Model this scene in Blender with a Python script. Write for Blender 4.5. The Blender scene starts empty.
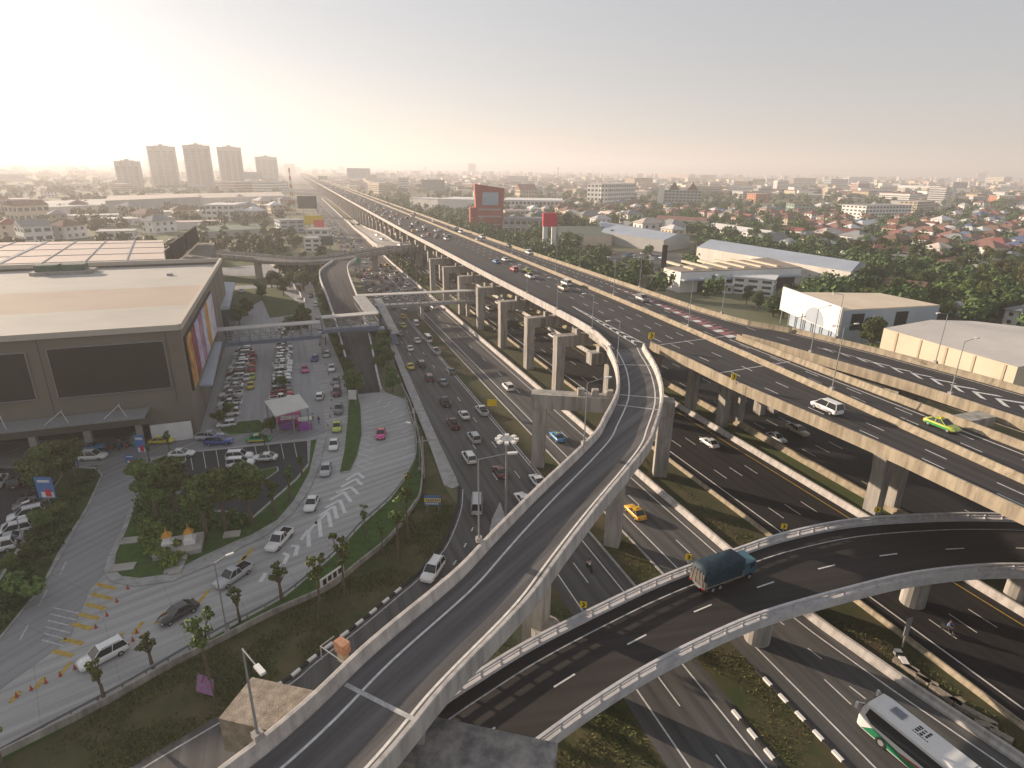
import bpy, math, random
from mathutils import Vector, Matrix
R = math.radians
PI = math.pi
rnd = random.Random(11)
scn = bpy.context.scene
COL = scn.collection

# ------------------------------------------------------------------ camera, sky, sun, exposure
CAM_H = 45.0; PITCH = R(19.67); ROLL = math.atan(13/1024); FPX = 600.0
cam_d = bpy.data.cameras.new('camera'); cam = bpy.data.objects.new('camera', cam_d); COL.objects.link(cam)
cam_d.sensor_width = 36; cam_d.lens = FPX/1024*36; cam_d.clip_start = 0.5; cam_d.clip_end = 60000
CF = Vector((0, math.cos(PITCH), -math.sin(PITCH))); _r0 = Vector((1, 0, 0)); _u0 = _r0.cross(CF)
CR = math.cos(ROLL)*_r0 + math.sin(ROLL)*_u0; CU = -math.sin(ROLL)*_r0 + math.cos(ROLL)*_u0
cam.matrix_world = Matrix(((CR.x, CU.x, -CF.x, 0), (CR.y, CU.y, -CF.y, 0), (CR.z, CU.z, -CF.z, CAM_H), (0, 0, 0, 1)))
scn.camera = cam

SUN_AZ = R(-59); SUN_EL = R(13.5)                        # azimuth from +Y, clockwise positive
world = bpy.data.worlds.new('World'); scn.world = world; world.use_nodes = True
wn = world.node_tree; bg = wn.nodes['Background']
sky = wn.nodes.new('ShaderNodeTexSky'); sky.sky_type = 'NISHITA'; sky.sun_disc = False
sky.sun_elevation = SUN_EL; sky.sun_rotation = SUN_AZ; sky.altitude = 0; sky.air_density = 1.0; sky.dust_density = 1.2; sky.ozone_density = 1.0
hsv = wn.nodes.new('ShaderNodeHueSaturation'); hsv.inputs['Saturation'].default_value = 0.45; wn.links.new(sky.outputs[0], hsv.inputs['Color'])
mx = wn.nodes.new('ShaderNodeMix'); mx.data_type = 'RGBA'; mx.inputs[0].default_value = 0.40; mx.inputs[7].default_value = (4.6, 4.75, 5.25, 1)
wn.links.new(hsv.outputs[0], mx.inputs[6]); wn.links.new(mx.outputs[2], bg.inputs[0]); bg.inputs[1].default_value = 0.066
sd = bpy.data.lights.new('sun', 'SUN'); sd.energy = 5.0; sd.angle = R(0.6); sd.color = (1.0, 0.79, 0.6)
so = bpy.data.objects.new('sun', sd); COL.objects.link(so)
sdir = Vector((math.sin(SUN_AZ)*math.cos(SUN_EL), math.cos(SUN_AZ)*math.cos(SUN_EL), math.sin(SUN_EL)))
so.rotation_euler = sdir.to_track_quat('Z', 'Y').to_euler()
scn.view_settings.view_transform = 'Standard'; scn.view_settings.look = 'None'
scn.view_settings.exposure = 1.0; scn.view_settings.gamma = 1.0
HAZE_DENSITY = 0.00033

# ------------------------------------------------------------------ coordinates
A = R(20.3)                                              # heading of the highway, left of +Y
DU = Vector((-math.sin(A), math.cos(A), 0)); DV = Vector((math.cos(A), math.sin(A), 0))
def W(u, v, z=0.0):                                      # along the highway, across it, up
    if u > 300: v = v + (u-300)*0.012
    return DU*u + DV*v + Vector((0, 0, z))
def G(x, y, z=0.0):                                      # a point of the photograph's plan at height z
    d = CF + CR*((x-512)/FPX) - CU*((y-384)/FPX)
    t = (z-CAM_H)/d.z
    return Vector((d.x*t, d.y*t, z))
def UV(p): return p.dot(DU), p.dot(DV)
def Gp(pts, z=0.0): return [G(x, y, z) for x, y in pts]
def lerpf(tab):
    def f(u):
        if u <= tab[0][0]: return tab[0][1]
        for (a, b), (c, e) in zip(tab, tab[1:]):
            if u <= c:
                t = (u-a)/(c-a); return b+(e-b)*t
        return tab[-1][1]
    return f
def smooth(pts, n=6):                                    # catmull-rom through the points
    out = []; P = [2*pts[0]-pts[1]] + list(pts) + [2*pts[-1]-pts[-2]]
    for i in range(1, len(P)-2):
        for k in range(n):
            t = k/n
            out.append(0.5*((2*P[i]) + (P[i+1]-P[i-1])*t + (2*P[i-1]-5*P[i]+4*P[i+1]-P[i+2])*t*t + (3*P[i]-P[i-1]-3*P[i+1]+P[i+2])*t**3))
    out.append(P[-2].copy()); return out
def relax(pts, k=3):
    for _ in range(k):
        pts = [pts[0]] + [(pts[i-1]+2*pts[i]+pts[i+1])/4 for i in range(1, len(pts)-1)] + [pts[-1]]
    return pts
def resample(pts, n):
    L = [0]
    for a, b in zip(pts, pts[1:]): L.append(L[-1]+(b-a).length)
    out = []; j = 0
    for i in range(n):
        s = L[-1]*i/(n-1)
        while j < len(L)-2 and L[j+1] < s: j += 1
        t = (s-L[j])/max(1e-6, L[j+1]-L[j]); out.append(pts[j].lerp(pts[j+1], min(1, t)))
    return out
def plen(pts): return sum((b-a).length for a, b in zip(pts, pts[1:]))
def offs(pts, o, dz=0.0):                                # offset to the right of the path; o number or list
    out = []
    for i, p in enumerate(pts):
        a = pts[max(0, i-1)]; b = pts[min(len(pts)-1, i+1)]; d = (b-a); d.z = 0; d.normalize()
        oo = o[i] if isinstance(o, (list, tuple)) else o
        out.append(p + Vector((d.y, -d.x, 0))*oo + Vector((0, 0, dz)))
    return out

# ------------------------------------------------------------------ materials
MATS = {}
def mat(name, col, rough=0.8, var=0.12, scale=1.0, metal=0.0, bump=0.0, col2=None, mask=0.5, spec=0.3, streak=False, objvar=0.0, coat=0.0):
    if name in MATS: return MATS[name]
    m = bpy.data.materials.new(name); m.use_nodes = True; nt = m.node_tree; N = nt.nodes; b = N['Principled BSDF']
    b.inputs['Roughness'].default_value = rough; b.inputs['Metallic'].default_value = metal; b.inputs['Specular IOR Level'].default_value = spec
    if coat: b.inputs['Coat Weight'].default_value = coat
    if var > 0 or col2:
        tc = N.new('ShaderNodeTexCoord'); mp = N.new('ShaderNodeMapping'); nt.links.new(tc.outputs['Object'], mp.inputs[0])
        mp.inputs['Scale'].default_value = (scale, scale, scale*(0.15 if streak else 1))
        n1 = N.new('ShaderNodeTexNoise'); n1.inputs['Scale'].default_value = 1.0; n1.inputs['Detail'].default_value = 6; n1.inputs['Roughness'].default_value = 0.65
        nt.links.new(mp.outputs[0], n1.inputs[0])
        cr = N.new('ShaderNodeValToRGB'); nt.links.new(n1.outputs[0], cr.inputs[0])
        c2 = col2 if col2 else tuple(c*(1-var) for c in col)
        c1 = col if col2 else tuple(min(1, c*(1+var)) for c in col)
        cr.color_ramp.elements[0].position = mask-0.18; cr.color_ramp.elements[1].position = mask+0.18
        cr.color_ramp.elements[0].color = (*c2, 1); cr.color_ramp.elements[1].color = (*c1, 1)
        out = cr.outputs[0]
        if objvar:
            oi = N.new('ShaderNodeObjectInfo'); mr = N.new('ShaderNodeMapRange'); nt.links.new(oi.outputs['Random'], mr.inputs[0])
            mr.inputs[3].default_value = 1-objvar; mr.inputs[4].default_value = 1+objvar
            hs = N.new('ShaderNodeHueSaturation'); nt.links.new(out, hs.inputs['Color']); nt.links.new(mr.outputs[0], hs.inputs['Value'])
            mh = N.new('ShaderNodeMapRange'); nt.links.new(oi.outputs['Random'], mh.inputs[0]); mh.inputs[3].default_value = 0.5+objvar*.07; mh.inputs[4].default_value = 0.5-objvar*.07
            nt.links.new(mh.outputs[0], hs.inputs['Hue']); out = hs.outputs[0]
        nt.links.new(out, b.inputs['Base Color'])
        if bump:
            bp = N.new('ShaderNodeBump'); bp.inputs['Strength'].default_value = bump; bp.inputs['Distance'].default_value = 0.1
            n2 = N.new('ShaderNodeTexNoise'); n2.inputs['Scale'].default_value = 6; n2.inputs['Detail'].default_value = 4; nt.links.new(mp.outputs[0], n2.inputs[0])
            nt.links.new(n2.outputs[0], bp.inputs['Height']); nt.links.new(bp.outputs[0], b.inputs['Normal'])
    else:
        b.inputs['Base Color'].default_value = (*col, 1)
    MATS[name] = m; return m
def road_mat(name, col, rot=A, wheel=0.25, scale=1.0, joint=None, lane=3.2, off=0.0):
    """asphalt or concrete with worn wheel tracks running along the road, patches and stains"""
    if name in MATS: return MATS[name]
    m = bpy.data.materials.new(name); m.use_nodes = True; nt = m.node_tree; N = nt.nodes; K = nt.links; b = N['Principled BSDF']
    b.inputs['Roughness'].default_value = 0.75; b.inputs['Specular IOR Level'].default_value = 0.25
    tc = N.new('ShaderNodeTexCoord'); mp = N.new('ShaderNodeMapping'); K.new(tc.outputs['Object'], mp.inputs[0]); mp.inputs['Rotation'].default_value = (0, 0, -rot)
    def noise(sc, det=5, vec=(1, 1, 1)):
        v = N.new('ShaderNodeVectorMath'); v.operation = 'MULTIPLY'; v.inputs[1].default_value = vec; K.new(mp.outputs[0], v.inputs[0])
        n = N.new('ShaderNodeTexNoise'); n.inputs['Scale'].default_value = sc; n.inputs['Detail'].default_value = det; n.inputs['Roughness'].default_value = 0.6; K.new(v.outputs[0], n.inputs[0]); return n.outputs[0]
    def math_(op, a, bb):
        q = N.new('ShaderNodeMath'); q.operation = op
        for i, s in enumerate((a, bb)):
            if isinstance(s, (int, float)): q.inputs[i].default_value = s
            else: K.new(s, q.inputs[i])
        return q.outputs[0]
    big = noise(0.06*scale, 4, (1, .35, 1)); stk = noise(1.2*scale, 4, (1, .03, 1)); fine = noise(5*scale, 6)
    sx = N.new('ShaderNodeSeparateXYZ'); K.new(mp.outputs[0], sx.inputs[0])
    w = math_('SINE', math_('MULTIPLY', math_('ADD', sx.outputs[0], off), 2*PI/(lane/2)), 0)
    s = math_('ADD', math_('MULTIPLY', math_('SUBTRACT', big, .5), .7), math_('MULTIPLY', math_('SUBTRACT', stk, .5), .9*wheel/0.25))
    s = math_('ADD', s, math_('MULTIPLY', math_('SUBTRACT', fine, .5), .35)); s = math_('ADD', s, math_('MULTIPLY', w, wheel*.25)); s = math_('ADD', s, 1.0)
    if joint:
        jy = math_('FRACT', math_('MULTIPLY', sx.outputs[1], 1/joint), 0); jl = math_('LESS_THAN', jy, 0.08/joint*1.3); s = math_('SUBTRACT', s, math_('MULTIPLY', jl, .15))
        jx = math_('FRACT', math_('MULTIPLY', sx.outputs[0], 1/3.6), 0); jl = math_('LESS_THAN', jx, 0.02); s = math_('SUBTRACT', s, math_('MULTIPLY', jl, .12))
    v = N.new('ShaderNodeVectorMath'); v.operation = 'SCALE'; v.inputs[0].default_value = col; K.new(s, v.inputs['Scale'])
    K.new(v.outputs[0], b.inputs['Base Color']); MATS[name] = m; return m

M = {}
M['asph'] = road_mat('asphalt_dark', (.021, .020, .021), wheel=.5, off=1.0)
M['asph_elev'] = road_mat('asphalt_deck', (.047, .045, .046), wheel=.45)
M['asph_mid'] = road_mat('asphalt_worn', (.088, .087, .086), wheel=.45)
M['asph_lot'] = road_mat('asphalt_lot', (.04, .042, .047), wheel=.05)
M['asph_ramp'] = road_mat('asphalt_ramp', (.10, .096, .097), rot=R(-35), wheel=.5)
M['asph_ramp2'] = road_mat('asphalt_ramp_dark', (.034, .031, .03), rot=R(-78), wheel=.3)
M['conc_road'] = road_mat('concrete_road', (.30, .305, .31), wheel=.15, joint=6.0)
M['conc_road2'] = road_mat('concrete_road_slabs', (.35, .35, .345), rot=R(-50), wheel=.28, joint=6.0)
M['conc_road3'] = road_mat('concrete_road_entry', (.25, .255, .26), rot=R(-25), wheel=.2, joint=6.0)
M['paint'] = mat('road_paint', (.62, .62, .60), .7, .22, 2.0)
M['paint_old'] = mat('road_paint_worn', (.42, .42, .42), .8, .35, 1.5)
M['paint_y'] = mat('road_paint_yellow', (.42, .29, .06), .7, .3, 2)
M['paint_r'] = mat('road_paint_red', (.30, .12, .13), .8, .25, 1.5)
M['conc'] = mat('concrete', (.36, .34, .315), .9, .25, .35, bump=.15, streak=False)
M['conc_st'] = mat('concrete_stained', (.40, .38, .35), .9, 0, .9, bump=.1, col2=(.15, .14, .125), mask=.44, streak=True)
M['conc_dirty'] = mat('concrete_dirty', (.36, .33, .30), .95, 0, .7, bump=.3, col2=(.07, .075, .085), mask=.46)
M['conc_rough'] = mat('concrete_flaking', (.38, .33, .265), .95, 0, 1.5, bump=.6, col2=(.17, .145, .115), mask=.47)
M['parapet'] = mat('parapet_concrete', (.50, .475, .45), .85, 0, 1.1, col2=(.22, .21, .20), mask=.40, streak=True)
M['parapet_old'] = mat('parapet_concrete_old', (.40, .345, .255), .9, 0, 1.3, col2=(.17, .14, .10), mask=.45, streak=True)
M['rail'] = mat('rail_white', (.56, .55, .56), .7, 0, .9, col2=(.33, .33, .34), mask=.38)
M['kerb'] = mat('kerb_concrete', (.33, .33, .32), .9, .25, .8)
M['black'] = mat('kerb_black', (.03, .03, .03), .8, .1, 2)
M['white'] = mat('white_plaster', (.72, .71, .69), .8, .08, .3)
M['offwhite'] = mat('offwhite_wall', (.60, .57, .52), .85, .15, .2, streak=True)
M['grass'] = mat('grass', (.055, .085, .022), .95, 0, .35, bump=.5, col2=(.10, .085, .04), mask=.42)
M['lawn'] = mat('lawn', (.05, .095, .02), .95, .3, .9, bump=.4)
M['wild'] = mat('wild_grass', (.04, .058, .016), .95, 0, .22, bump=.6, col2=(.115, .095, .05), mask=.5)
M['dirt'] = mat('dirt_grass', (.09, .066, .036), .95, 0, .2, bump=.4, col2=(.035, .052, .015), mask=.52)
M['terrain'] = mat('terrain', (.10, .115, .05), .95, 0, .012, col2=(.19, .18, .13), mask=.44)
M['far'] = mat('far_field', (.10, .115, .05), .95, .3, .02)
M['bark'] = mat('bark', (.13, .105, .08), .95, .3, 2)
M['glass'] = mat('window_glass', (.025, .03, .035), .12, 0, spec=.6)
M['glass_b'] = mat('building_glass', (.06, .075, .09), .2, .2, .2, spec=.6)
M['tyre'] = mat('tyre', (.02, .02, .02), .85, 0)
M['steel'] = mat('galvanised_steel', (.30, .31, .32), .5, .12, 2, metal=.3)
M['steel_b'] = mat('painted_steel_blue', (.14, .18, .25), .5, .12, 1)
M['roof_w'] = mat('roof_sheet_pale', (.50, .48, .45), .7, .14, .06)
M['roof_b'] = mat('roof_sheet_bluegrey', (.34, .39, .46), .55, .12, .08)
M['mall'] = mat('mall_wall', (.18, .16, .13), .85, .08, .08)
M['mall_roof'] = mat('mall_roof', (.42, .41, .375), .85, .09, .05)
M['screen'] = mat('dark_screen', (.022, .021, .017), .8, .1, .3)
M['red'] = mat('red_panel', (.62, .03, .07), .6, .06, .5)
M['redbrick'] = mat('red_cladding', (.36, .085, .07), .8, .12, .3)
M['yel'] = mat('yellow_panel', (.75, .52, .03), .6, .06, .5)
M['sign_y'] = mat('sign_yellow', (.8, .55, .02), .5, 0)
M['sign_g'] = mat('sign_green', (.03, .25, .13), .5, 0)
M['sign_b'] = mat('sign_blue', (.09, .2, .45), .5, .1, 1)
M['orange'] = mat('cone_orange', (.42, .09, .04), .6, 0)
M['lampw'] = mat('lamp_head', (.7, .7, .68), .4, 0)
M['tail'] = mat('tail_light', (.35, .01, .01), .3, 0); M['headl'] = mat('head_light', (.75, .77, .8), .15, 0)

# ------------------------------------------------------------------ mesh helpers
class MB:
    def __init__(s): s.v = []; s.f = []; s.mi = []; s.mats = []; s.cur = 0
    def m(s, mt):
        if isinstance(mt, str): mt = M[mt]
        if mt not in s.mats: s.mats.append(mt)
        s.cur = s.mats.index(mt); return s
    def add(s, vs, fs):
        o = len(s.v); s.v += [tuple(p) for p in vs]; s.f += [tuple(i+o for i in f) for f in fs]; s.mi += [s.cur]*len(fs); return s
    def box(s, x0, x1, y0, y1, z0, z1, xf=None):
        vs = [Vector((x, y, z)) for z in (z0, z1) for y in (y0, y1) for x in (x0, x1)]
        if xf: vs = [xf(p) for p in vs]
        return s.add(vs, [(0, 2, 3, 1), (4, 5, 7, 6), (0, 1, 5, 4), (2, 6, 7, 3), (0, 4, 6, 2), (1, 3, 7, 5)])
    def frus(s, b, t, z0, z1):            # b,t = (x0,x1,y0,y1)
        vs = [Vector((x, y, z)) for (q, z) in ((b, z0), (t, z1)) for y in q[2:] for x in q[:2]]
        return s.add(vs, [(0, 2, 3, 1), (4, 5, 7, 6), (0, 1, 5, 4), (2, 6, 7, 3), (0, 4, 6, 2), (1, 3, 7, 5)])
    def obox(s, a, b, w, z0, z1):         # wall-like box from a to b in plan, width w
        d = (b-a); d.z = 0; d.normalize(); n = Vector((-d.y, d.x, 0))*w/2
        vs = [Vector((p.x, p.y, z)) for z in (z0, z1) for p in (a+n, b+n, b-n, a-n)]
        return s.add(vs, [(0, 1, 2, 3), (4, 7, 6, 5), (0, 4, 5, 1), (1, 5, 6, 2), (2, 6, 7, 3), (3, 7, 4, 0)])
    def prism(s, poly, z0, z1, cap=True, bottom=True):
        n = len(poly); vs = [Vector((p.x, p.y, z0)) for p in poly] + [Vector((p.x, p.y, z1)) for p in poly]
        ar = sum(poly[i].x*poly[(i+1) % n].y-poly[(i+1) % n].x*poly[i].y for i in range(n))
        fs = [(i, (i+1) % n, (i+1) % n+n, i+n) for i in range(n)]
        top = tuple(range(n, 2*n)); bot = tuple(reversed(range(n)))
        if ar < 0: fs = [tuple(reversed(f)) for f in fs]; top = tuple(reversed(top)); bot = tuple(reversed(bot))
        if cap: fs.append(top)
        if cap and bottom: fs.append(bot)
        return s.add(vs, fs)
    def sheet(s, poly, z):
        vs = [Vector((p.x, p.y, z)) for p in poly]; n = len(vs)
        ar = sum(vs[i].x*vs[(i+1) % n].y-vs[(i+1) % n].x*vs[i].y for i in range(n))
        return s.add(vs, [tuple(range(n)) if ar > 0 else tuple(reversed(range(n)))])
    def ribbon(s, rails, closed=False):   # rails: K polylines of N points
        K = len(rails); n = len(rails[0]); vs = [p for r in rails for p in r]; fs = []
        for k in range(K if closed else K-1):
            a = k*n; b = ((k+1) % K)*n
            fs += [(a+i, b+i, b+i+1, a+i+1) for i in range(n-1)]
        if closed: fs.append(tuple(k*n for k in range(K))); fs.append(tuple(reversed([k*n+n-1 for k in range(K)])))
        return s.add(vs, fs)
    def tube(s, a, b, r0, r1=None, n=8):
        r1 = r0 if r1 is None else r1; a = Vector(a); b = Vector(b); d = (b-a).normalized()
        x = d.orthogonal().normalized(); y = d.cross(x)
        vs = [p + (x*math.cos(2*PI*i/n)+y*math.sin(2*PI*i/n))*r for p, r in ((a, r0), (b, r1)) for i in range(n)]
        return s.add(vs, [(i, (i+1) % n, (i+1) % n+n, i+n) for i in range(n)] + [tuple(reversed(range(n))), tuple(range(n, 2*n))])
    def ball(s, c, rx, ry, rz, n=8, m=5):
        vs = []; fs = []
        for j in range(m+1):
            t = PI*j/m
            for i in range(n): vs.append(Vector((c[0]+rx*math.sin(t)*math.cos(2*PI*i/n), c[1]+ry*math.sin(t)*math.sin(2*PI*i/n), c[2]+rz*math.cos(t))))
        for j in range(m):
            for i in range(n): fs.append((j*n+i, (j+1)*n+i, (j+1)*n+(i+1) % n, j*n+(i+1) % n))
        return s.add(vs, fs)
    def mesh(s, name, org=None):
        me = bpy.data.meshes.new(name); vs = s.v
        if org is not None: vs = [(x-org[0], y-org[1], z-org[2]) for x, y, z in vs]
        me.from_pydata(vs, [], s.f)
        for m_ in s.mats: me.materials.append(m_)
        if len(s.mats) > 1: me.polygons.foreach_set('material_index', s.mi)
        me.update(); return me
    def build(s, name, parent=None, org=None, smooth_=False):
        if parent is not None and org is None: org = parent.location
        me = s.mesh(name, org if org is not None else None)
        if smooth_: me.polygons.foreach_set('use_smooth', [True]*len(me.polygons))
        o = bpy.data.objects.new(name, me); COL.objects.link(o)
        if parent is not None: o.parent = parent
        elif org is not None: o.location = org
        return o
def B(mt): return MB().m(mt)
THINGS = []
def tag(o, label, cat, group=None, kind=None):
    o['label'] = label; o['category'] = cat
    if group: o['group'] = group
    if kind: o['kind'] = kind
    THINGS.append(o); return o
def thing(name, label, cat, loc=(0, 0, 0), rz=0.0, group=None):
    o = bpy.data.objects.new(name, None); COL.objects.link(o); o.location = loc; o.rotation_euler = (0, 0, rz); o.empty_display_size = .5
    return tag(o, label, cat, group)
def loc_part(mb, name, parent, smooth_=False):           # mesh written in the thing's local coordinates
    return mb.build(name, parent, org=(0, 0, 0), smooth_=smooth_)
def link_mesh(name, me, parent=None):
    o = bpy.data.objects.new(name, me); COL.objects.link(o)
    if parent is not None: o.parent = parent
    return o
def struct(mb, name):
    o = mb.build(name); o['kind'] = 'structure'; return o
ORD = ['nearest', 'second nearest', 'third nearest', 'fourth nearest', 'fifth nearest', 'sixth nearest', 'seventh nearest', 'eighth nearest', 'ninth nearest', 'tenth nearest', 'eleventh nearest', 'twelfth nearest', 'thirteenth nearest', 'fourteenth nearest', 'fifteenth nearest', 'sixteenth nearest', 'seventeenth nearest', 'eighteenth nearest', 'nineteenth nearest', 'twentieth nearest']
def ordinals():                                          # look-alikes are told apart by their order from the viewer
    d = {}
    for o in THINGS:
        if o.get('far'): del o['far']; continue
        d.setdefault(o['label'], []).append(o)
    for l, os_ in d.items():
        if len(os_) < 2 or len(os_) > 20: continue
        os_.sort(key=lambda o: (o.location-cam.location).length)
        for i, o in enumerate(os_):
            o['label'] = (ORD[i] + ' ' + l) if i < len(os_)-1 else ('farthest ' + l)

# ------------------------------------------------------------------ ground, water-free flat plain
us_near = [-40+4*i for i in range(86)]                   # to 300
us = us_near + [320+20*i for i in range(35)] + [1040+80*i for i in range(40)]
def vline(vf, z, ul=us, u0=None, u1=None):
    f = vf if callable(vf) else (lambda u: vf)
    ul = [u for u in ul if (u0 is None or u > u0) and (u1 is None or u < u1)]
    if u0 is not None: ul = [u0] + ul
    if u1 is not None: ul = ul + [u1]
    return [W(u, f(u), z) for u in ul]
g = B('terrain'); NG = 24; S = 14000
for i in range(NG):
    for j in range(NG):
        x0 = -S+2*S*i/NG; y0 = -600+(S+600)*j/NG; x1 = x0+2*S/NG; y1 = y0+(S+600)/NG
        g.add([(x0, y0, 0), (x1, y0, 0), (x1, y1, 0), (x0, y1, 0)], [(0, 1, 2, 3)])
struct(g, 'ground')

vB = lerpf([(-40, -60), (28, -22), (40, -8), (52, 4), (64.8, 14.9), (72, 18.8), (81, 20.7), (92, 21.1), (126, 22.9), (184, 25.8), (300, 27), (3500, 27)])
vE = lerpf([(-40, 60), (10, 52.8), (18.8, 51.2), (28, 49.4), (38, 47.9), (50, 47.5), (3500, 46.5)])
ZR = 0.012
def rib(vl, vr, z, mt, u0=None, u1=None): return B(mt).ribbon([vline(vl, z, us, u0, u1), vline(vr, z, us, u0, u1)])
LV = lerpf([(-40, 24.6), (30, 24.2), (54, 24.7), (62, 21.5), (72, 18.8), (81, 20.7), (92, 21.1), (126, 22.9), (184, 25.8), (300, 27), (3500, 27)])
struct(rib(LV, lambda u: 33.3 if u < 120 else 34.8+min(1, max(0, (u-130)/60))*1.8, ZR, 'asph_mid', -40, 196), 'local_road')
struct(rib(LV, vE, ZR, 'asph_mid', 196, 3500), 'frontage_road')
struct(rib(38.0, vE, ZR, 'asph_mid', -40, 196), 'express_road')
struct(rib(55.6, 70.6, ZR, 'asph', -40, 3500), 'main_road')
struct(rib(77.0, 94.0, ZR, 'asph', -40, 3500), 'main_road_opposite')
struct(rib(vE, 55.6, ZR/2, 'dirt', -40, 196), 'verge')
struct(rib(vE, 55.6, ZR/2, 'grass', 196, 1500), 'verge_far')
struct(rib(70.6, 77.0, ZR/2, 'grass', -40, 3500), 'central_reserve')
struct(rib(33.3, 38.0, ZR*1.4, 'dirt', -40, 196), 'median_strip')
struct(rib(94.0, 130.0, ZR/2, 'wild', -40, 90), 'side_verge')
# branch road curling under the ramp
brL = relax(smooth(Gp([(459, 487), (458, 506), (451, 528), (441, 548), (417, 575), (397, 592), (355, 627), (311, 660), (287, 681), (245, 702), (202, 726), (130, 768), (60, 815)])), 2)
brR = relax(smooth(Gp([(500, 512), (497, 530), (488, 548), (478, 566), (460, 592), (440, 615), (400, 650), (360, 690), (330, 712), (300, 740), (260, 770), (200, 815), (150, 860)])), 2)
brL = resample(brL, 60); brR = resample(brR, 60)
bz = [p+Vector((0, 0, ZR*1.7)) for p in brL], [p+Vector((0, 0, ZR*1.7)) for p in brR]
struct(B('asph_mid').ribbon([bz[1], bz[0]]), 'slip_road')
wilds = Gp([(458, 506), (451, 528), (441, 548), (417, 575), (397, 592), (355, 627), (311, 660), (287, 681), (245, 702), (202, 726), (130, 768), (20, 830), (-80, 850), (0, 756), (100, 708), (170, 668), (221, 642), (273, 615), (328, 590), (360, 565), (390, 540), (412, 510), (421, 492), (421, 450), (411, 407), (398, 380), (392, 350), (384, 335), (405, 385), (432, 452), (444, 486)])
struct(B('wild').sheet(wilds, 0.006), 'wild_grass_bank')
struct(B('wild').sheet([W(10, 5), W(53, 22), W(53, 24.6), W(10, 24.5)], 0.007), 'grass_patch')
# pavements
struct(B('kerb').prism(Gp([(381, 322), (385, 322), (412, 382), (440, 445), (456, 478), (459, 487), (452, 489), (444, 486), (432, 452), (405, 385)]), 0, .16, bottom=False), 'pavement')
# mall grounds -------------------------------------------------
roadB = [(345, 262), (352, 300), (362, 330), (372, 370), (385, 392), (407, 400), (415, 432), (416, 457), (407, 477), (390, 500), (360, 527), (335, 555), (284, 598), (229, 628), (180, 656), (120, 691), (45, 731), (0, 756), (-90, 800)]
base = Gp(roadB + [(-140, 760), (-90, 690), (0, 633), (40, 583), (62, 545), (87, 500), (97, 468), (150, 455), (327, 432), (318, 380), (300, 330), (290, 262)])
struct(B('conc_road2').sheet(base, ZR), 'concrete_road')
entry = Gp([(-90, 700), (0, 633), (40, 583), (62, 545), (87, 500), (97, 468), (100, 462), (150, 458), (150, 470), (135, 500), (122, 530), (108, 558), (104, 575), (90, 590), (70, 640), (0, 690), (-60, 740)])
struct(B('conc_road3').sheet(entry, ZR*1.5), 'entry_road')
struct(B('conc_road3').sheet(Gp([(-140, 447), (0, 442), (120, 437), (200, 432), (300, 425), (327, 432), (309, 438), (187, 452), (99, 465), (60, 470), (-140, 482)]), ZR*1.6), 'mall_drive')
struct(B('conc_road').sheet([W(100, -19.5), W(100, 8), W(150, 8.5), W(230, 8), W(260, -2), W(262, -22), W(110, -22)], ZR*.6), 'mall_car_park')
lot2 = Gp([(187, 453), (307, 441), (308, 464), (296, 479), (272, 500), (253, 517), (236, 512), (205, 508), (180, 500), (165, 470), (175, 455)])
struct(B('asph_lot').sheet(lot2, ZR*2), 'small_car_park')
struct(B('asph_lot').sheet(Gp([(-160, 470), (60, 468), (58, 480), (30, 515), (-10, 590), (-120, 760), (-220, 700)]), ZR*2), 'left_car_park')
def island(pts, name, inset_pts=None, h=.15, gm='lawn', ins=0.25):
    P = Gp(pts); c = sum(P, Vector())/len(P)
    m_ = B('kerb').prism(P, 0, h, bottom=False); struct(m_, name + '_kerb')
    if inset_pts: Q = Gp(inset_pts)
    else: Q = [p + (c-p).normalized()*ins for p in P]
    struct(B(gm).sheet(Q, h+.012), name)
island([(133, 500), (122, 530), (108, 558), (104, 572), (110, 582), (135, 587), (172, 582), (210, 566), (244, 547), (266, 536), (292, 515), (309, 492), (320, 466), (327, 435), (309, 440), (308, 464), (296, 479), (272, 500), (253, 517), (236, 513), (205, 509), (180, 500), (165, 472), (148, 474)], 'island_lawn',
       [(135, 508), (127, 530), (116, 555), (114, 570), (122, 577), (140, 579), (168, 575), (205, 556), (240, 540), (251, 536), (277, 521), (294, 501), (309, 474), (317, 440), (311, 441), (309, 466), (297, 481), (273, 502), (254, 519), (236, 515), (204, 511), (178, 502), (163, 475), (150, 477)])
island([(360.6, 408), (361.6, 436), (357, 457), (350, 472), (340, 473.5), (344.5, 453), (347.7, 423), (349, 401), (343, 370), (330, 340), (318, 306), (313, 285), (322, 285), (333, 305), (344, 340), (356, 388)], 'service_median')
island([(255, 472), (278, 467), (279, 471), (262, 483)], 'planter_bed')
island([(219, 424), (260, 420), (268, 427), (262, 433), (230, 436), (219, 432)], 'flower_bed')
island([(181, 450), (187, 453), (186, 462), (160, 470), (150, 462)], 'corner_bed')
island([(97, 468), (103, 474), (90, 505), (64, 552), (43, 588), (0, 640), (-90, 715), (-150, 700), (-20, 610), (20, 545), (45, 500), (70, 466)], 'hedge_strip', gm='grass', ins=.7)
gs = Gp([(405, 400), (415, 432), (416, 457), (407, 477), (390, 500), (360, 527), (335, 555), (284, 598), (229, 628), (180, 656), (120, 691), (45, 731), (0, 756)])
ge = Gp([(411, 404), (421, 450), (421, 480), (417, 500), (406, 518), (370, 553), (340, 577), (300, 601), (240, 634), (185, 659), (130, 692), (50, 737), (5, 760)])
struct(B('lawn').ribbon([resample(ge, 60), resample(gs, 60)]), 'grass_strip')
for o in (bpy.data.objects['grass_strip'],): o.location.z = ZR*2.2
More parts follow.
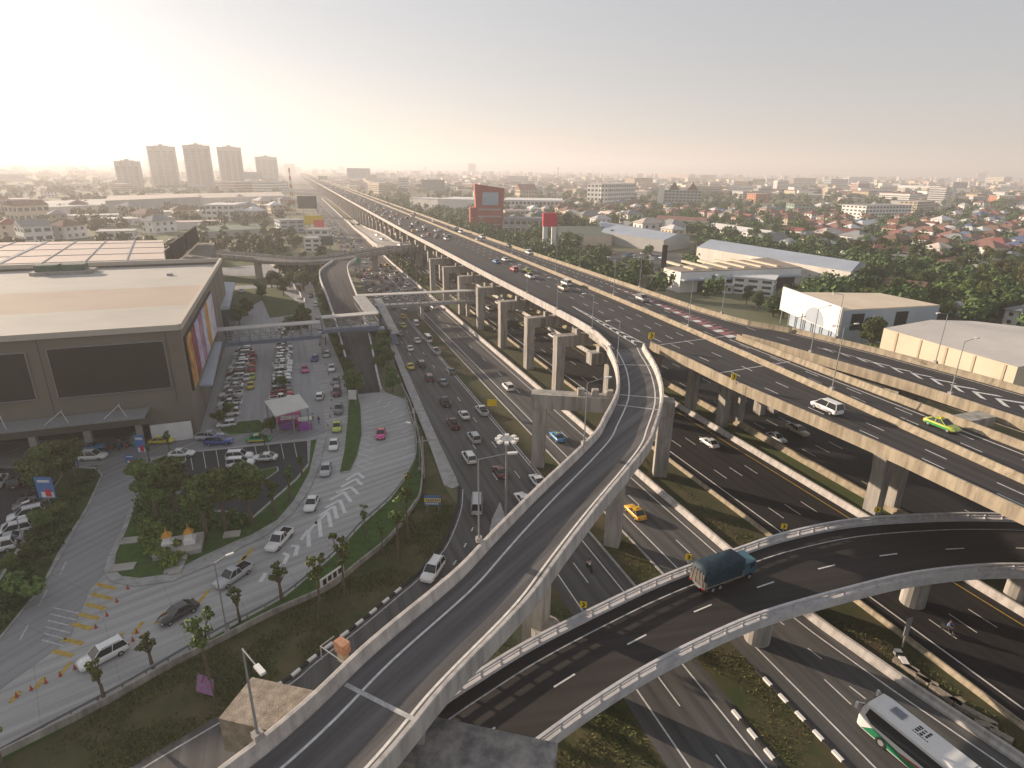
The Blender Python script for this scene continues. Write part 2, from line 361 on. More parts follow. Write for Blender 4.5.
# behind the mall: lawns, lanes and the green field
struct(B('grass').sheet(Gp([(232, 290), (300, 285), (306, 313), (270, 318), (262, 300), (232, 318)]), ZR*2), 'back_lawn')
struct(B('conc_road').sheet(Gp([(220, 268), (268, 264), (275, 264), (306, 302), (300, 304), (262, 276), (220, 276)]), ZR*3), 'back_lane')
struct(B('grass').sheet([W(262, -60), W(262, 25), W(330, 25), W(330, -120)], ZR), 'tree_belt_ground')
struct(B('far').sheet([W(420, -150), W(420, -10), W(480, -8), W(480, -170)], ZR), 'sports_field')

# ------------------------------------------------------------------ paint on the ground
def dashes(mb, v, z, u0, u1, w=.14, on=3.0, off=9.0, ph=0):
    u = u0+ph
    while u < u1:
        mb.ribbon([[W(u, v-w/2, z), W(u+on, v-w/2, z)], [W(u, v+w/2, z), W(u+on, v+w/2, z)]]); u += on+off
def line(mb, vf, z, u0, u1, w=.16):
    f = vf if callable(vf) else (lambda u: vf)
    mb.ribbon([vline(lambda u: f(u)-w/2, z, us, u0, u1), vline(lambda u: f(u)+w/2, z, us, u0, u1)])
pm = B('paint'); z1 = ZR+.008
line(pm, 57.6, z1, -40, 1500, .2)
for v in (60.5, 63.4, 66.2): dashes(pm, v, z1, -30, 500, ph=v % 3)
for v in (80, 83.4, 86.8): dashes(pm, v, z1, 30, 400, ph=v % 3)
line(pm, 40.0, z1, -30, 1000, .17); line(pm, lambda u: vE(u)-1.1, z1, -30, 800, .17)
dashes(pm, 43.3, z1, -10, 400, ph=2)
for u in (19, 23, 28, 33, 38): pm.ribbon([[W(u, 45.0, z1), W(u+1.6, 44.8, z1)], [W(u, 45.15, z1), W(u+1.6, 44.95, z1)]])
line(pm, 25.9, z1, -30, 58, .16); line(pm, 31.7, z1, -30, 64, .16); dashes(pm, 28.6, z1, -30, 75, on=4, off=5)
for v in (26.5, 30.0): dashes(pm, v, z1, 75, 190, on=2.5, off=9, ph=v % 4)
line(pm, 33.0, z1, 66, 190, .15)
struct(pm, 'lane_marking')
line2 = B('paint_y'); line(line2, 69.2, z1, -40, 900, .18); line(line2, 78.2, z1, -40, 900, .18); struct(line2, 'yellow_edge_line')
# slip road lines
sl = B('paint_old'); q = [a.lerp(b_, .5) for a, b_ in zip(*bz)]
for i in range(0, 56, 4): sl.ribbon([offs(q[i:i+2], .1, .01), offs(q[i:i+2], -.1, .01)])
q = [a.lerp(b_, .10) for a, b_ in zip(*bz)]; sl.ribbon([offs(q, .08, .01), offs(q, -.08, .01)])
struct(sl, 'slip_road_line')
# hatched gore on the concrete road: chevrons and side combs
hz = ZR+.01; hp = B(mat('road_paint_faint', (.47, .47, .465), .8, .15, 1.5))
comb = [((363, 408), (372, 404)), ((363.5, 413), (373, 410)), ((364, 418), (374, 416)), ((364, 423), (375, 421)), ((363.5, 428), (375, 427)), ((363, 433), (375.5, 433)), ((362, 438), (375.5, 439)), ((361, 443), (375, 446)), ((359.5, 448), (374.5, 452)), ((358, 453), (373, 458)), ((356, 458), (372, 464)), ((354, 463), (368, 470))]
for a, b_ in comb: hp.obox(G(*a), G(*b_), .22, 0.004, hz)
comb2 = [((377, 404), (383, 397)), ((384, 408), (391, 401)), ((390, 413), (398, 407)), ((395, 419), (404, 413)), ((399, 426), (409, 420)), ((402, 433), (412, 428)), ((404, 441), (414, 436)), ((405, 449), (415, 445)), ((404, 457), (414, 453))]
for a, b_ in comb2: hp.obox(G(*a), G(*b_), .22, 0.004, hz)
hp2 = B(mat('road_paint_soft', (.66, .66, .65), .8, 0, 1.2, col2=(.44, .44, .43), mask=.38))
chev = [((346, 480), (358, 473), (364, 478)), ((341, 487), (356, 479), (362, 485)), ((336, 493), (351, 487), (358, 494)), ((330, 500), (344, 492), (351, 502)), ((325, 508), (340, 500), (345, 513)), ((319, 516), (334, 506), (337, 519)), ((315, 524), (328, 512), (331, 527)), ((308, 532), (319, 520), (321, 537)), ((301, 540), (308, 530), (309, 547)), ((291, 546), (298, 546), (295, 556)), ((283, 553), (288, 555), (284, 564)), ((274, 568), (279, 564), (276, 572)), ((262, 578), (266, 573), (260, 582))]
for a, b_, c in chev: hp2.obox(G(*a), G(*b_), .42, 0.004, hz); hp2.obox(G(*b_), G(*c), .5, 0.004, hz+.004)
struct(hp, 'hatching'); struct(hp2, 'chevron_marking')
yb = B('paint_y')
for x, y in [(104, 586), (100, 596), (94, 606), (87, 616), (80, 626), (71, 641), (61, 653)]: yb.obox(G(x-8, y-2), G(x+12, y+3), .5, .004, hz+.006)
for x, y in [(248, 554), (240, 562), (227, 576), (221, 583), (204, 596), (185, 607), (160, 618), (138, 628), (118, 639), (92, 652), (66, 668), (40, 683), (15, 697), (-8, 706)]: yb.obox(G(x-5, y+6), G(x+5, y-6), .42, .004, hz+.006)
struct(yb, 'yellow_bar')
wz = B('paint_old')
for (a, b_) in [((39, 606), (47, 590)), ((60, 575), (66, 562)), ((20, 640), (28, 625))]: wz.obox(G(*a), G(*b_), .16, .004, ZR*1.5+.01)
for k in range(6): wz.obox(G(42+k*2, 640-k*6.5), G(64+k*3, 646-k*6.5), .14, .004, ZR*1.5+.01)
for k in range(9): a = G(190+k*13, 452.5-k*1.2); b_ = G(193+k*13, 470-k*1.6); wz.obox(a, b_, .12, .004, ZR*2+.01)
for i in range(22): wz.obox(W(112+i*3.0, -16.5), W(112+i*3.0, -11.5), .12, .004, ZR+.006); wz.obox(W(112+i*3.0, -5.5), W(112+i*3.0, -.5), .12, .004, ZR+.006)
struct(wz, 'bay_line')

# ------------------------------------------------------------------ walls, barriers, kerbs
def jersey(path, h, w, name, label, cat='barrier', mt='parapet', stripes=None):
    """concrete barrier with sloped toe"""
    o = [offs(path, s*w/2*k, z) for s, k, z in ((-1, 1, 0), (-1, .95, h*.3), (-1, .45, h*.6), (-1, .4, h), (1, .4, h), (1, .45, h*.6), (1, .95, h*.3), (1, 1, 0))]
    ob = B(mt).ribbon(o, True).build(name, org=tuple(path[0])); tag(ob, label, cat); return ob
jersey(vline(lambda u: vE(u)+.5, 0, us, -40, 1000), .85, .8, 'concrete_barrier', 'long pale concrete barrier between the inner road and the pier verge')
jersey(vline(55.4, 0, us, -40, 1000), .55, .5, 'concrete_barrier', 'low ochre concrete barrier along the left edge of the dark main road', mt='parapet_old')
jersey(vline(70.9, 0, us, -40, 1000), .95, .75, 'concrete_barrier', 'white-topped concrete barrier beside the yellow line of the main road', mt='parapet')
jersey(vline(76.2, 0, us, -40, 1000), 1.0, .8, 'concrete_barrier', 'ochre concrete barrier right of the planted central reserve', mt='parapet_old')
for vv, lb in ((33.4, 'left'), (37.7, 'right')):
    k = B('kerb').ribbon([vline(vv-.12, 0, us, 44, 192), vline(vv-.12, .17, us, 44, 192), vline(vv+.12, .17, us, 44, 192), vline(vv+.12, 0, us, 44, 192)])
    struct(k, 'kerb')
def striped(fn, n, name, L=1.0):
    k = MB()
    for i in range(n):
        k.m('black' if i % 2 else 'white'); a = fn(i*L); b_ = fn((i+1)*L-.01); k.obox(a, b_, .3, 0, .24)
    struct(k, name)
striped(lambda s: W(14+s, 32.7), 18, 'striped_kerb'); striped(lambda s: W(12+s, 37.9), 22, 'striped_kerb')
for i in range(10): pass
LL = plen(brL)
def along(P, s):
    for a, b_ in zip(P, P[1:]):
        l = (b_-a).length
        if s <= l: return a.lerp(b_, s/l)
        s -= l
    return P[-1].copy()
# striped stretch of the slip road kerb
i0 = min(range(60), key=lambda i: (brL[i]-G(399, 590)).length); s0 = plen(brL[:i0+1])
striped(lambda s: along(brL, s0+s), 20, 'striped_kerb')
kp = brL[:i0+1]; struct(B('black').ribbon([offs(kp, -.15), offs(kp, -.15, .2), offs(kp, .15, .2), offs(kp, .15)]), 'kerb')
# rail and low wall along the concrete road
rl = resample(smooth(gs, 4), 90)
root = thing('guard_rail', 'dark metal guard rail edging the curved concrete road beside the saplings', 'guard rail', rl[0])
B('steel').ribbon([offs(rl, .06, .5), offs(rl, .06, .8), offs(rl, -.06, .8), offs(rl, -.06, .5)], True).build('rail', root)
me_post = B('steel').box(-.05, .05, -.05, .05, 0, .62).mesh('post')
for i in range(0, 90, 2): link_mesh('post', me_post, root).location = rl[i]-rl[0]
wl = resample(smooth(Gp([(398, 378), (404, 392), (411, 407), (421, 450), (421, 492), (412, 510), (390, 540), (360, 565), (328, 590), (273, 615), (221, 642), (170, 668), (100, 708), (10, 753), (-60, 790)]), 5), 110)
ow = B('conc_st').ribbon([offs(wl, -.09), offs(wl, -.09, .75), offs(wl, .09, .75), offs(wl, .09)], True).build('low_wall', org=tuple(wl[0])); tag(ow, 'low weathered concrete wall curving between the grass strip and wild bank', 'wall')

# ------------------------------------------------------------------ elevated highway
ZD = 15.5; ZT = 16.5
vL_near = lerpf([(-40, 60.2), (28, 60.4), (42, 60.4), (55, 59.6), (66, 58.9), (78, 59.2), (88.5, 58.6)])
vL_far = lerpf([(88.5, 50.9), (92, 51.7), (96, 52.6), (100, 53.2), (108, 53.7), (120, 53.8), (170, 53.8), (240, 54.4), (3500, 54.4)])
vM = lerpf([(-40, 65.5), (33, 68.0), (60, 70.0), (94, 72.2), (112, 73), (150, 74.2), (190, 75), (330, 77), (3500, 77)])
vR_main = lerpf([(-40, 76), (38, 76.6), (88, 77.3)])
vR_out = lerpf([(88, 90.8), (97, 86.6), (110, 85.3), (140, 85.2), (180, 85), (240, 84.4), (300, 84.4), (3500, 84.4)])
vR4 = lerpf([(-40, 106), (30, 99), (50, 97.2), (58, 96.7), (73, 94.7), (88, 91.4)])
vL4 = lerpf([(-40, 88), (30, 84.5), (45, 83.9), (57, 83.4), (65, 82.2), (79, 80.2), (88, 78.2)])
hw = thing('elevated_highway', 'long elevated highway on concrete piers running from right foreground to the horizon', 'highway', W(88.5, 70, 0))
def deck_pair(vl, vr, u0, u1, mt='asph_elev', nm='deck', par=hw):
    ul = [u for u in us if u0 < u < u1]; ul = [u0]+ul+[u1]
    Lr = [W(u, vl(u), ZD) for u in ul]; Rr = [W(u, vr(u), ZD) for u in ul]
    B(mt).ribbon([[p for p in Lr], [p for p in Rr]]).build(nm, par)
    dn = lambda P, dz: [p+Vector((0, 0, dz)) for p in P]
    ins = lambda f, g_, k: [W(u, f(u)+(g_(u)-f(u))*k, ZD) for u in ul]
    # slab edge then girder
    li = [W(u, vl(u)+3.2, ZD) for u in ul]; ri = [W(u, vr(u)-3.0, ZD) for u in ul]
    B('conc_st').ribbon([dn(Rr, -.02), dn(Rr, -.45), dn(ri, -.65), dn(ri, -1.9), dn(li, -1.9), dn(li, -.65), dn(Lr, -.45), dn(Lr, -.02)], True).build('girder', par)
vW4 = lambda u: vL4(u)
deck_pair(vL_near, vR_main, -40, 88.5)
deck_pair(vL_far, lambda u: vR_out(u), 88.5, 3500)
deck_pair(vL4, vR4, -40, 88.5, nm='ramp_deck')
def parapet(path, par, mt='parapet_old', h=1.0, w=.42, name='parapet', side=1):
    """thin concrete parapet, path is its outer top line at deck level; side=1 body to the right"""
    o = [offs(path, side*a, z) for a, z in ((-.06, -.5), (-.06, h-.05), (0, h), (w*.6, h), (w*.7, h*.5), (w, .15), (w, .02), (w*.5, -.02), (w*.5, -.5))]
    if side < 0: o = o[::-1]
    return B(mt).ribbon(o, True).build(name, par)
parapet(vline(vL_near, ZD, us, -40, 88.0), hw); parapet(vline(vR_main, ZD, us, -40, 87.5), hw, side=-1)
parapet(vline(vL_far, ZD, us, 88.5, 3500), hw, 'parapet'); parapet(vline(vR_out, ZD, us, 88.5, 3500), hw, side=-1)
parapet(vline(vL4, ZD, us, -40, 87.5), hw); parapet(vline(vR4, ZD, us, -40, 88.5), hw, side=-1)
mp_ = vline(vM, ZD, us, -40, 3500)
B('parapet_old').ribbon([offs(mp_, a, z) for a, z in ((-.38, .01), (-.36, .25), (-.14, .5), (-.12, .85), (.12, .85), (.14, .5), (.36, .25), (.38, .01))], True).build('median_barrier', hw)
# cross joint box between the two decks
B('conc_st').obox(W(46.5, 77.4), W(46.5, 83.2), 2.2, ZD-.9, ZD+.35).build('crash_cushion', hw)
# paint on the decks
dz = ZD+.008; pm = B('paint')
line(pm, lambda u: vL_near(u)+1.3, dz, -40, 88, .2); line(pm, lambda u: vR_main(u)-1.4, dz, -40, 88, .2)
line(pm, lambda u: vL_far(u)+1.0, dz, 89, 1500, .18); line(pm, lambda u: vR_out(u)-1.0, dz, 92, 1500, .18)
line(pm, lambda u: vR4(u)-1.1, dz, -40, 88, .18); line(pm, lambda u: vL4(u)+1.0, dz, -40, 86, .18)
def dashes_f(mb, vf, z, u0, u1, w=.15, on=2.6, off=5.4, ph=0):
    u = u0+ph
    while u < u1:
        mb.add([W(u, vf(u)-w/2, z), W(u, vf(u)+w/2, z), W(u+on, vf(u+on)+w/2, z), W(u+on, vf(u+on)-w/2, z)], [(0, 1, 2, 3)]); u += on+off
for k in (.36, .66):
    dashes_f(pm, lambda u, k=k: vL_near(u)*(1-k)+vM(u)*k, dz, -20, 88, ph=k*5); dashes_f(pm, lambda u, k=k: vM(u)*(1-k)+vR_main(u)*k, dz, -20, 88, ph=k*9)
thr = lambda u: 58.9+(u-88.5)*.035
for k in (.27, .52, .76): dashes_f(pm, lambda u, k=k: thr(u)*(1-k)+vM(u)*k+.1, dz, 89, 700, ph=k*5)
for k in (.3, .6): dashes_f(pm, lambda u, k=k: vM(u)*(1-k)+81.5*k, dz, 89, 700, ph=k*9)
dashes_f(pm, lambda u: 81.8, dz, 146, 420, .25, 1.5, 1.5)
dashes_f(pm, lambda u: vL4(u)*.45+vR4(u)*.55, dz, 66, 146, ph=2)
# transverse joints
for u in (72, 88.7): pm.m('paint_old'); pm.add([W(u-.12, vL_near(min(u, 88))+.8, dz+.004), W(u+.12, vL_near(min(u, 88))+.8, dz+.004), W(u+1.6, vR_main(u)-.8, dz+.004), W(u+1.3, vR_main(u)-.8, dz+.004)], [(0, 3, 2, 1)])
pm.build('lane_marking', hw)
for k in range(24):
    u = 8+k*20.5
    if abs(u-72) < 3 or abs(u-88.5) < 3: continue
    f1, f2 = (vL_near, vR_main) if u < 88 else (vL_far, vR_out); jm = B('black'); jm.add([W(u, f1(u)+.5, dz+.006), W(u+.12, f1(u)+.5, dz+.006), W(u+.12, f2(u)-.5, dz+.006), W(u, f2(u)-.5, dz+.006)], [(0, 3, 2, 1)]); jm.build('expansion_joint', hw)
# gore left of the through lanes (white herringbone)
gm = B('paint')
def quad(mb, a, b_, c, d, z): mb.add([W(*a, z), W(*b_, z), W(*c, z), W(*d, z)], [(0, 1, 2, 3)])
gl = lambda u: 58.1+max(0, 124-u)*0*0-(124-u)*.012; gr = lambda u: 58.9+(u-88.5)*.035
gl = lambda u: 57.0+(u-90)*.092
for f in (gl, gr): gm.ribbon([[W(u, f(u)-.09, dz) for u in range(90, 124, 3)], [W(u, f(u)+.09, dz) for u in range(90, 124, 3)]])
for i in range(9):
    u = 91+i*3.2; m1 = (gl(u)+gr(u))/2; 
    if gr(u)-gl(u) < .3: break
    quad(gm, (u, gl(u)), (u+1.5, m1), (u+2.4, m1), (u+.9, gl(u)), dz+.003); quad(gm, (u+1.5, m1), (u, gr(u)), (u+.9, gr(u)), (u+2.4, m1), dz+.006)
gm.build('gore_marking', hw)
gm = B('paint_r'); gx = lerpf([(88, 77.9), (102, 79.5), (124, 81.3), (146, 82.1)]); gw = lambda u: 1.9*(1-(u-88)/60)+.15
for i in range(28):
    u = 89+i*2.05; gm.m('paint_r' if i % 2 else 'paint'); quad(gm, (u, gx(u)-gw(u)/2-.5), (u, gx(u)+gw(u)/2-.5), (u+1.7, gx(u+1.7)+gw(u)/2-.5), (u+1.7, gx(u+1.7)-gw(u)/2-.5), dz)
gm.m('paint_r')
for i in range(24): u = 89.9+i*2.05; quad(gm, (u, gx(u)+gw(u)/2-.4), (u, gx(u)+gw(u)*1.25-.2), (u+.9, gx(u)+gw(u)*1.25-.2), (u+.9, gx(u)+gw(u)/2-.4), dz+.003)
gm.build('red_hatching', hw)
gm = B('paint')
for i in range(24):                                      # chevrons along the right ramp
    u = 20+i*3.05; wch = .5+2.6*max(0, min(1, (72-u)/45)); c = vL4(u)*.45+vR4(u)*.55
    if u > 76: break
    quad(gm, (u, c-wch), (u+2.4, c), (u+3.3, c), (u+.9, c-wch), dz+.004); quad(gm, (u+2.4, c), (u, c+wch), (u+.9, c+wch), (u+3.3, c), dz+.008)
gm.build('chevron_marking', hw)
# piers: T piers under the main deck, twin columns with flare
def pier_T(u, v, vl, vr, zt=13.55, name='pier'):
    mb = B('conc_st')
    for dv in (-1.7, 1.7):
        a = .75
        vs = []
        for z, k, e in ((0, 1, 0), (6.5, 1, 0), (10.2, 1.25, .35*(1 if dv > 0 else -1)), (11.9, 2.0, 1.2*(1 if dv > 0 else -1))):
            vs.append([W(u+su*1.0, v+dv+e+sv*a*k*(.9), z) for su, sv in ((-1, -1), (1, -1), (1, 1), (-1, 1))])
        for q0, q1 in zip(vs, vs[1:]):
            mb.add(q0+q1, [(i, (i+1) % 4, (i+1) % 4+4, i+4) for i in range(4)])
        mb.add(vs[-1], [(0, 1, 2, 3)])
    mb.prism([W(u-1.2, vl), W(u+1.2, vl), W(u+1.2, vr), W(u-1.2, vr)], 11.9, zt)
    mb.build(name, hw)
for u in [17, 51.5, 84]: pier_T(u, 75.0, 69.5, 78)
for u in [30, 62, 86.5]: pier_T(u, 89.5 if u < 80 else 86, 86, 93.5)
B('conc_st').prism([W(91.4, 71.4), W(93.2, 71.4), W(93.2, 73), W(91.4, 73)], 0, 13.6).build('pier', hw)
# portal frames
portal_u = [110.6, 127.6, 146.7, 166.9, 187.5, 208, 229]
def portal(u, v0, v1, zt=12.5, par=hw, name='portal_frame', ped=(55.5, 58, 62, 66, 70), w=2.2, cw=2.1, dep=2.3, cols=None):
    mb = B('conc_st')
    mb.prism([W(u-w/2, v0), W(u+w/2, v0), W(u+w/2, v1), W(u-w/2, v1)], zt-dep, zt)
    for vc in (cols or (v0+1.0, v1-1.2)): mb.prism([W(u-cw/2, vc-.95), W(u+cw/2, vc-.95), W(u+cw/2, vc+.95), W(u-cw/2, vc+.95)], 0, zt-dep+.01, bottom=False)
    for vp in ped: mb.prism([W(u-.55, vp-.45), W(u+.55, vp-.45), W(u+.55, vp+.45), W(u-.55, vp+.45)], zt-.01, ZD-1.89)
    return mb.build(name, par)
for u in portal_u: portal(u, 50.4, 74.5)
for i in range(26): 
    u = 250+i*22; portal(u, 58, 77, name='portal_frame', ped=(60, 66, 72), cols=(60.0, 72.5)) if i < 22 else None
mb = B('conc_st')
for i in range(90): u = 740+i*28; mb.prism([W(u-1.2, 58), W(u+1.2, 58), W(u+1.2, 80), W(u-1.2, 80)], 11, 13.5); [mb.prism([W(u-1, v-1), W(u+1, v-1), W(u+1, v+1), W(u-1, v+1)], 0, 11) for v in (60, 74)]
o = mb.build('far_pier', hw); o['kind'] = 'stuff'

# ------------------------------------------------------------------ curved ramp passing the camera
r1L = relax(smooth([W(104, 53.5, ZT), W(98, 52.8, ZT), W(93, 51.9, ZT)] + Gp([(611.5, 352), (617, 367), (617.5, 387), (611, 403), (603, 417), (597.5, 428), (575.6, 450), (535, 487.5), (485, 537.5), (453, 571), (371, 636.6), (317, 688.6), (262, 735), (221, 765), (150, 822), (80, 880)], ZT), 6), 6)
n1 = 110; r1L = resample(r1L, n1)
wid = [8.0*(1-min(1, i/18))+6.35*min(1, i/18) for i in range(n1)]
r1L = [p-Vector((0, 0, ZT-ZD)) for p in r1L]             # deck level, heading towards the camera; the far side is on the path's left
ramp = thing('curved_ramp', 'curved one lane concrete ramp leaving the elevated highway and sweeping past the camera', 'ramp', (r1L[0].x, r1L[0].y, 0))
def deck_path(P, wd, par, mt, zb=-1.9, side=-1, nm='deck', gin=1.2, pmat='parapet', pars=(1, 1), gm_='conc_st'):
    """P = left (far) edge at deck level; width list wd towards `side`"""
    e0 = P; e1 = offs(P, [side*w for w in wd]); B(mt).ribbon([e0, e1] if side > 0 else [e1, e0]).build(nm, par)
    i0 = offs(P, side*gin); i1 = offs(P, [side*(w-gin) for w in wd])
    dn = lambda Q, z: [p+Vector((0, 0, z)) for p in Q]
    B(gm_).ribbon([dn(e1, -.02), dn(e1, -.4), dn(i1, -.6), dn(i1, zb), dn(i0, zb), dn(i0, -.6), dn(e0, -.4), dn(e0, -.02)], True).build('girder', par)
    if pars[0]: parapet(e0[pars[0]-1:], par, pmat, side=side)
    if pars[1]: parapet(e1[pars[1]-1:], par, pmat, side=-side)
    return e0, e1
r1L = dn(r1L, -.012) if False else [p-Vector((0, 0, .012)) for p in r1L]
K0 = min(range(n1), key=lambda i: abs(UV(r1L[i])[0]-88.4)); e1_ = offs(r1L, [-w for w in wid]); K1 = min(range(n1), key=lambda i: abs(UV(e1_[i])[0]-87.6))
deck_path(r1L, wid, ramp, 'asph_ramp', pars=(K0+1, K1+1))
cur = lambda f, z=.01: offs(r1L, [-w*f for w in wid], z)
mb = B('paint')
for f in (.27, .835):
    c = cur(f)[K0-3:]; mb.ribbon([offs(c, .09), offs(c, -.09)])
mb.m('paint_old')
for fr in (24, 38, 42, 95):
    a, b_ = cur(.08)[fr], cur(.93)[fr]; mb.obox(a, b_, .3, ZD+.002, ZD+.016)
mb.build('lane_marking', ramp)
mb = B('conc')                                           # raised inner kerb line
def r1_at(i): return r1L[i]
# single columns and the two column portal
def col_part(c, hx, hy, rz, z0, z1, par, name='column', mt='conc_st'):
    R3 = Matrix.Rotation(rz, 3, 'Z'); m_ = B(mt).box(-hx, hx, -hy, hy, z0, z1, xf=lambda p: R3 @ p + Vector((c.x, c.y, 0))); return m_.build(name, par)
mb = B('conc_st'); a = W(80.8, 33.2); b_ = W(70.5, 52.2); mb.obox(a, b_, 2.4, 10.3, 12.6)
for t in (.06, .95):
    c = a.lerp(b_, t); R3 = Matrix.Rotation(A-R(28), 3, 'Z'); mb.box(-1.05, 1.05, -1.0, 1.0, 0, 10.31, xf=lambda p: R3 @ p + Vector((c.x, c.y, 0)))
for t in (.35, .45, .55, .65, .78): c = a.lerp(b_, t); mb.box(-.5, .5, -.5, .5, 12.59, 13.62, xf=lambda p: p+Vector((c.x, c.y, 0)))
mb.build('portal_frame', ramp)
mb = B('conc_st'); a = W(97.5, 51.6); b_ = W(97.5, 68); mb.obox(a, b_, 2.2, 10.2, 12.5)
for c in (W(97.5, 56.5), W(97.5, 66.5)): mb.obox(c-DV*.9, c+DV*.9, 1.9, 0, 10.21)
mb.obox(W(97.5, 53.4), W(97.5, 54.6), 1.1, 12.49, 13.62); mb.build('portal_frame', ramp)
for (px, py) in ((603, 541), (527, 662)):
    c = G(px, py); j = min(range(n1), key=lambda i: ((r1L[i]-c).xy).length)
    tp = offs(r1L, [-w/2 for w in wid])[j]; d = (r1L[j+1]-r1L[j]).xy.normalized(); rz = math.atan2(d.y, d.x)
    c = Vector((tp.x, tp.y, 0)).lerp(c, .35)
    col_part(c, 1.0, .95, rz, 0, 11.9, ramp)
    R3 = Matrix.Rotation(rz, 3, 'Z'); m_ = B('conc_st').frus((-1.1, 1.1, -.98, .98), (-1.1, 1.1, -2.2, 2.2), 11.9, 13.61); m_.v = [tuple(R3 @ Vector(p) + Vector((tp.x, tp.y, 0))) for p in m_.v]; m_.build('pier_cap', ramp)
# massive portal beam under the ramp, at the bottom of the view
bz0 = 12.9
pa, pb, pc = G(252, 677, bz0), G(230, 703, bz0), G(558, 743, bz0)
dirb = (pc-pa).normalized(); wv = Vector((dirb.y, -dirb.x, 0)); wb = 3.3
if wv.dot(pb-pa) < 0: wv = -wv
pf = thing('portal_beam', 'massive stained concrete portal beam carrying the curved ramp over the lower ramp', 'beam', (pa.x, pa.y, 0))
mb = B('conc_rough'); e0 = pa; e1 = G(330, 697, bz0)
def beam(mb, s0, s1, zb, zt):
    P_ = [pa+dirb*s0, pa+dirb*s1, pa+dirb*s1+wv*wb, pa+dirb*s0+wv*wb]; return mb.prism(P_, zb, zt)
L_ = (pc-pa).length
beam(mb, 0, 4.5, bz0-2.7, bz0).build('beam_end', pf)
beam(B('conc_dirty'), 4.5, L_, bz0-2.7, bz0).build('beam', pf)
P_ = [pa+dirb*0.6+wv*.3, pa+dirb*3.2+wv*.3, pa+dirb*3.2+wv*(wb-.3), pa+dirb*.6+wv*(wb-.3)]; B('conc_rough').prism(P_, 0, bz0-2.69).build('column', pf)
P_ = [pa+dirb*(L_-2.8)+wv*.3, pa+dirb*(L_-.3)+wv*.3, pa+dirb*(L_-.3)+wv*(wb-.3), pa+dirb*(L_-2.8)+wv*(wb-.3)]; B('conc_st').prism(P_, 0, bz0-2.69).build('column', pf)
mb = B('conc')
for s in (6.2, 8.4, 10.6, 12.4): c = pa+dirb*s+wv*wb/2; mb.box(-.45, .45, -.45, .45, bz0-.01, 13.62, xf=lambda p: p+Vector((c.x, c.y, 0)))
mb.build('bearing', pf)

# ------------------------------------------------------------------ lower curved ramp with open railings
Z2 = 6.9; RT = 1.05
fr = relax(smooth(Gp([(1180, 528), (1100, 518), (1040, 514), (977, 512), (925, 513), (850, 518), (782.5, 532), (737.5, 547), (662.5, 574), (587.5, 609), (524, 641), (475, 671), (445, 690), (380, 735), (320, 780), (260, 830)], Z2+RT), 6), 4)
nr = relax(smooth(Gp([(1180, 585), (1100, 568), (1060, 565), (1022, 564), (977, 565), (910, 573), (850, 587.5), (786, 605), (737.5, 622), (662.5, 658), (602.5, 694), (539, 739), (480, 785), (430, 835), (380, 890)], Z2+RT), 6), 4)
n2 = 120; fr = resample(fr, n2); nr = resample(nr, n2)
fr = [p-Vector((0, 0, RT)) for p in fr]; nr = [p-Vector((0, 0, RT)) for p in nr]
r2 = thing('lower_ramp', 'dark lower ramp with white open railings curving under the elevated highway', 'ramp', (nr[40].x, nr[40].y, 0))
B('asph_ramp2').ribbon([nr, fr]).build('deck', r2)
dn = lambda Q, z: [p+Vector((0, 0, z)) for p in Q]
mixp = lambda k: [a.lerp(b_, k) for a, b_ in zip(fr, nr)]
B('rail').ribbon([dn(nr, -.02), dn(nr, -.75), dn(mixp(.85), -.9), dn(mixp(.82), -1.35), dn(mixp(.18), -1.35), dn(mixp(.15), -.9), dn(fr, -.75), dn(fr, -.02)], True).build('girder', r2)
def open_rail(P, s):                                     # kerb, posts and two beams
    k = B('rail'); k.ribbon([offs(P, s*a, z) for a, z in ((-.08, -.3), (-.08, .32), (.35, .32), (.35, -.01))], True).build('rail_kerb', r2)
    t = B('rail'); t.ribbon([offs(P, s*a, z) for a, z in ((0, RT-.2), (0, RT), (.24, RT), (.24, RT-.2))], True)
    t.ribbon([offs(P, s*a, z) for a, z in ((.04, RT-.52), (.04, RT-.38), (.2, RT-.38), (.2, RT-.52))], True); t.build('top_rail', r2)
    LP = plen(P); me_ = B('rail').box(-.12, .12, -.1, .1, .31, RT-.19).mesh('rail_post'); s_ = 0
    while s_ < LP-1:
        a = along(P, s_); b_ = along(P, s_+.25); d = (b_-a).normalized(); n_ = Vector((d.y, -d.x, 0))*s*.13
        o = link_mesh('rail_post', me_, r2); o.location = a+n_-r2.location; o.rotation_euler = (0, 0, math.atan2(d.y, d.x)); s_ += 2.0
open_rail(fr, -1); open_rail(nr, 1)
mb = B('paint_old')
for k in (.2, .955): c = [a.lerp(b_, k) for a, b_ in zip(fr, nr)]; c = dn(c, .01); mb.ribbon([offs(c, .07), offs(c, -.07)])
mb.m('paint'); c = dn(mixp(.56), .012); s_ = 4.6; LC = plen(c)
while s_ < LC-4:
    a = along(c, s_); b_ = along(c, s_+2.2); mb.obox(a, b_, .15, a.z-.004, a.z+.004); s_ += 8.0
mb.build('lane_marking', r2)
for px, py, ii in ((722, 612, 0), (1000, 590, 0), (905, 600, 0)):
    c = G(px, py-6); j = min(range(n2), key=lambda i: ((fr[i].lerp(nr[i], .5)-c).xy).length); cc = fr[j].lerp(nr[j], .55); 
    B('conc_st').tube((cc.x, cc.y, 0), (cc.x, cc.y, Z2-1.8), 1.25, 1.25, 16).build('column', r2); B('conc_st').tube((cc.x, cc.y, Z2-1.81), (cc.x, cc.y, Z2-1.34), 1.3, 2.2, 16).build('column_head', r2)
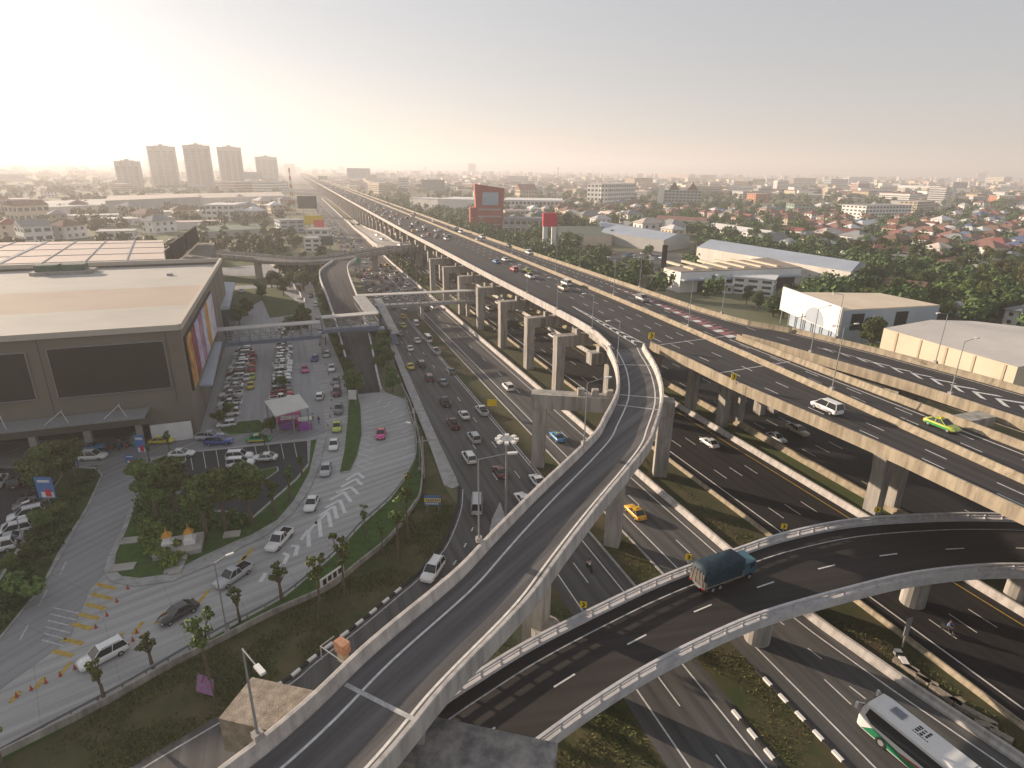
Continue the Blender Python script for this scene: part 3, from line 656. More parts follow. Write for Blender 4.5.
c = G(610, 690); B('conc_st').tube((c.x-6, c.y+2, 0), (c.x-6, c.y+2, Z2-1.34), 1.2, 1.4, 16).build('column', r2)

# ------------------------------------------------------------------ flyover with its descending ramp and the side ramp
fo = thing('flyover', 'grey flyover crossing left to right under the far end of the elevated highway', 'flyover', W(280, 10))
fz = 8.6
flr = relax(smooth(Gp([(120, 247), (205, 250), (262, 254), (300, 257), (335, 254), (360, 250), (400, 245.5), (436, 244)], fz+.9), 6), 3)
nn = 50; flr = resample(flr, nn); flr = [p-Vector((0, 0, .9)) for p in flr]
wf = [9.0]*nn
deck_path(flr, wf, fo, 'asph_mid', side=1, zb=-1.5, pmat='conc_st', pars=(1, 0))
e1 = offs(flr, 9.0); parapet(e1[:24], fo, 'conc_st', side=-1); parapet(e1[33:], fo, 'conc_st', side=-1)
for i in (4, 14, 22, 30, 38, 46): c = flr[i].lerp(e1[i], .5); B('conc').box(-1.2, 1.2, -1, 1, 0, fz-1.49, xf=lambda p: p+Vector((c.x, c.y, 0))).build('column', fo)
rw = thing('descending_ramp', 'ramp descending from the flyover to the concrete road with white edges', 'ramp', W(180, 12))
Lp = [G(333, 262, fz), G(321, 271, fz), G(320.5, 280, fz-.2), G(327, 297, fz-1.6), G(335, 320, 5), G(342, 345, 3), G(349, 370, 1.4), G(357, 394, .05)]
Rp = [G(356, 260, fz), G(348, 266, fz), G(349, 276, fz-.2), G(357, 297, fz-1.6), G(365, 320, 5), G(371, 345, 3), G(376, 370, 1.4), G(381, 392, .05)]
Lp = resample(relax(smooth(Lp, 8), 3), 50); Rp = resample(relax(smooth(Rp, 8), 3), 50)
B('asph_elev').ribbon([dn(Rp, .03), dn(Lp, .03)]).build('deck', rw)
cl = lambda Q, z: [Vector((p.x, p.y, max(0, p.z+z))) for p in Q]
B('conc_st').ribbon([dn(Rp, -.01), cl(Rp, -1.2), cl(Lp, -1.2), dn(Lp, -.01)], True).build('girder', rw)
for P_, s in ((Lp, -1), (Rp, 1)):
    o = [offs(P_, s*a, z) for a, z in ((-.2, -.3), (-.2, .85), (.15, .85), (.15, -.3))]; B('rail').ribbon(o, True).build('parapet', rw)
for i in (8, 16, 24): c = Lp[i].lerp(Rp[i], .5); B('conc').box(-.8, .8, -.8, .8, 0, max(.3, c.z-1.1), xf=lambda p: p+Vector((c.x, c.y, 0))).build('column', rw)
sr = thing('side_ramp', 'curved side ramp with pale parapets rising from the main road to the flyover', 'ramp', W(340, 40))
Lp = [G(347, 220, .1), G(352, 226, 2), G(358, 231, 4), G(366, 237, 6.5), G(373, 243, fz), G(382, 247, fz), G(400, 247.5, fz)]
Rp = [G(353, 220, .1), G(360, 225, 2), G(368, 229, 4), G(379, 233, 6.5), G(388, 238, fz), G(396, 243, fz), G(412, 244.5, fz)]
Lp = resample(smooth(Lp, 6), 40); Rp = resample(smooth(Rp, 6), 40)
B('conc').ribbon([dn(Rp, .06), dn(Lp, .06)]).build('deck', sr); B('conc_st').ribbon([dn(Rp, -.01), cl(Rp, -1.3), cl(Lp, -1.3), dn(Lp, -.01)], True).build('girder', sr)
for P_, s in ((Lp, -1), (Rp, 1)): B('parapet').ribbon([offs(P_, s*a, z) for a, z in ((-.25, -.8), (-.25, .9), (.15, .9), (.15, -.3))], True).build('parapet', sr)
for i in (14, 22, 30): c = Lp[i].lerp(Rp[i], .5); B('conc').box(-1, 1, -1, 1, 0, c.z-1.2, xf=lambda p: p+Vector((c.x, c.y, 0))).build('column', sr)
hzb = MB(); hzb.cur = 0
hm = bpy.data.materials.new('haze'); hm.use_nodes = True; nt = hm.node_tree; nt.nodes.remove(nt.nodes['Principled BSDF']); pv = nt.nodes.new('ShaderNodeVolumePrincipled')
pv.inputs['Density'].default_value = HAZE_DENSITY; pv.inputs['Color'].default_value = (.975, .965, .97, 1); pv.inputs['Anisotropy'].default_value = 0.25; nt.links.new(pv.outputs[0], nt.nodes['Material Output'].inputs['Volume'])
hb = B(hm).box(-14500, 14500, -1200, 14500, -1, 190).build('haze'); tag(hb, 'pale warm haze lying over the whole plain', 'haze', kind='stuff')
#PART2

# ================================================================== buildings
def Pu(x, y, u0):                                        # photo ray met with the plane u = u0
    d = CF + CR*((x-512)/FPX) - CU*((y-384)/FPX); t = u0/d.dot(DU) if True else 0
    return Vector((0, 0, CAM_H)) + d*t
def PvP(x, y, v0):
    d = CF + CR*((x-512)/FPX) - CU*((y-384)/FPX); t = v0/d.dot(DV); return Vector((0, 0, CAM_H)) + d*t
def Hpx(P, y):
    lo, hi = 0.0, 250.0
    for _ in range(40):
        m = (lo+hi)/2; q = Vector((P.x, P.y, m-CAM_H)); yy = 384-FPX*q.dot(CU)/q.dot(CF)
        if yy > y: lo = m
        else: hi = m
    return lo
mall = thing('shopping_mall', 'huge beige shopping mall with flat pale roof and dark blank screens on its front', 'mall', W(110, -18.3, 0))
u0, u1, v0, v1, zr = 109.4, 190.0, -130.0, -18.3, 20.0
RC = [W(u0, v0), W(u0, v1), W(u1, v1), W(u1, v0)]
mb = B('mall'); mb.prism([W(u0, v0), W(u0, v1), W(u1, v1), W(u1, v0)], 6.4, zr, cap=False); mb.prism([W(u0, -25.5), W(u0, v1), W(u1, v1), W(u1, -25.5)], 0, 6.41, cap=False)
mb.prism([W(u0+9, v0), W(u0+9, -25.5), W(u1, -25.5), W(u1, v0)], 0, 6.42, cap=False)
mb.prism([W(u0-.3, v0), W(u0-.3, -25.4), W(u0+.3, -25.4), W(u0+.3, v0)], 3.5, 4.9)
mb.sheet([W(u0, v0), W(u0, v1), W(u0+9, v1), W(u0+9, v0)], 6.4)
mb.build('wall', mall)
mb = B('glass'); mb.prism([W(u0+.5, v0), W(u0+.5, -25.6), W(u0+.9, -25.6), W(u0+.9, v0)], 4.9, 6.39); mb.build('window', mall)
mb = B('mall_roof'); mb.add([W(u0+.4, v0, zr-.5), W(u0+.4, v1-.4, zr-.5), W(u0+22, v1-.4, zr-.9), W(u0+22, v0, zr-.9)], [(0, 1, 2, 3)])
mb.m(mat('mall_roof_tan', (.45, .38, .31), .85, .08, .05)); mb.add([W(u0+22, v0, zr-.9), W(u0+22, v1-.4, zr-.9), W(u0+42, v1-.4, zr-.45), W(u0+42, v0, zr-.45)], [(0, 1, 2, 3)])
mb.m('mall_roof'); mb.add([W(u0+42, v0, zr-.45), W(u0+42, v1-.4, zr-.45), W(u1-.4, v1-.4, zr-1.2), W(u1-.4, v0, zr-1.2)], [(0, 1, 2, 3)])
mb.build('roof', mall)
mb = B(mat('roof_coping', (.48, .44, .38), .8, .06, .5)); rim = [W(u0, v0), W(u0, v1), W(u1, v1), W(u1, v0)]
for a, b_ in ((0, 1), (1, 2), (2, 3)): mb.obox(rim[a], rim[b_], .7, zr-.6-.02*a, zr+.35+.02*a)
mb.build('coping', mall)
for (q0, q1, nm) in (((47, 349), (172, 387), 0), ((-120, 356), (37, 398), 1)):
    a = Pu(*q0, u0); b_ = Pu(*q1, u0); a2 = UV(a)[1]; b2 = UV(b_)[1]; hi = Pu(105 if nm == 0 else 20, 345 if nm == 0 else 353, u0).z; lo = Pu(115 if nm == 0 else 20, 392 if nm == 0 else 400, u0).z
    mb = B(mat('screen_brown', (.036, .032, .024), .8, .12, .2)); mb.prism([W(u0-.35, a2), W(u0-.35, b2), W(u0+.1, b2), W(u0+.1, a2)], lo, hi); sc = mb.build('screen', mall)
    mb = B('steel'); 
    for (x0, x1, zz0, zz1) in ((a2, b2, hi, hi+.1), (a2, b2, lo-.1, lo), (b2, b2+.1, lo, hi), (a2-.1, a2, lo, hi)): mb.prism([W(u0-.38, x0), W(u0-.38, x1), W(u0, x1), W(u0, x0)], zz0, zz1)
    mb.build('screen_frame', mall)
for v in (-20.5, -38.2, -57): B(mat('wall_seam', (.10, .09, .075), .9, 0)).prism([W(u0-.04, v-.06), W(u0-.04, v+.06), W(u0+.1, v+.06), W(u0+.1, v-.06)], 6.6, zr-.7).build('wall_seam', mall)
for u in range(122, 188, 11): B('wall_seam' if False else MATS['wall_seam']).prism([W(u-.06, v1+.05), W(u+.06, v1+.05), W(u+.06, v1-.1), W(u-.06, v1-.1)], .5, zr-.7).build('wall_seam', mall)
for (du, dv, w_, l_, h_) in ((60, -28, .6, .6, .4), (34, -64, .5, .8, .4)):
    q = W(u0+du, v1+dv+18); B('steel').prism([q-DV*l_-DU*w_, q+DV*l_-DU*w_, q+DV*l_+DU*w_, q-DV*l_+DU*w_], zr-1.2, zr-.7+h_).build('roof_vent', mall)
# front canopy with its stays
mb = B('steel'); mb.prism([W(u0-4.6, v0), W(u0-4.6, -24.8), W(u0-.31, -24.8), W(u0-.31, v0)], 6.2, 6.55); mb.build('canopy', mall)
for v in (-29, -37, -45, -53, -61, -69):
    mb = B('lampw'); mb.tube(W(u0-.9, v, 7.6), W(u0-4.0, v-1.6, 6.6), .05); mb.tube(W(u0-.9, v, 7.6), W(u0-4.0, v+1.6, 6.6), .05); mb.tube(W(u0-.2, v, 7.6), W(u0-.9, v, 7.6), .05); mb.build('canopy_stay', mall)
for v in (-27, -34.5, -42, -49.5, -57, -64.5, -72): mb = B('conc'); mb.prism([W(u0-.4, v-.5), W(u0-.4, v+.5), W(u0+.6, v+.5), W(u0+.6, v-.5)], 0, 3.49); mb.build('column', mall)
mb = B('white'); mb.prism([W(u0-.9, -25.2), W(u0-.9, -19.0), W(u0-.4, -19.0), W(u0-.4, -25.2)], .1, 3.3); mb.build('hoarding', mall)
# posters on the right wall
cols = [((.28, .03, .05), (.7, .45, .08)), ((.35, .06, .1), (.12, .02, .03)), ((.6, .6, .68), (.3, .2, .4)), ((.25, .05, .12), (.5, .3, .4)), ((.75, .75, .8), (.2, .25, .45)), ((.7, .38, .05), (.45, .15, .03)), ((.55, .55, .62), (.75, .7, .7)), ((.4, .35, .5), (.7, .7, .75))]
ua = UV(PvP(187, 358, v1))[0]; ub = UV(PvP(212, 312, v1))[0]
B('black').prism([W(ua-.4, v1), W(ub+.4, v1), W(ub+.4, v1+.35), W(ua-.4, v1+.35)], 8.0, 17.6).build('poster_frame', mall)
for i, (c1, c2) in enumerate(cols):
    a = ua+(ub-ua)*i/8; b_ = ua+(ub-ua)*(i+1)/8
    mb = B(mat('poster_%d' % i, c1, .6, 0, .45, col2=c2, mask=.5)); mb.prism([W(a+.15, v1+.3), W(b_-.15, v1+.3), W(b_-.15, v1+.5), W(a+.15, v1+.5)], 8.3, 17.3); mb.build('poster', mall)
mb = B('roof_b'); mb.prism(Gp([(212, 309), (222, 282), (235, 283), (229, 307)], 10), 9.4, 10.2); mb.build('side_canopy', mall)
mb = B('glass_b'); mb.prism(Gp([(213, 312), (221, 287), (232, 288), (227, 310)], 9), 0, 9.39); mb.build('entrance_block', mall)
mb = B('roof_b'); mb.prism(Gp([(196, 386), (212.5, 385), (222, 342), (208, 342)], 6.2), 6.0, 6.35); mb.build('side_canopy', mall)
c = G(66, 268, zr); mb = B('conc')
cc = W(UV(c)[0]-2, UV(c)[1], 0)
mb.obox(cc-DV*6.5, cc+DV*6.5, 6, zr-1.2, zr-.2); mb.build('plant_plinth', mall)
for s in (-3.2, 2.6): mb = B(mat('plant_green', (.10, .14, .11), .6, .15, 1)); mb.obox(cc+DV*(s-2.4), cc+DV*(s+2.4), 3.6, zr-.2, zr+1.3); mb.build('air_conditioner', mall)
# rear wing with ribbed pale roof, signboards
rwg = thing('mall_rear_wing', 'rear wing of the mall with a pink-lit panelled metal roof', 'building', W(195, -30))
Q = [W(191, -130), W(191, -32), W(262, -44), W(270, -130)]
B('mall').prism(Q, 0, 18.4, cap=False).build('wall', rwg)
RP = mat('panel_roof', (.62, .52, .45), .6, .08, .1); mb = B(RP); mb.sheet(Q, 18.4); mb.build('roof', rwg)
mb = B('steel')
for i in range(1, 9): a = Q[1].lerp(Q[0], i*.11); b_ = Q[2].lerp(Q[3], i*.11); mb.obox(a, b_, .35 if i != 4 else 1.2, 18.41, 18.6)
for i in range(1, 5): a = Q[1].lerp(Q[2], i*.22); b_ = Q[0].lerp(Q[3], i*.22); mb.obox(a, b_, .35, 18.41, 18.55)
mb.build('roof_rib', rwg)
sb = thing('rooftop_signboard', 'dark rooftop signboards standing on the blue-grey wing behind the mall', 'signboard', W(215, -22))
B('mall').prism([W(193, -31.9), W(193, -22), W(258, -26), W(258, -31.9)], 0, 17.5).build('base_block', sb)
for a, b_ in ((197, 222), (226, 256)): 
    B('screen').obox(W(a, -31.4), W(b_, -31.4), .5, 18.5, 24).build('board', sb); B('steel').obox(W(a+1, -33.4), W(b_-1, -33.4), .3, 18.4, 22).build('board_frame', sb)
B('sign_b').obox(W(238, -24), W(250, -25.5), .3, 6, 12.5).build('blue_panel', sb)

# footbridges
fb = thing('footbridge', 'covered footbridge with truss sides from the mall over the service road', 'footbridge', W(155, 0))
def truss(par, a, b_, zd, zt, w=2.6, roof='roof_w', dark='steel_b', step=2.4):
    d = (b_-a); L_ = d.length; d.normalize(); n_ = Vector((-d.y, d.x, 0))
    B(dark).obox(a, b_, w, zd-.9, zd).build('bridge_deck', par)
    B(roof).obox(a, b_, w+.5, zt, zt+.28).build('bridge_roof', par)
    for s in (-1, 1):
        mb = B('steel'); o_ = n_*s*(w/2-.08); mb.obox(a+o_, b_+o_, .1, zd+1.1, zd+1.25); k = 0
        while k < L_:
            p = a+d*k+o_; mb.obox(p-d*.09, p+d*.09, .12, zd, zt); 
            if k+step < L_: mb.tube((p.x, p.y, zt-.05), (p.x+d.x*step, p.y+d.y*step, zd+.05), .06, n=4)
            k += step
        mb.build('truss', par)
truss(fb, W(154, -18.2), W(155, 5.6), 5.2, 8.2); truss(fb, W(155.05, 5.9), W(156, 20), 6.4, 9.3)
B('conc').prism([W(154.5, 5.2), W(155.6, 5.2), W(155.6, 6.3), W(154.5, 6.3)], 0, 4.29).build('column', fb)
B('steel_b').prism([W(153.8, 16.8), W(157.2, 16.8), W(157.2, 21.6), W(153.8, 21.6)], 5.2, 5.5).build('landing', fb)
fb2 = thing('footbridge', 'long footbridge with pale flat roof crossing the jammed road to the portal frames', 'footbridge', W(182, 30))
truss(fb2, W(158.5, 19.2), W(183, 18.4), 5.4, 8.6, w=3.0, roof='kerb', dark='steel'); truss(fb2, W(184.8, 18), W(183, 55), 5.4, 8.4, dark='steel')
for v in (21.5, 37.6, 52.5): B('conc').prism([W(183.4, v-.5), W(184.6, v-.5), W(184.6, v+.5), W(183.4, v+.5)], 0, 4.49).build('column', fb2)
st = B('kerb'); a = W(181, 23.6); b_ = W(157, 24.6); st.add([a+DV*-1.1+Vector((0, 0, 8.2)), a+DV*1.1+Vector((0, 0, 8.2)), b_+DV*1.1+Vector((0, 0, 3.2)), b_+DV*-1.1+Vector((0, 0, 3.2))], [(0, 1, 2, 3)]); st.build('stair_roof', fb2)
st = B('steel_b'); st.add([a+DV*-1+Vector((0, 0, 5.2)), a+DV*1+Vector((0, 0, 5.2)), b_+DV*1+Vector((0, 0, .3)), b_+DV*-1+Vector((0, 0, .3)), a+DV*-1+Vector((0, 0, 4.6)), a+DV*1+Vector((0, 0, 4.6)), b_+DV*1, b_+DV*-1], [(0, 1, 2, 3), (7, 6, 5, 4), (0, 3, 7, 4), (1, 5, 6, 2)]); st.build('stair', fb2)
# white tensile shelter with a small market
sh = thing('market_shelter', 'white flat shelter roof on steel posts over the small market', 'shelter', G(290, 425))
cs = Gp([(264, 401), (299, 394), (309, 407), (275, 416)], 4.6); mid = sum(cs, Vector())/4
mb = B(mat('tent_sheet', (.55, .54, .5), .7, .06, .4)); mb.add(cs+[mid+Vector((0, 0, .5))]+[p-Vector((0, 0, .2)) for p in cs], [(0, 1, 4), (1, 2, 4), (2, 3, 4), (3, 0, 4), (5, 8, 7, 6), (0, 5, 6, 1), (1, 6, 7, 2), (2, 7, 8, 3), (3, 8, 5, 0)]); mb.build('roof', sh)
for c in cs + [cs[2].lerp(cs[3], .5)]: q = c.lerp(mid, .08); B('steel').tube((q.x, q.y, 0), (q.x, q.y, 4.5), .12).build('post', sh)

wlp = resample(smooth(Gp([(262, 262), (275, 267), (286, 277), (306, 303)]), 5), 30); ow = B('parapet').ribbon([offs(wlp, -.15), offs(wlp, -.15, 1.3), offs(wlp, .15, 1.3), offs(wlp, .15)], True).build('boundary_wall', org=tuple(wlp[0])); tag(ow, 'pale sunlit wall along the curving lane behind the car park', 'wall')
# generic buildings -----------------------------------------------------------------
wallm = {k: mat('wall_'+k, c, .85, .1, .12, objvar=.05) for k, c in {'white': (.76, .74, .71), 'cream': (.6, .52, .4), 'grey': (.38, .38, .37), 'pink': (.55, .40, .36), 'tan': (.45, .37, .27), 'blue': (.35, .42, .5), 'brown': (.2, .15, .11), 'green': (.3, .42, .35), 'orange': (.6, .25, .13), 'hazeblue': (.42, .46, .48)}.items()}
roofm = {k: mat('rooftile_'+k, c, .85, .15, .6, objvar=.22) for k, c in {'red': (.20, .085, .07), 'terracotta': (.22, .13, .105), 'brown': (.17, .10, .075), 'grey': (.23, .24, .25), 'blue': (.10, .14, .24), 'green': (.10, .15, .12), 'white': (.56, .56, .56), 'darkgreen': (.12, .15, .12), 'pale': (.55, .48, .43), 'factory': (.24, .21, .17)}.items()}
def anym(k): return k if not isinstance(k, str) else (roofm.get(k) or wallm.get(k) or M[k])
def boxrot(par, mt, a, d, n, L, D, z0, z1, nm, s0=0.0, t0=0.0):
    P_ = [a+d*s0+n*t0, a+d*(s0+L)+n*t0, a+d*(s0+L)+n*(t0+D), a+d*s0+n*(t0+D)]
    return B(mt).prism(P_, z0, z1).build(nm, par)
WM = {}
def building(name, label, cat, l, r, ytop, depth, wall='white', roof='grey', storeys=None, gable=False, rise=None, win=True, group=None, hgt=None, overhang=.4, winh=.45, fins=0):
    """l, r: photo points of the near wall's foot, ytop: where its top shows"""
    a = G(*l); b_ = G(*r); d = (b_-a); L_ = d.length; d.normalize(); n = Vector((-d.y, d.x, 0))
    h = hgt or Hpx(a, ytop); t = thing(name, label, cat, tuple(a), 0, group)
    wm = wallm[wall] if wall in wallm else M[wall]; rm = anym(roof)
    B(wm).prism([a, b_, b_+n*depth, a+n*depth], 0, h, cap=True).build('wall', t)
    o = overhang
    if gable:
        rs = rise or depth*.22; P_ = [a-d*o-n*o, b_+d*o-n*o, b_+d*o+n*(depth+o), a-d*o+n*(depth+o)]; k1 = a-d*o+n*depth/2; k2 = b_+d*o+n*depth/2
        up = lambda p, z: Vector((p.x, p.y, z)); mb = B(rm)
        mb.add([up(P_[0], h), up(P_[1], h), up(P_[2], h), up(P_[3], h), up(k1, h+rs), up(k2, h+rs)], [(0, 1, 5, 4), (2, 3, 4, 5), (0, 4, 3), (1, 2, 5), (3, 2, 1, 0)]); mb.build('roof', t)
    else:
        B(rm).prism([a-d*o-n*o, b_+d*o-n*o, b_+d*o+n*(depth+o), a-d*o+n*(depth+o)], h+.005, h+.35).build('roof', t)
    if win:
        ns = storeys or max(1, int(h/3.4)); sh_ = h/ns; nw = max(2, int(L_/4.5)); nd = max(1, int(depth/5))
        single = ns*(nw+2*nd) <= 100 and a.length < 900
        for k in range(ns):
            if single:
                z0 = k*sh_+sh_*(.5-winh/2)+.1; zh_ = sh_*winh; rz_ = math.atan2(d.y, d.x)
                for key_, w_, cnt_, o_, dd_, rr_ in (('f', L_/nw*.33, nw, a, d, rz_), ('l', depth/nd*.3, nd, a, n, rz_+PI/2), ('r', depth/nd*.3, nd, b_, n, rz_+PI/2)):
                    me_ = t.get('x') and None or B('glass_b').box(-w_, w_, -.08, .08, 0, zh_).mesh('window') if k == 0 else WM[key_]
                    WM[key_] = me_; ln = L_ if key_ == 'f' else depth
                    for i in range(cnt_): q_ = link_mesh('window', me_, t); q_.location = o_+dd_*(ln*(i+.5)/cnt_)-a+Vector((0, 0, z0)); q_.rotation_euler = (0, 0, rr_)
                continue
            mb = B('glass_b'); z0 = k*sh_+sh_*(.5-winh/2)+.1; z1_ = z0+sh_*winh
            for i in range(nw): s_ = L_*(i+.5)/nw; w_ = L_/nw*.33; mb.prism([a+d*(s_-w_)-n*.06, a+d*(s_+w_)-n*.06, a+d*(s_+w_)+n*.1, a+d*(s_-w_)+n*.1], z0, z1_)
            for i in range(nd):
                s_ = depth*(i+.5)/nd; w_ = depth/nd*.3
                for q, sg in ((a, -1), (b_, 1)): mb.prism([q+n*(s_-w_)+d*sg*.06, q+n*(s_+w_)+d*sg*.06, q+n*(s_+w_)-d*sg*.1, q+n*(s_-w_)-d*sg*.1], z0, z1_)
            mb.build('window_row', t)
    for i in range(fins): s_ = L_*(i+.5)/fins; boxrot(t, wm, a, d, n, .5, .5, 0, h+.3, 'pilaster', s_, -.5)
    return t, a, d, n, L_, h
# right side, nearer ones
def roofbox(name, label, cat, cor, z, wall, roof, zb=0, group=None, ridge=0):
    P_ = Gp(cor, z); t = thing(name, label, cat, (P_[0].x, P_[0].y, 0), 0, group)
    B(wallm.get(wall) or anym(wall)).prism(P_, zb, z-.02, cap=False).build('wall', t)
    mb = B(anym(roof))
    if ridge:
        m1 = P_[0].lerp(P_[3], .5)+Vector((0, 0, ridge)); m2 = P_[1].lerp(P_[2], .5)+Vector((0, 0, ridge)); mb.add(P_+[m1, m2], [(0, 1, 5, 4), (2, 3, 4, 5), (0, 4, 3), (1, 2, 5)])
    else: mb.prism(P_, z-.02, z+.3)
    mb.build('roof', t); return t, P_
t, P_ = roofbox('warehouse', 'large tan-walled warehouse with pale roof right beside the right hand ramp', 'warehouse', [(884, 328), (1018, 367), (1190, 345), (973, 321)], 9.5, 'cream', 'roof_w', ridge=1.2)
d_ = (P_[1]-P_[0]).normalized(); n_ = Vector((-d_.y, d_.x, 0))
for i in range(5):
    q = P_[0]+d_*(i+.6)*(P_[1]-P_[0]).length/5; B(wallm['tan']).prism([Vector((*(q-n_*.12).xy, 0)), Vector((*(q-n_*.12+d_*.5).xy, 0)), Vector((*(q+n_*.1+d_*.5).xy, 0)), Vector((*(q+n_*.1).xy, 0))], 0, 9.3).build('pilaster', t)
for s_, l_ in ((.06, 9), (.3, 6)): q = P_[0]+d_*(P_[1]-P_[0]).length*s_; B('black').prism([Vector((*(q-n_*.1).xy, 0)), Vector((*(q-n_*.1+d_*l_).xy, 0)), Vector((*(q+n_*.1+d_*l_).xy, 0)), Vector((*(q+n_*.1).xy, 0))], 0, 4).build('doorway', t)
t, P_ = roofbox('showroom', 'blue-white showroom with tan flat roof and a tall white fascia facing the ramp', 'showroom', [(793, 293), (843, 311), (940, 306), (880, 294)], 10, 'blue', 'cream')
d_ = (P_[1]-P_[0]).normalized(); n_ = Vector((-d_.y, d_.x, 0)); q0, q1 = P_[0]-d_*3-n_*1.5, P_[1]+d_*2-n_*1.5; q0.z = q1.z = 0
B('white').obox(q0, q1, .6, 4.2, 11.4).build('fascia', t)
mb = B('roof_b'); qm = q0.lerp(q1, .62)-n_*.34; 
mb.add([qm+d_*math.cos(PI*k/10)*5+Vector((0, 0, 4.4+math.sin(PI*k/10)*4.5)) for k in range(11)], [tuple(range(11))]); mb.build('fascia_emblem', t)
for k in range(7): q = q0.lerp(q1, (k+.3)/7); B('steel').tube((q.x, q.y, 0), (q.x, q.y, 4.3), .2).build('post', t)
for k in (.1, .55): q = P_[1].lerp(P_[2], k)-Vector((0, 0, 0)); e_ = (P_[2]-P_[1]).normalized(); m_ = Vector((e_.y, -e_.x, 0)); B('screen').prism([Vector((*(q+m_*.2).xy, 0)), Vector((*(q+m_*.2+e_*4).xy, 0)), Vector((*(q-m_*.1+e_*4).xy, 0)), Vector((*(q-m_*.1).xy, 0))], 4.5 if k < .3 else 1, 9).build('window', t)
t, P_ = roofbox('factory', 'white factory with brown monitor roof and open loading bays', 'factory', [(664, 268), (681, 272.5), (802, 268), (768, 258)], 8, 'white', 'factory')
d_ = (P_[2]-P_[1]).normalized(); n_ = Vector((-d_.y, d_.x, 0))
for k in range(1, 7): q = P_[1]+d_*(P_[2]-P_[1]).length*k/7.2+n_*3; B('cream' if False else wallm['cream']).obox(Vector((q.x, q.y, 0)), Vector((*(q+n_*22).xy, 0)), 1.5, 8.1, 8.9).build('roof_monitor', t)
for k in range(6): q = P_[1]+d_*(8+k*(P_[2]-P_[1]).length/7.5); q.z = 0; B('black').prism([q-n_*.12, q-n_*.12+d_*8, q+n_*.1+d_*8, q+n_*.1], 0, 4.6).build('loading_bay', t)
B('roof_b').prism([Vector((*(P_[1]-n_*3).xy, 0)), Vector((*(P_[2]-n_*3).xy, 0)), Vector((*P_[2].xy, 0)), Vector((*P_[1].xy, 0))], 5, 5.4).build('bay_canopy', t)
t, P_ = roofbox('long_warehouse', 'very long warehouse with pale blue-grey metal roof among the trees', 'warehouse', [(697, 247), (851, 272), (866, 264), (722, 241)], 8, 'offwhite', 'roof_b', ridge=2.5)
d_ = (P_[1]-P_[0]).normalized(); 
t, P_ = roofbox('warehouse', 'long warehouse with pale grey metal roof behind the green-roofed shed', 'warehouse', [(600, 232), (664, 240), (690, 236), (600, 221)], 7, 'grey', 'roof_b', ridge=2.5)
t, P_ = roofbox('shed', 'green-roofed cream shed beside the red-topped pylon', 'shed', [(557, 236), (612, 236), (606, 226), (560, 226)], 6, 'cream', 'darkgreen', ridge=2.5)
t, *_ = building('villa', 'three storey white villa among trees in front of the factory', 'house', (731, 293), (772, 297), 277, 12, 'white', 'white', 3)
t2, a, d, n, L_, h = building('villa_annex', 'low white annex at the foot of the white villa', 'house', (722, 293), (731, 294), 285, 8, 'white', 'white', 1)
# red building with a screen
rb = thing('red_building', 'red slanted-top building with a blue screen beside the elevated highway', 'building', G(487, 232))
a, b_ = G(477, 231), G(502, 231); d = (b_-a); L_ = d.length; d.normalize(); n = Vector((-d.y, d.x, 0)); h1 = Hpx(a, 184); h2 = h1-3.0
up = lambda p, z: Vector((p.x, p.y, z))
mb = B('redbrick'); o1 = d*1.5
mb.add([up(a, 0), up(b_, 0), up(b_+n*14, 0), up(a+n*14, 0), up(a-o1, h1), up(b_+o1*1.2, h2), up(b_+o1*1.2+n*14, h2), up(a-o1+n*14, h1)], [(0, 1, 5, 4), (1, 2, 6, 5), (2, 3, 7, 6), (3, 0, 4, 7), (4, 5, 6, 7)]); mb.build('wall', rb)
mb = B(mat('screen_blue', (.25, .36, .5), .3, 0, .3, col2=(.45, .5, .56))); mb.prism([a+d*L_*.22-n*.6, a+d*L_*.85-n*.6, a+d*L_*.85-n*.1, a+d*L_*.22-n*.1], h1*.56, h1*.83); mb.build('screen', rb)
for k in (.12, .3, .45): mb = B(wallm['grey']); mb.prism([a+d*1-n*.1, b_-d*1-n*.1, b_-d*1+n*.1, a+d*1+n*.1], h1*k, h1*k+1.1); mb.build('window_row', rb)
mb = B('redbrick'); mb.prism([a-d*5+n*1, a-d*.1+n*1, a-d*.1+n*15, a-d*5+n*15], 0, h1*.5); mb.build('side_wing', rb)
# red topped pylon
py_ = thing('sign_pylon', 'tall pylon of two white columns carrying a plain crimson box', 'sign', G(548, 254))
c1, c2 = G(544.5, 255), G(553, 255); d = (c2-c1).normalized(); n = Vector((-d.y, d.x, 0)); hh = Hpx(c1, 213)
for c in (c1, c2): B('white').prism([c-d*1.2-n*1.2, c+d*1.2-n*1.2, c+d*1.2+n*1.2, c-d*1.2+n*1.2], 0, hh-7).build('column', py_)
B('red').prism([c1-d*1.5-n*1.5, c2+d*1.5-n*1.5, c2+d*1.5+n*1.5, c1-d*1.5+n*1.5], hh-7.02, hh).build('sign_box', py_)
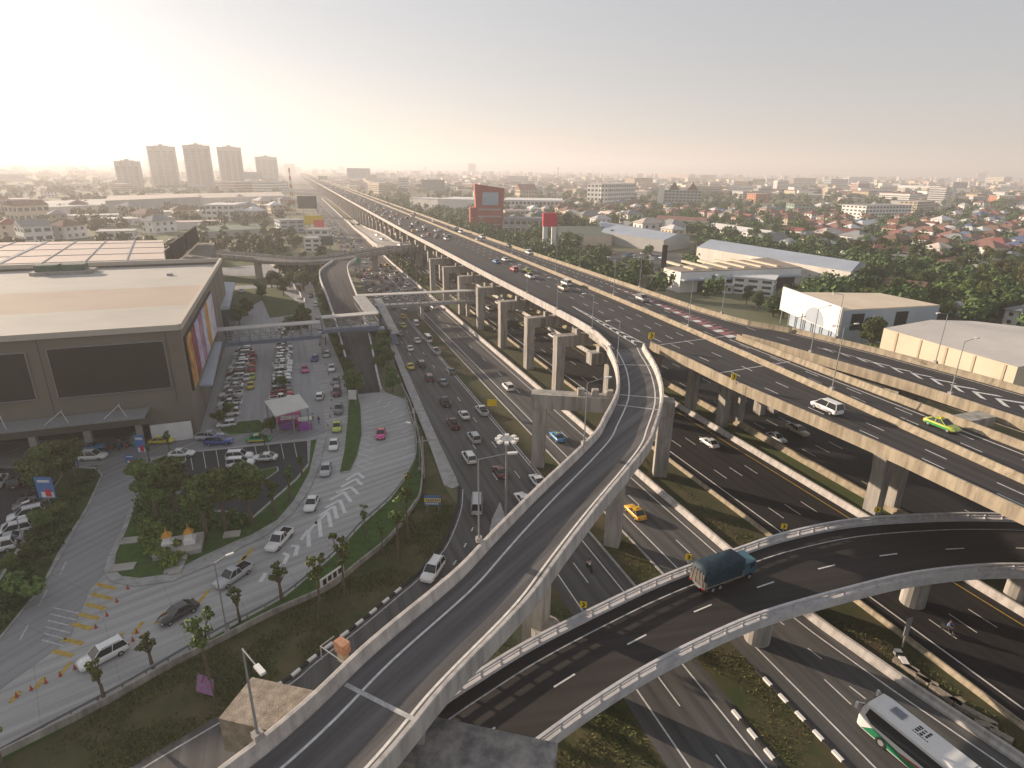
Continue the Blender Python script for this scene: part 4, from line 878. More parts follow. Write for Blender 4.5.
# hoardings and masts
def billboard(label, l, r, yt, yb, mt, cat='billboard', base=None, name='billboard', legs=2, group=None, frame=True):
    by = base or (max(l[1], r[1])); a = G(l[0], by); b_ = G(r[0], by); zt = Hpx(a, yt); zb = Hpx(a, yb); t = thing(name, label, cat, tuple(a), 0, group)
    B(mt).obox(a, b_, .5, zb, zt).build('board', t)
    d = (b_-a)
    for k in range(legs): q = a+d*((k+.5)/legs)+Vector((0, .5, 0)); B('steel').tube((q.x, q.y, 0), (q.x, q.y, zt-.3), .25).build('leg', t)
    return t
billboard('large grey-backed billboard right of the far highway', (422, 0), (445, 0), 179.5, 190.5, wallm['grey'], base=199)
billboard('distant grey billboard on thick legs beside the far highway', (348, 0), (371, 0), 168, 178, wallm['hazeblue'], base=186)
billboard('dark brown billboard above the small blocks left of the road', (299, 0), (318, 0), 196, 208.6, 'screen', base=216)
billboard('bright yellow billboard left of the jammed road', (305.5, 0), (324, 0), 215.6, 224, 'yel', base=232)
billboard('dull red billboard overlapping the yellow billboard', (315, 0), (325, 0), 220, 231, mat('red_board', (.5, .08, .07), .6, .08, .5), base=236)
billboard('dark green billboard beside the white corner block', (320, 0), (334, 0), 236, 245.5, 'darkgreen' if False else roofm['darkgreen'], base=251)
billboard('blue and white sign board over the clinic blocks', (244, 0), (264, 0), 172, 179, wallm['hazeblue'], base=188)
billboard('black slender billboard tower by the factory yard', (659, 0), (664, 0), 245, 268, 'screen', base=285)
billboard('green road sign spanning the far left lanes', (319, 0), (328, 0), 176, 180, 'sign_g', 'road sign', base=186, name='road_sign')
billboard('green road sign on posts under the flyover', (354, 0), (362, 0), 258, 263.5, 'sign_g', 'road sign', base=278, name='road_sign')
building('corner_block', 'white corner block at the flyover with a dark board', 'building', (305, 252), (321, 252), 239, 14, 'white', 'grey', 3)
building('shophouse', 'pale low block below the red and yellow billboards', 'building', (307, 240), (329, 240), 230, 14, 'white', 'grey', 2)
building('office_block', 'grey and white low office block left of the billboards', 'building', (281, 233), (305, 232), 221, 18, 'hazeblue', 'grey', 3)
building('clinic', 'pink and white clinic block beyond the long roofs', 'building', (235, 193), (264, 192), 182, 30, 'pink', 'white', 4)
building('clinic', 'white clinic block with ribbon windows nearest the lattice mast', 'building', (266, 193), (289, 192), 182, 30, 'white', 'grey', 4)
building('white_block', 'square white block at the end of the long roofs', 'building', (207, 221), (236, 221), 205, 30, 'white', 'white', 3)
building('white_hall', 'low white hall with small square windows behind the mall roof', 'building', (97, 240), (135, 239), 232, 14, 'white', 'white', 1)
building('old_house', 'white block with hipped dark roof left of the mall wing', 'house', (26, 243), (55, 241), 227, 16, 'white', 'grey', 2, gable=True)
building('old_house', 'brown-roofed two storey house at the left edge', 'house', (20, 222), (52, 220), 206, 18, 'cream', 'brown', 2, gable=True)
building('old_house', 'dark-roofed house cut by the left edge of the view', 'house', (-8, 214), (12, 212), 200, 16, 'tan', 'brown', 2, gable=True)
# long sheds at the left
t, P_ = roofbox('long_shed', 'long factory shed with pink sunlit roof left of the towers', 'shed', [(20, 209), (205, 200), (197, 196), (18, 202)], 7, 'offwhite', 'panel_roof' if False else 'roof_w')
t, P_ = roofbox('long_shed', 'long raised-roof shed in front of the towers', 'shed', [(105, 201), (200, 197), (196, 193.5), (108, 196.5)], 11, 'grey', 'pale')
t, P_ = roofbox('long_shed', 'pink sunlit long shed running towards the lattice mast', 'shed', [(180, 199), (285, 196), (280, 192), (180, 194)], 9, 'offwhite', 'pale')
t, P_ = roofbox('field_stand', 'long green-roofed shelter along the sports field', 'shelter', [(196, 233), (262, 229), (258, 224), (192, 227)], 4, 'grey', 'green')
# mid distance, right
building('office_building', 'white five storey office building with ribbon windows left of the gabled hotel', 'building', (601, 206), (634, 204), 184, 24, 'white', 'white', 5)
building('office_wing', 'white wing of the ribbon windowed office building', 'building', (590, 204), (600, 206), 183, 10, 'white', 'pale', 5)
t, a, d, n, L_, h = building('hotel', 'grey hotel with dark pointed roof gables and white end tower', 'hotel', (663, 208), (700, 209), 190, 18, 'grey', 'white', 6)
for s_ in (.25, .75):
    q = a+d*L_*s_; mb = B(roofm['brown']); mb.add([up(q-d*7, h+.3), up(q+d*7, h+.3), up(q+d*7+n*20, h+.3), up(q-d*7+n*20, h+.3), up(q+n*2, h+10), up(q+n*18, h+10)], [(0, 1, 4), (1, 2, 5, 4), (2, 3, 5), (3, 0, 4, 5)]); mb.build('gable', t)
boxrot(t, wallm['white'], a, d, n, 8, 12, 0, h+5, 'end_tower', -8.2, -1)
building('office_block', 'tan office block behind the white office building', 'building', (634, 189), (652, 189), 178, 40, 'tan', 'grey', 6)
building('orange_building', 'orange four storey building among the suburb trees', 'building', (755, 203), (769, 203), 194, 24, 'orange', 'pink', 4)
building('school', 'large white stepped school building in the right suburb', 'school', (864, 220), (909, 219), 206, 30, 'white', 'grey', 4)
building('apartment_block', 'cream apartment block with green corner beside the school', 'building', (915, 215), (932, 214), 202, 20, 'cream', 'orange' if False else 'pale', 5)
building('shophouse', 'teal and orange building in front of the green field', 'building', (793, 214), (812, 214), 204, 16, 'green', 'terracotta', 3)
for i, (l, r, yt, nm) in enumerate([((896, 191), (939, 193), 185, 'white'), ((793, 186), (815, 186), 178, 'pink'), ((848, 185), (872, 185), 177, 'white'), ((830, 188), (847, 188), 179, 'hazeblue'), ((984, 185), (1002, 186), 177, 'cream'), ((700, 181), (716, 181), 175, 'pink'), ((635, 178), (690, 180), 173, 'pink'), ((1004, 204), (1024, 204), 196, 'orange'), ((942, 202), (950, 202), 192, 'cream')]):
    building('apartment_block', ['long cream apartment row at the right edge of the fields', 'pink-lit apartment row far behind the suburb', 'white apartment row above the green fields', 'blue-grey apartment block beside the white row', 'cream tower block near the right edge of the horizon', 'small pink slab below the horizon', 'low pink apartment row on the horizon', 'orange block cut by the right edge', 'two cream blocks near the water tower'][i], 'building', l, r, yt, 30, nm, 'white', 5)
building('warehouse', 'white warehouse with sunlit end wall beside the far billboard', 'warehouse', (410, 208), (438, 210), 198, 30, 'white', 'white', win=False)
building('warehouse', 'long white warehouse left of the red building', 'warehouse', (438, 210), (474, 211), 199, 60, 'white', 'white', win=False)
building('warehouse', 'white warehouse complex right of the red building', 'warehouse', (503, 211), (562, 212), 200, 60, 'white', 'white', 2)
building('house', 'cream house with brown roof in front of the white warehouses', 'house', (505, 219), (530, 219), 211, 20, 'cream', 'grey', 2)
building('temple_hall', 'large hall with orange-red tiled gable roof', 'hall', (520, 199), (537, 199), 190, 30, 'tan', 'red', 2, gable=True, rise=9)
building('shed_row', 'long grey-roofed shop row behind the pylon', 'building', (503, 233), (545, 234), 219, 24, 'grey', 'grey', 2)
building('town_row', 'long white two storey terrace with red roof facing the fields', 'terrace', (655, 229), (704, 232), 219, 12, 'white', 'terracotta', 2, gable=True)
building('town_row', 'second white terrace continuing right with pale roof', 'terrace', (705, 233), (763, 243), 226, 12, 'white', 'white', 2, gable=True)
building('town_row', 'red-roofed white terrace with row of small gables', 'terrace', (814, 240), (852, 243), 231, 12, 'white', 'red', 2, gable=True)
building('town_row', 'white villa row by teal house at the suburb edge', 'terrace', (783, 240), (800, 242), 230, 10, 'white', 'red', 2, gable=True)
building('house', 'white house with maroon roof in the right trees', 'house', (874, 258), (908, 260), 250, 12, 'white', 'red', 2, gable=True)
building('house', 'red tiled house with white walls right of the maroon roof', 'house', (932, 264), (950, 266), 257, 12, 'white', 'terracotta', 2, gable=True)
building('house', 'pale grey-roofed house between the two red roofs', 'house', (912, 264), (930, 266), 255, 12, 'cream', 'grey', 2, gable=True)
building('house', 'white gable house at the right edge of the trees', 'house', (978, 272), (1008, 273), 265, 12, 'white', 'grey', 1, gable=True)
building('house', 'small cream house beside the long warehouse end', 'house', (880, 268), (895, 269), 261, 9, 'cream', 'terracotta', 2)
building('shed', 'brown shed with sloping roof behind the blue-white showroom', 'shed', (880, 296), (918, 301), 289, 16, 'brown', 'brown', win=False, gable=True)
# residential towers
def tower(label, xb, yb, yt, wpx, dep=26):
    a, b_ = G(xb-wpx/2, yb), G(xb+wpx/2, yb); d = (b_-a); L_ = d.length; d.normalize(); n = Vector((-d.y, d.x, 0)); D_ = a.length; h = 45+D_*((170-yt)/600)*1.02 if False else Hpx(a, yt)
    t = thing('apartment_tower', label, 'tower', tuple(a), 0, 'apartment towers on the left skyline'); wm = mat('tower_wall', (.52, .50, .46), .9, .1, .02)
    mb = B(wm); w4 = L_/4
    for k in range(4):
        off = (0, 3, 0, 3)[k]; mb.prism([a+d*(k*w4)+n*off, a+d*((k+1)*w4-.01)+n*off, a+d*((k+1)*w4-.01)+n*dep, a+d*(k*w4)+n*dep], 0, h-(0 if k in (1, 2) else 1.5))
    mb.build('wall', t); ns = int(h/3.3)
    for k in range(4):
        off = (0, 3, 0, 3)[k]; mb = B(mat('tower_glass', (.24, .25, .25), .4, 0))
        for j in range(1, ns-2): mb.prism([a+d*(k*w4+2)+n*(off-.3), a+d*((k+1)*w4-2)+n*(off-.3), a+d*((k+1)*w4-2)+n*(off+.3), a+d*(k*w4+2)+n*(off+.3)], j*3.3, j*3.3+1.9)
        mb.build('window_column', t)
    boxrot(t, wm, a, d, n, L_*.16, 6, h, h+2.5, 'roof_house', L_*.42, 8)
tower('squat residential tower, leftmost of the skyline group', 131, 190, 160, 24); tower('tallest hazy residential tower, second from the left', 167, 189, 145, 27); tower('third hazy residential tower in the skyline group', 202, 190, 144, 26); tower('fourth residential tower with lit left edge', 234, 188, 146, 24); tower('wide lower residential tower farthest right of the group', 269, 184, 156, 22)
# lattice mast
def mast(label, x, yb, yt, mts=('sign_r',), w=2.2, name='lattice_mast', wt=.5):
    c = G(x, yb); h = Hpx(c, yt); t = thing(name, label, 'mast', tuple(c)); nb = 12; red = mat('mast_red', (.45, .08, .05), .6, 0); wh = M['lampw']
    for lg in range(4):
        mb = MB()
        for k in range(nb):
            mb.m(mts[k % len(mts)] if mts[0] != 'sign_r' else (red if k % 2 else wh)); sx, sy = ((-1, -1), (1, -1), (1, 1), (-1, 1))[lg]; f0 = w*(1-k/nb)+wt*k/nb; f1 = w*(1-(k+1)/nb)+wt*(k+1)/nb
            p0 = Vector((c.x+sx*f0/2, c.y+sy*f0/2, h*k/nb)); p1 = Vector((c.x+sx*f1/2, c.y+sy*f1/2, h*(k+1)/nb)); mb.tube(p0, p1, .1 if w < 3 else .18, n=4)
            sx2, sy2 = ((-1, -1), (1, -1), (1, 1), (-1, 1))[(lg+1) % 4]; mb.tube(p0, (c.x+sx2*f1/2, c.y+sy2*f1/2, h*(k+1)/nb), .06 if w < 3 else .12, n=4)
        mb.build('leg', t)
mast('tall red and white lattice mast left of the far highway', 294, 216, 168, w=3.2); mast('grey lattice pylon beside the tan warehouse', 866, 350, 316, ('steel',), w=2.2, wt=1.6); mast('distant red and white telecom mast above the suburb', 557, 199, 167, w=4)

# ------------------------------------------------------------------ suburb houses
def house_mesh(kind):
    w, d, h = [(9, 8, 5.6), (11, 9, 5.8), (8, 12, 3.2), (13, 9, 6.0)][kind]
    wb = MB().m(wallm['white']); wb.box(-w/2, w/2, -d/2, d/2, 0, h)
    wb.m('glass_b')
    for z in ([.9, 3.7] if h > 4 else [.9]):
        for x in (-w*.3, 0, w*.3):
            wb.box(x-.7, x+.7, -d/2-.05, -d/2+.1, z, z+1.3); wb.box(x-.7, x+.7, d/2-.1, d/2+.05, z, z+1.3)
        for y in (-d*.25, d*.25): wb.box(-w/2-.05, -w/2+.1, y-.6, y+.6, z, z+1.3); wb.box(w/2-.1, w/2+.05, y-.6, y+.6, z, z+1.3)
    o = .8; rs = 2.6; rb_ = MB(); W_, D_ = w/2+o, d/2+o; ri = max(0, W_-D_) if kind != 2 else 0
    vs = [(-W_, -D_, h), (W_, -D_, h), (W_, D_, h), (-W_, D_, h)]
    if kind != 2: vs += [(-ri-.01, 0, h+rs), (ri+.01, 0, h+rs)]; fs = [(0, 1, 5, 4), (1, 2, 5), (2, 3, 4, 5), (3, 0, 4), (3, 2, 1, 0)]
    else: vs += [(0, -D_, h+rs), (0, D_, h+rs)]; fs = [(0, 3, 5, 4), (1, 4, 5, 2), (0, 4, 1), (3, 2, 5), (3, 2, 1, 0)] if False else [(0, 4, 5, 3), (1, 2, 5, 4), (0, 1, 4), (2, 3, 5), (3, 2, 1, 0)]
    rb_.m(roofm['terracotta']); rb_.add(vs, fs)
    return wb.mesh('wall'), rb_.mesh('roof')
HM = [house_mesh(k) for k in range(4)]
HR = {}; HW = {}
def house(c, rz, kind, wcol, rcol, s=1.0, label=None, far=True, grp=None):
    k1 = (kind, wcol)
    if k1 not in HW: m_ = HM[kind][0].copy(); m_.materials[0] = wallm[wcol]; HW[k1] = m_
    k2 = (kind, rcol)
    if k2 not in HR: m_ = HM[kind][1].copy(); m_.materials[0] = roofm[rcol]; HR[k2] = m_
    nm = {'red': 'red tiled', 'terracotta': 'terracotta tiled', 'brown': 'brown tiled', 'grey': 'grey', 'blue': 'blue', 'white': 'white metal', 'pale': 'pale metal', 'green': 'green'}[rcol]
    t = thing('suburban_house', label or f'small {wcol} suburban house with {nm} roof right of the highway', 'house', tuple(c), rz, grp or f'{wcol} houses with {nm} roofs in the right suburb')
    t.scale = (s, s, s); t['far'] = 1
    link_mesh('wall', HW[k1], t); link_mesh('roof', HR[k2], t); return t
occ = []
def free(p, r):
    for q, rr in occ:
        if abs(q.x-p.x) < r+rr and abs(q.y-p.y) < r+rr: return False
    return True
for o in THINGS:
    if o.get('category') in ('building', 'house', 'warehouse', 'factory', 'terrace', 'hotel', 'school', 'shed', 'showroom', 'hall'):
        w_ = [ch for ch in o.children if ch.name.startswith('wall')]
        if w_:
            xs = [v.co.x+o.location.x for v in w_[0].data.vertices]; ys = [v.co.y+o.location.y for v in w_[0].data.vertices]
            nx = max(1, int((max(xs)-min(xs))/25)+1)
            # footprint sampled along its near edge
            vv = [Vector((v.co.x+o.location.x, v.co.y+o.location.y, 0)) for v in w_[0].data.vertices[:4]]
            for i in range(9):
                for j in range(4): occ.append((vv[0].lerp(vv[1], i/8).lerp(vv[3].lerp(vv[2], i/8), j/3), 9))
def on_road(p, m=4):
    u, v = UV(p)
    if u > 300: v -= (u-300)*.012
    return (14 if u < 140 else 10)-m < v < (100 if u < 90 else 88)+m
nh = 0; tries = 0
def inpoly(x, y, P_):
    c = False; j = len(P_)-1
    for i in range(len(P_)):
        if (P_[i][1] > y) != (P_[j][1] > y) and x < (P_[j][0]-P_[i][0])*(y-P_[i][1])/(P_[j][1]-P_[i][1])+P_[i][0]: c = not c
        j = i
    return c
def pix(p):
    q = Vector((p.x, p.y, p.z-CAM_H)); w_ = q.dot(CF); return 512+FPX*q.dot(CR)/w_, 384-FPX*q.dot(CU)/w_
YARD = [(566, 264), (590, 240), (700, 238), (706, 272), (660, 284), (600, 272)]
VILLA = [(700, 285), (715, 268), (790, 275), (792, 318), (740, 312)]
SUB = [(700, 214), (860, 222), (1060, 222), (1060, 262), (985, 258), (900, 247), (850, 243), (770, 226), (690, 222)]
SUB2 = [(560, 200), (660, 206), (800, 208), (1060, 206), (1060, 222), (860, 222), (700, 214), (640, 222), (570, 216)]
for poly, cnt in ((SUB, 150), (SUB2, 100)):
    n_ok = 0; tries = 0
    xs = [q[0] for q in poly]; ys = [q[1] for q in poly]
    while n_ok < cnt and tries < 9000:
        tries += 1; x = rnd.uniform(min(xs), max(xs)); y = rnd.uniform(min(ys), max(ys))
        if not inpoly(x, y, poly): continue
        c = G(x, y)
        if poly is SUB:                                   # rows of streets
            gx, gy = c.x*math.cos(.35)+c.y*math.sin(.35), -c.x*math.sin(.35)+c.y*math.cos(.35); gy = round(gy/27)*27+rnd.choice((-7, 7)); gx = round(gx/14)*14+rnd.uniform(-1, 1)
            c = Vector((gx*math.cos(.35)-gy*math.sin(.35), gx*math.sin(.35)+gy*math.cos(.35), 0))
        if on_road(c, 15) or not free(c, 5.2): continue
        occ.append((c, 5.2)); n_ok += 1
        house(c, .35+rnd.choice((0, PI/2, PI))+rnd.uniform(-.04, .04), rnd.choice((0, 0, 1, 2, 3)), rnd.choice(('white', 'cream', 'cream', 'white', 'pink')), rnd.choice(('terracotta', 'terracotta', 'terracotta', 'red', 'brown', 'red', 'grey', 'blue', 'white') if poly is SUB else ('red', 'terracotta', 'grey', 'white', 'blue', 'brown', 'pale')), rnd.uniform(.95, 1.2))
for poly, cnt, lb, gp in (([(575, 252), (640, 272), (700, 288), (790, 326), (800, 306), (730, 301), (690, 291), (655, 276), (600, 256)], 16, 'low {} roofed shed squeezed between highway and factory', 'sheds between highway and factory'), ([(700, 236), (840, 258), (900, 272), (1060, 300), (1060, 262), (960, 256), (860, 246), (780, 240)], 30, 'low {} roofed building among the tall trees right of the long warehouse', 'low buildings among the tall trees'), ([(500, 213), (600, 216), (690, 232), (660, 246), (600, 240), (560, 226), (500, 226)], 26, 'low {} roofed building in the blocks behind the crimson pylon', 'low buildings behind the pylon'), ([(930, 320), (1040, 330), (1060, 290), (940, 285)], 5, '{} roofed hut half hidden by trees near the tan warehouse', 'huts near the tan warehouse'), ([(340, 182), (470, 196), (560, 203), (560, 190), (400, 180)], 45, '{} roofed low building right of the far highway', 'low buildings right of the far highway')):
    n_ok = tries = 0; xs = [q[0] for q in poly]; ys = [q[1] for q in poly]
    while n_ok < cnt and tries < 4000:
        tries += 1; x = rnd.uniform(min(xs), max(xs)); y = rnd.uniform(min(ys), max(ys))
        if not inpoly(x, y, poly): continue
        c = G(x, y)
        if on_road(c, 6) or not free(c, 7) or c.length < 235 or inpoly(x, y, YARD): continue
        occ.append((c, 7)); n_ok += 1; rc = rnd.choice(('white', 'grey', 'grey', 'pale', 'brown', 'terracotta', 'white')); house(c, rnd.choice((A, A+PI/2, .4)), rnd.choice((2, 3, 1)), rnd.choice(('white', 'cream', 'white', 'tan')), rc, rnd.uniform(.75, 1.0) if c.length < 420 else rnd.uniform(1.0, 1.5), lb.format(rc), grp=gp)
for i in range(24):                                       # broad pale roofs on the left plain
    x = rnd.uniform(0, 285); y = rnd.uniform(183, 232); c = G(x, y)
    if not free(c, 14) or on_road(c, 6): continue
    occ.append((c, 14)); t = thing('low_shed', 'broad low shed with pale flat roof on the hazy left plain', 'shed', tuple(c), A+rnd.uniform(-.2, .2), 'low sheds on the left plain'); t['far'] = 1; w_, d_ = rnd.uniform(22, 60), rnd.uniform(14, 26)
    loc_part(B(wallm['white']).box(-w_/2, w_/2, -d_/2, d_/2, 0, 5), 'wall', t); loc_part(B(rnd.choice((roofm['pale'], roofm['white']))).box(-w_/2-.5, w_/2+.5, -d_/2-.5, d_/2+.5, 5.01, 5.4), 'roof', t)
# left hamlet houses
LH = [(0, 180), (60, 186), (110, 222), (200, 224), (300, 215), (300, 200), (0, 190)]
for x, y, rc in [(60, 224, 'grey'), (148, 224, 'brown'), (185, 219, 'brown'), (70, 238, 'brown'), (160, 232, 'grey'), (250, 214, 'grey'), (262, 208, 'white'), (240, 204, 'grey'), (50, 197, 'brown'), (12, 236, 'red'), (80, 212, 'terracotta'), (130, 215, 'grey'), (255, 220, 'white'), (276, 213, 'white'), (285, 206, 'grey')]:
    c = G(x, y); occ.append((c, 6)); house(c, rnd.uniform(0, 3), rnd.choice((0, 1, 3)), rnd.choice(('white', 'cream', 'tan')), rc, 1.4, f'small house under a {rc} roof in the hazy trees left of the road', grp='houses in the hazy trees on the left')
# far city: individual blocks, then the mass
cn = 0
for i in range(900):
    if cn >= 150: break
    az = rnd.uniform(-43, 43); D_ = rnd.uniform(1100, 2600); c = Vector((math.sin(R(az))*D_, math.cos(R(az))*D_, 0))
    if on_road(c, 30) or not free(c, 30) or az < -24 and rnd.random() < .75: continue
    occ.append((c, 25)); cn += 1; w_, d_, h_ = rnd.uniform(18, 60), rnd.uniform(14, 30), rnd.choice((6, 8, 8, 10, 12, 14, 18, 26))
    wc = rnd.choice(('white', 'white', 'cream', 'pink', 'grey', 'tan')); t = thing('city_block', f'distant {wc} city block in the haze', 'building', tuple(c), rnd.uniform(0, PI), f'distant {wc} blocks fading in the haze'); t['far'] = 1
    mb = B(wallm[wc]); mb.box(-w_/2, w_/2, -d_/2, d_/2, 0, h_); loc_part(mb, 'wall', t)
    mb = B(roofm[rnd.choice(('grey', 'white', 'terracotta', 'pale'))]); mb.box(-w_/2-.4, w_/2+.4, -d_/2-.4, d_/2+.4, h_+.01, h_+.8); loc_part(mb, 'roof', t)
    mb = B('glass_b')
    if h_ > 7:
        for z in range(1, int(h_/3.2)): loc_part(B('glass_b').box(-w_/2-.1, w_/2+.1, -d_/2-.1, d_/2+.1, z*3.2, z*3.2+1.2), 'window_row', t)
mb = MB(); cm = [wallm[k] for k in ('white', 'cream', 'pink', 'grey', 'tan')]
for i in range(5200):
    az = R(rnd.uniform(-46, 46)); D_ = 1300*math.exp(rnd.uniform(0, 1)**.8*1.9); x, y = math.sin(az)*D_, math.cos(az)*D_; c = Vector((x, y, 0))
    if on_road(c, 40) or (az < R(-22) and D_ < 2600) or (D_ < 2500 and rnd.random() < .35): continue
    w_, d_, h_ = rnd.uniform(8, 40), rnd.uniform(8, 22), rnd.choice((5, 6, 6, 7, 8, 9, 12, 14, 20 if D_ > 2500 else 9, 30 if D_ > 3500 else 8)); mb.m(rnd.choice(cm)); a_ = rnd.uniform(0, PI); ca, sa = math.cos(a_), math.sin(a_)
    mb.box(-w_/2, w_/2, -d_/2, d_/2, 0, h_, xf=lambda p: Vector((x+p.x*ca-p.y*sa, y+p.x*sa+p.y*ca, p.z)))
    if rnd.random() < .6: mb.m(rnd.choice([roofm['terracotta'], roofm['grey'], roofm['red'], roofm['white']])); mb.box(-w_/2-.5, w_/2+.5, -d_/2-.5, d_/2+.5, h_, h_+1.2, xf=lambda p: Vector((x+p.x*ca-p.y*sa, y+p.x*sa+p.y*ca, p.z)))
for i in range(26):                                       # hazy towers on the horizon
    az = R(rnd.choice((rnd.uniform(-42, 0), rnd.uniform(-30, -14), rnd.uniform(-45, 45)))); D_ = rnd.uniform(4200, 7800); x, y = math.sin(az)*D_, math.cos(az)*D_; w_ = rnd.uniform(25, 60); h_ = rnd.uniform(35, 95); mb.m(cm[3]); mb.box(x-w_/2, x+w_/2, y-15, y+15, 0, h_)
o = mb.build('distant_city'); tag(o, 'sprawl of low pale buildings fading into haze below the horizon', 'city', kind='stuff')

# ================================================================== vegetation
import numpy as np
from mathutils import noise as mnoise
nr_ = np.random.default_rng(5)
def leafmat(name, c, v=.35):
    m = bpy.data.materials.new(name); m.use_nodes = True; nt = m.node_tree; b = nt.nodes['Principled BSDF']; b.inputs['Roughness'].default_value = .7; b.inputs['Specular IOR Level'].default_value = .2
    ge = nt.nodes.new('ShaderNodeNewGeometry'); oi = nt.nodes.new('ShaderNodeObjectInfo'); mr = nt.nodes.new('ShaderNodeMapRange'); mr.inputs[3].default_value = 1-v; mr.inputs[4].default_value = 1+v; nt.links.new(ge.outputs['Random Per Island'], mr.inputs[0])
    m2 = nt.nodes.new('ShaderNodeMapRange'); m2.inputs[3].default_value = .75; m2.inputs[4].default_value = 1.3; nt.links.new(oi.outputs['Random'], m2.inputs[0])
    mu = nt.nodes.new('ShaderNodeMath'); mu.operation = 'MULTIPLY'; nt.links.new(mr.outputs[0], mu.inputs[0]); nt.links.new(m2.outputs[0], mu.inputs[1])
    hs = nt.nodes.new('ShaderNodeHueSaturation'); hs.inputs['Color'].default_value = (*c, 1); nt.links.new(mu.outputs[0], hs.inputs['Value'])
    m3 = nt.nodes.new('ShaderNodeMapRange'); m3.inputs[3].default_value = .47; m3.inputs[4].default_value = .53; nt.links.new(oi.outputs['Random'], m3.inputs[0]); nt.links.new(m3.outputs[0], hs.inputs['Hue'])
    nt.links.new(hs.outputs[0], b.inputs['Base Color']); MATS[name] = m; return m
LM = {'mid': leafmat('leaf_mid', (.10, .135, .035)), 'dark': leafmat('leaf_dark', (.068, .098, .03)), 'weed': leafmat('leaf_weed', (.10, .095, .04)), 'olive': leafmat('leaf_olive', (.10, .11, .034)), 'bright': leafmat('leaf_bright', (.14, .17, .035))}
def crown_np(lobes, nl, size, inner=.55, droop=0.0):
    """leaf quads scattered through the outer part of several lobes"""
    L_ = np.array(lobes); vol = (L_[:, 3]*L_[:, 4]); pick = nr_.choice(len(L_), nl, p=vol/vol.sum()); c = L_[pick]
    dr = nr_.normal(size=(nl, 3)); dr /= np.linalg.norm(dr, axis=1)[:, None]; rr = nr_.uniform(inner, 1.05, nl)**.7
    p = c[:, :3]+dr*rr[:, None]*np.stack([c[:, 3], c[:, 3], c[:, 4]], 1)
    nrm = dr*.9+nr_.normal(size=(nl, 3))*.55+np.array([0, 0, .35]); nrm /= np.linalg.norm(nrm, axis=1)[:, None]
    t = np.cross(nrm, nr_.normal(size=(nl, 3))); t /= np.linalg.norm(t, axis=1)[:, None]; b = np.cross(nrm, t); s = (size*nr_.uniform(.55, 1.25, nl))[:, None]
    v = np.stack([p-t*s-b*s*.6, p+t*s-b*s*.6, p+t*s*.7+b*s*.7, p-t*s*.7+b*s*.7], 1).reshape(-1, 3); return v
def np_mesh(name, v, mt, n=4):
    k = len(v)//n; me = bpy.data.meshes.new(name); me.vertices.add(len(v)); me.vertices.foreach_set('co', v.astype(np.float32).ravel()); me.loops.add(k*n); me.loops.foreach_set('vertex_index', np.arange(k*n, dtype=np.int32))
    me.polygons.add(k); me.polygons.foreach_set('loop_start', np.arange(0, k*n, n, dtype=np.int32)); me.update(calc_edges=True); me.materials.append(mt); return me
def tree_mesh(kind):
    r = rnd; tb = B('bark')
    if kind == 'broad': H_, CRr, th, nl, ls, nlobe, lm = 9.0, 3.4, 2.4, 3600, .20, 14, 'mid'
    elif kind == 'round': H_, CRr, th, nl, ls, nlobe, lm = 8.6, 2.5, 3.7, 4200, .17, 13, 'mid'
    elif kind == 'olive': H_, CRr, th, nl, ls, nlobe, lm = 8.0, 3.0, 2.0, 3200, .20, 12, 'olive'
    elif kind == 'young': H_, CRr, th, nl, ls, nlobe, lm = 5.6, 1.05, 2.3, 800, .10, 12, 'mid'
    elif kind == 'sapling': H_, CRr, th, nl, ls, nlobe, lm = 6.4, .95, 3.6, 420, .11, 11, 'mid'
    elif kind == 'tall': H_, CRr, th, nl, ls, nlobe, lm = 12, 3.8, 3.0, 4200, .24, 15, 'dark'
    elif kind == 'bush': H_, CRr, th, nl, ls, nlobe, lm = 1.6, 1.1, .2, 420, .14, 5, 'mid'
    ch = H_-th; lobes = []
    for i in range(nlobe):
        a = r.uniform(0, 2*PI); z = th+ch*r.uniform(.12, .86); q = r.uniform(.1, .8)*CRr*math.sqrt(max(.1, 1-((z-th)/ch*2-1)**2)); s = CRr*r.uniform(.34, .58)*(1-.3*abs((z-th)/ch-.5))
        lobes.append((math.cos(a)*q, math.sin(a)*q, z, s, s*r.uniform(.6, .85)))
    if kind in ('young', 'sapling'): lobes = [(l[0], l[1], l[2], l[3]*.72, l[4]*.62) for l in lobes]
    tr = H_*.022+.05
    if kind == 'sapling': tr = .09
    if kind == 'bush': tr = .05
    tb.tube((0, 0, 0), (r.uniform(-.1, .1), r.uniform(-.1, .1), th), tr*1.25, tr*.8, 7)
    for l in lobes: tb.tube((0, 0, th*.95), (l[0], l[1], l[2]), tr*.55, tr*.2, 5)
    if kind == 'sapling':
        for a in (0, 2.1, 4.2): tb.tube((math.cos(a)*1.0, math.sin(a)*1.0, 0), (0, 0, 2.0), .04, .04, 4)
    return tb.mesh('trunk'), np_mesh('crown', crown_np(lobes, nl, ls), LM[lm]), H_
TM = {k: [tree_mesh(k) for _ in range(3 if k in ('broad', 'tall', 'round', 'olive') else 2)] for k in ('broad', 'round', 'olive', 'young', 'sapling', 'tall', 'bush')}
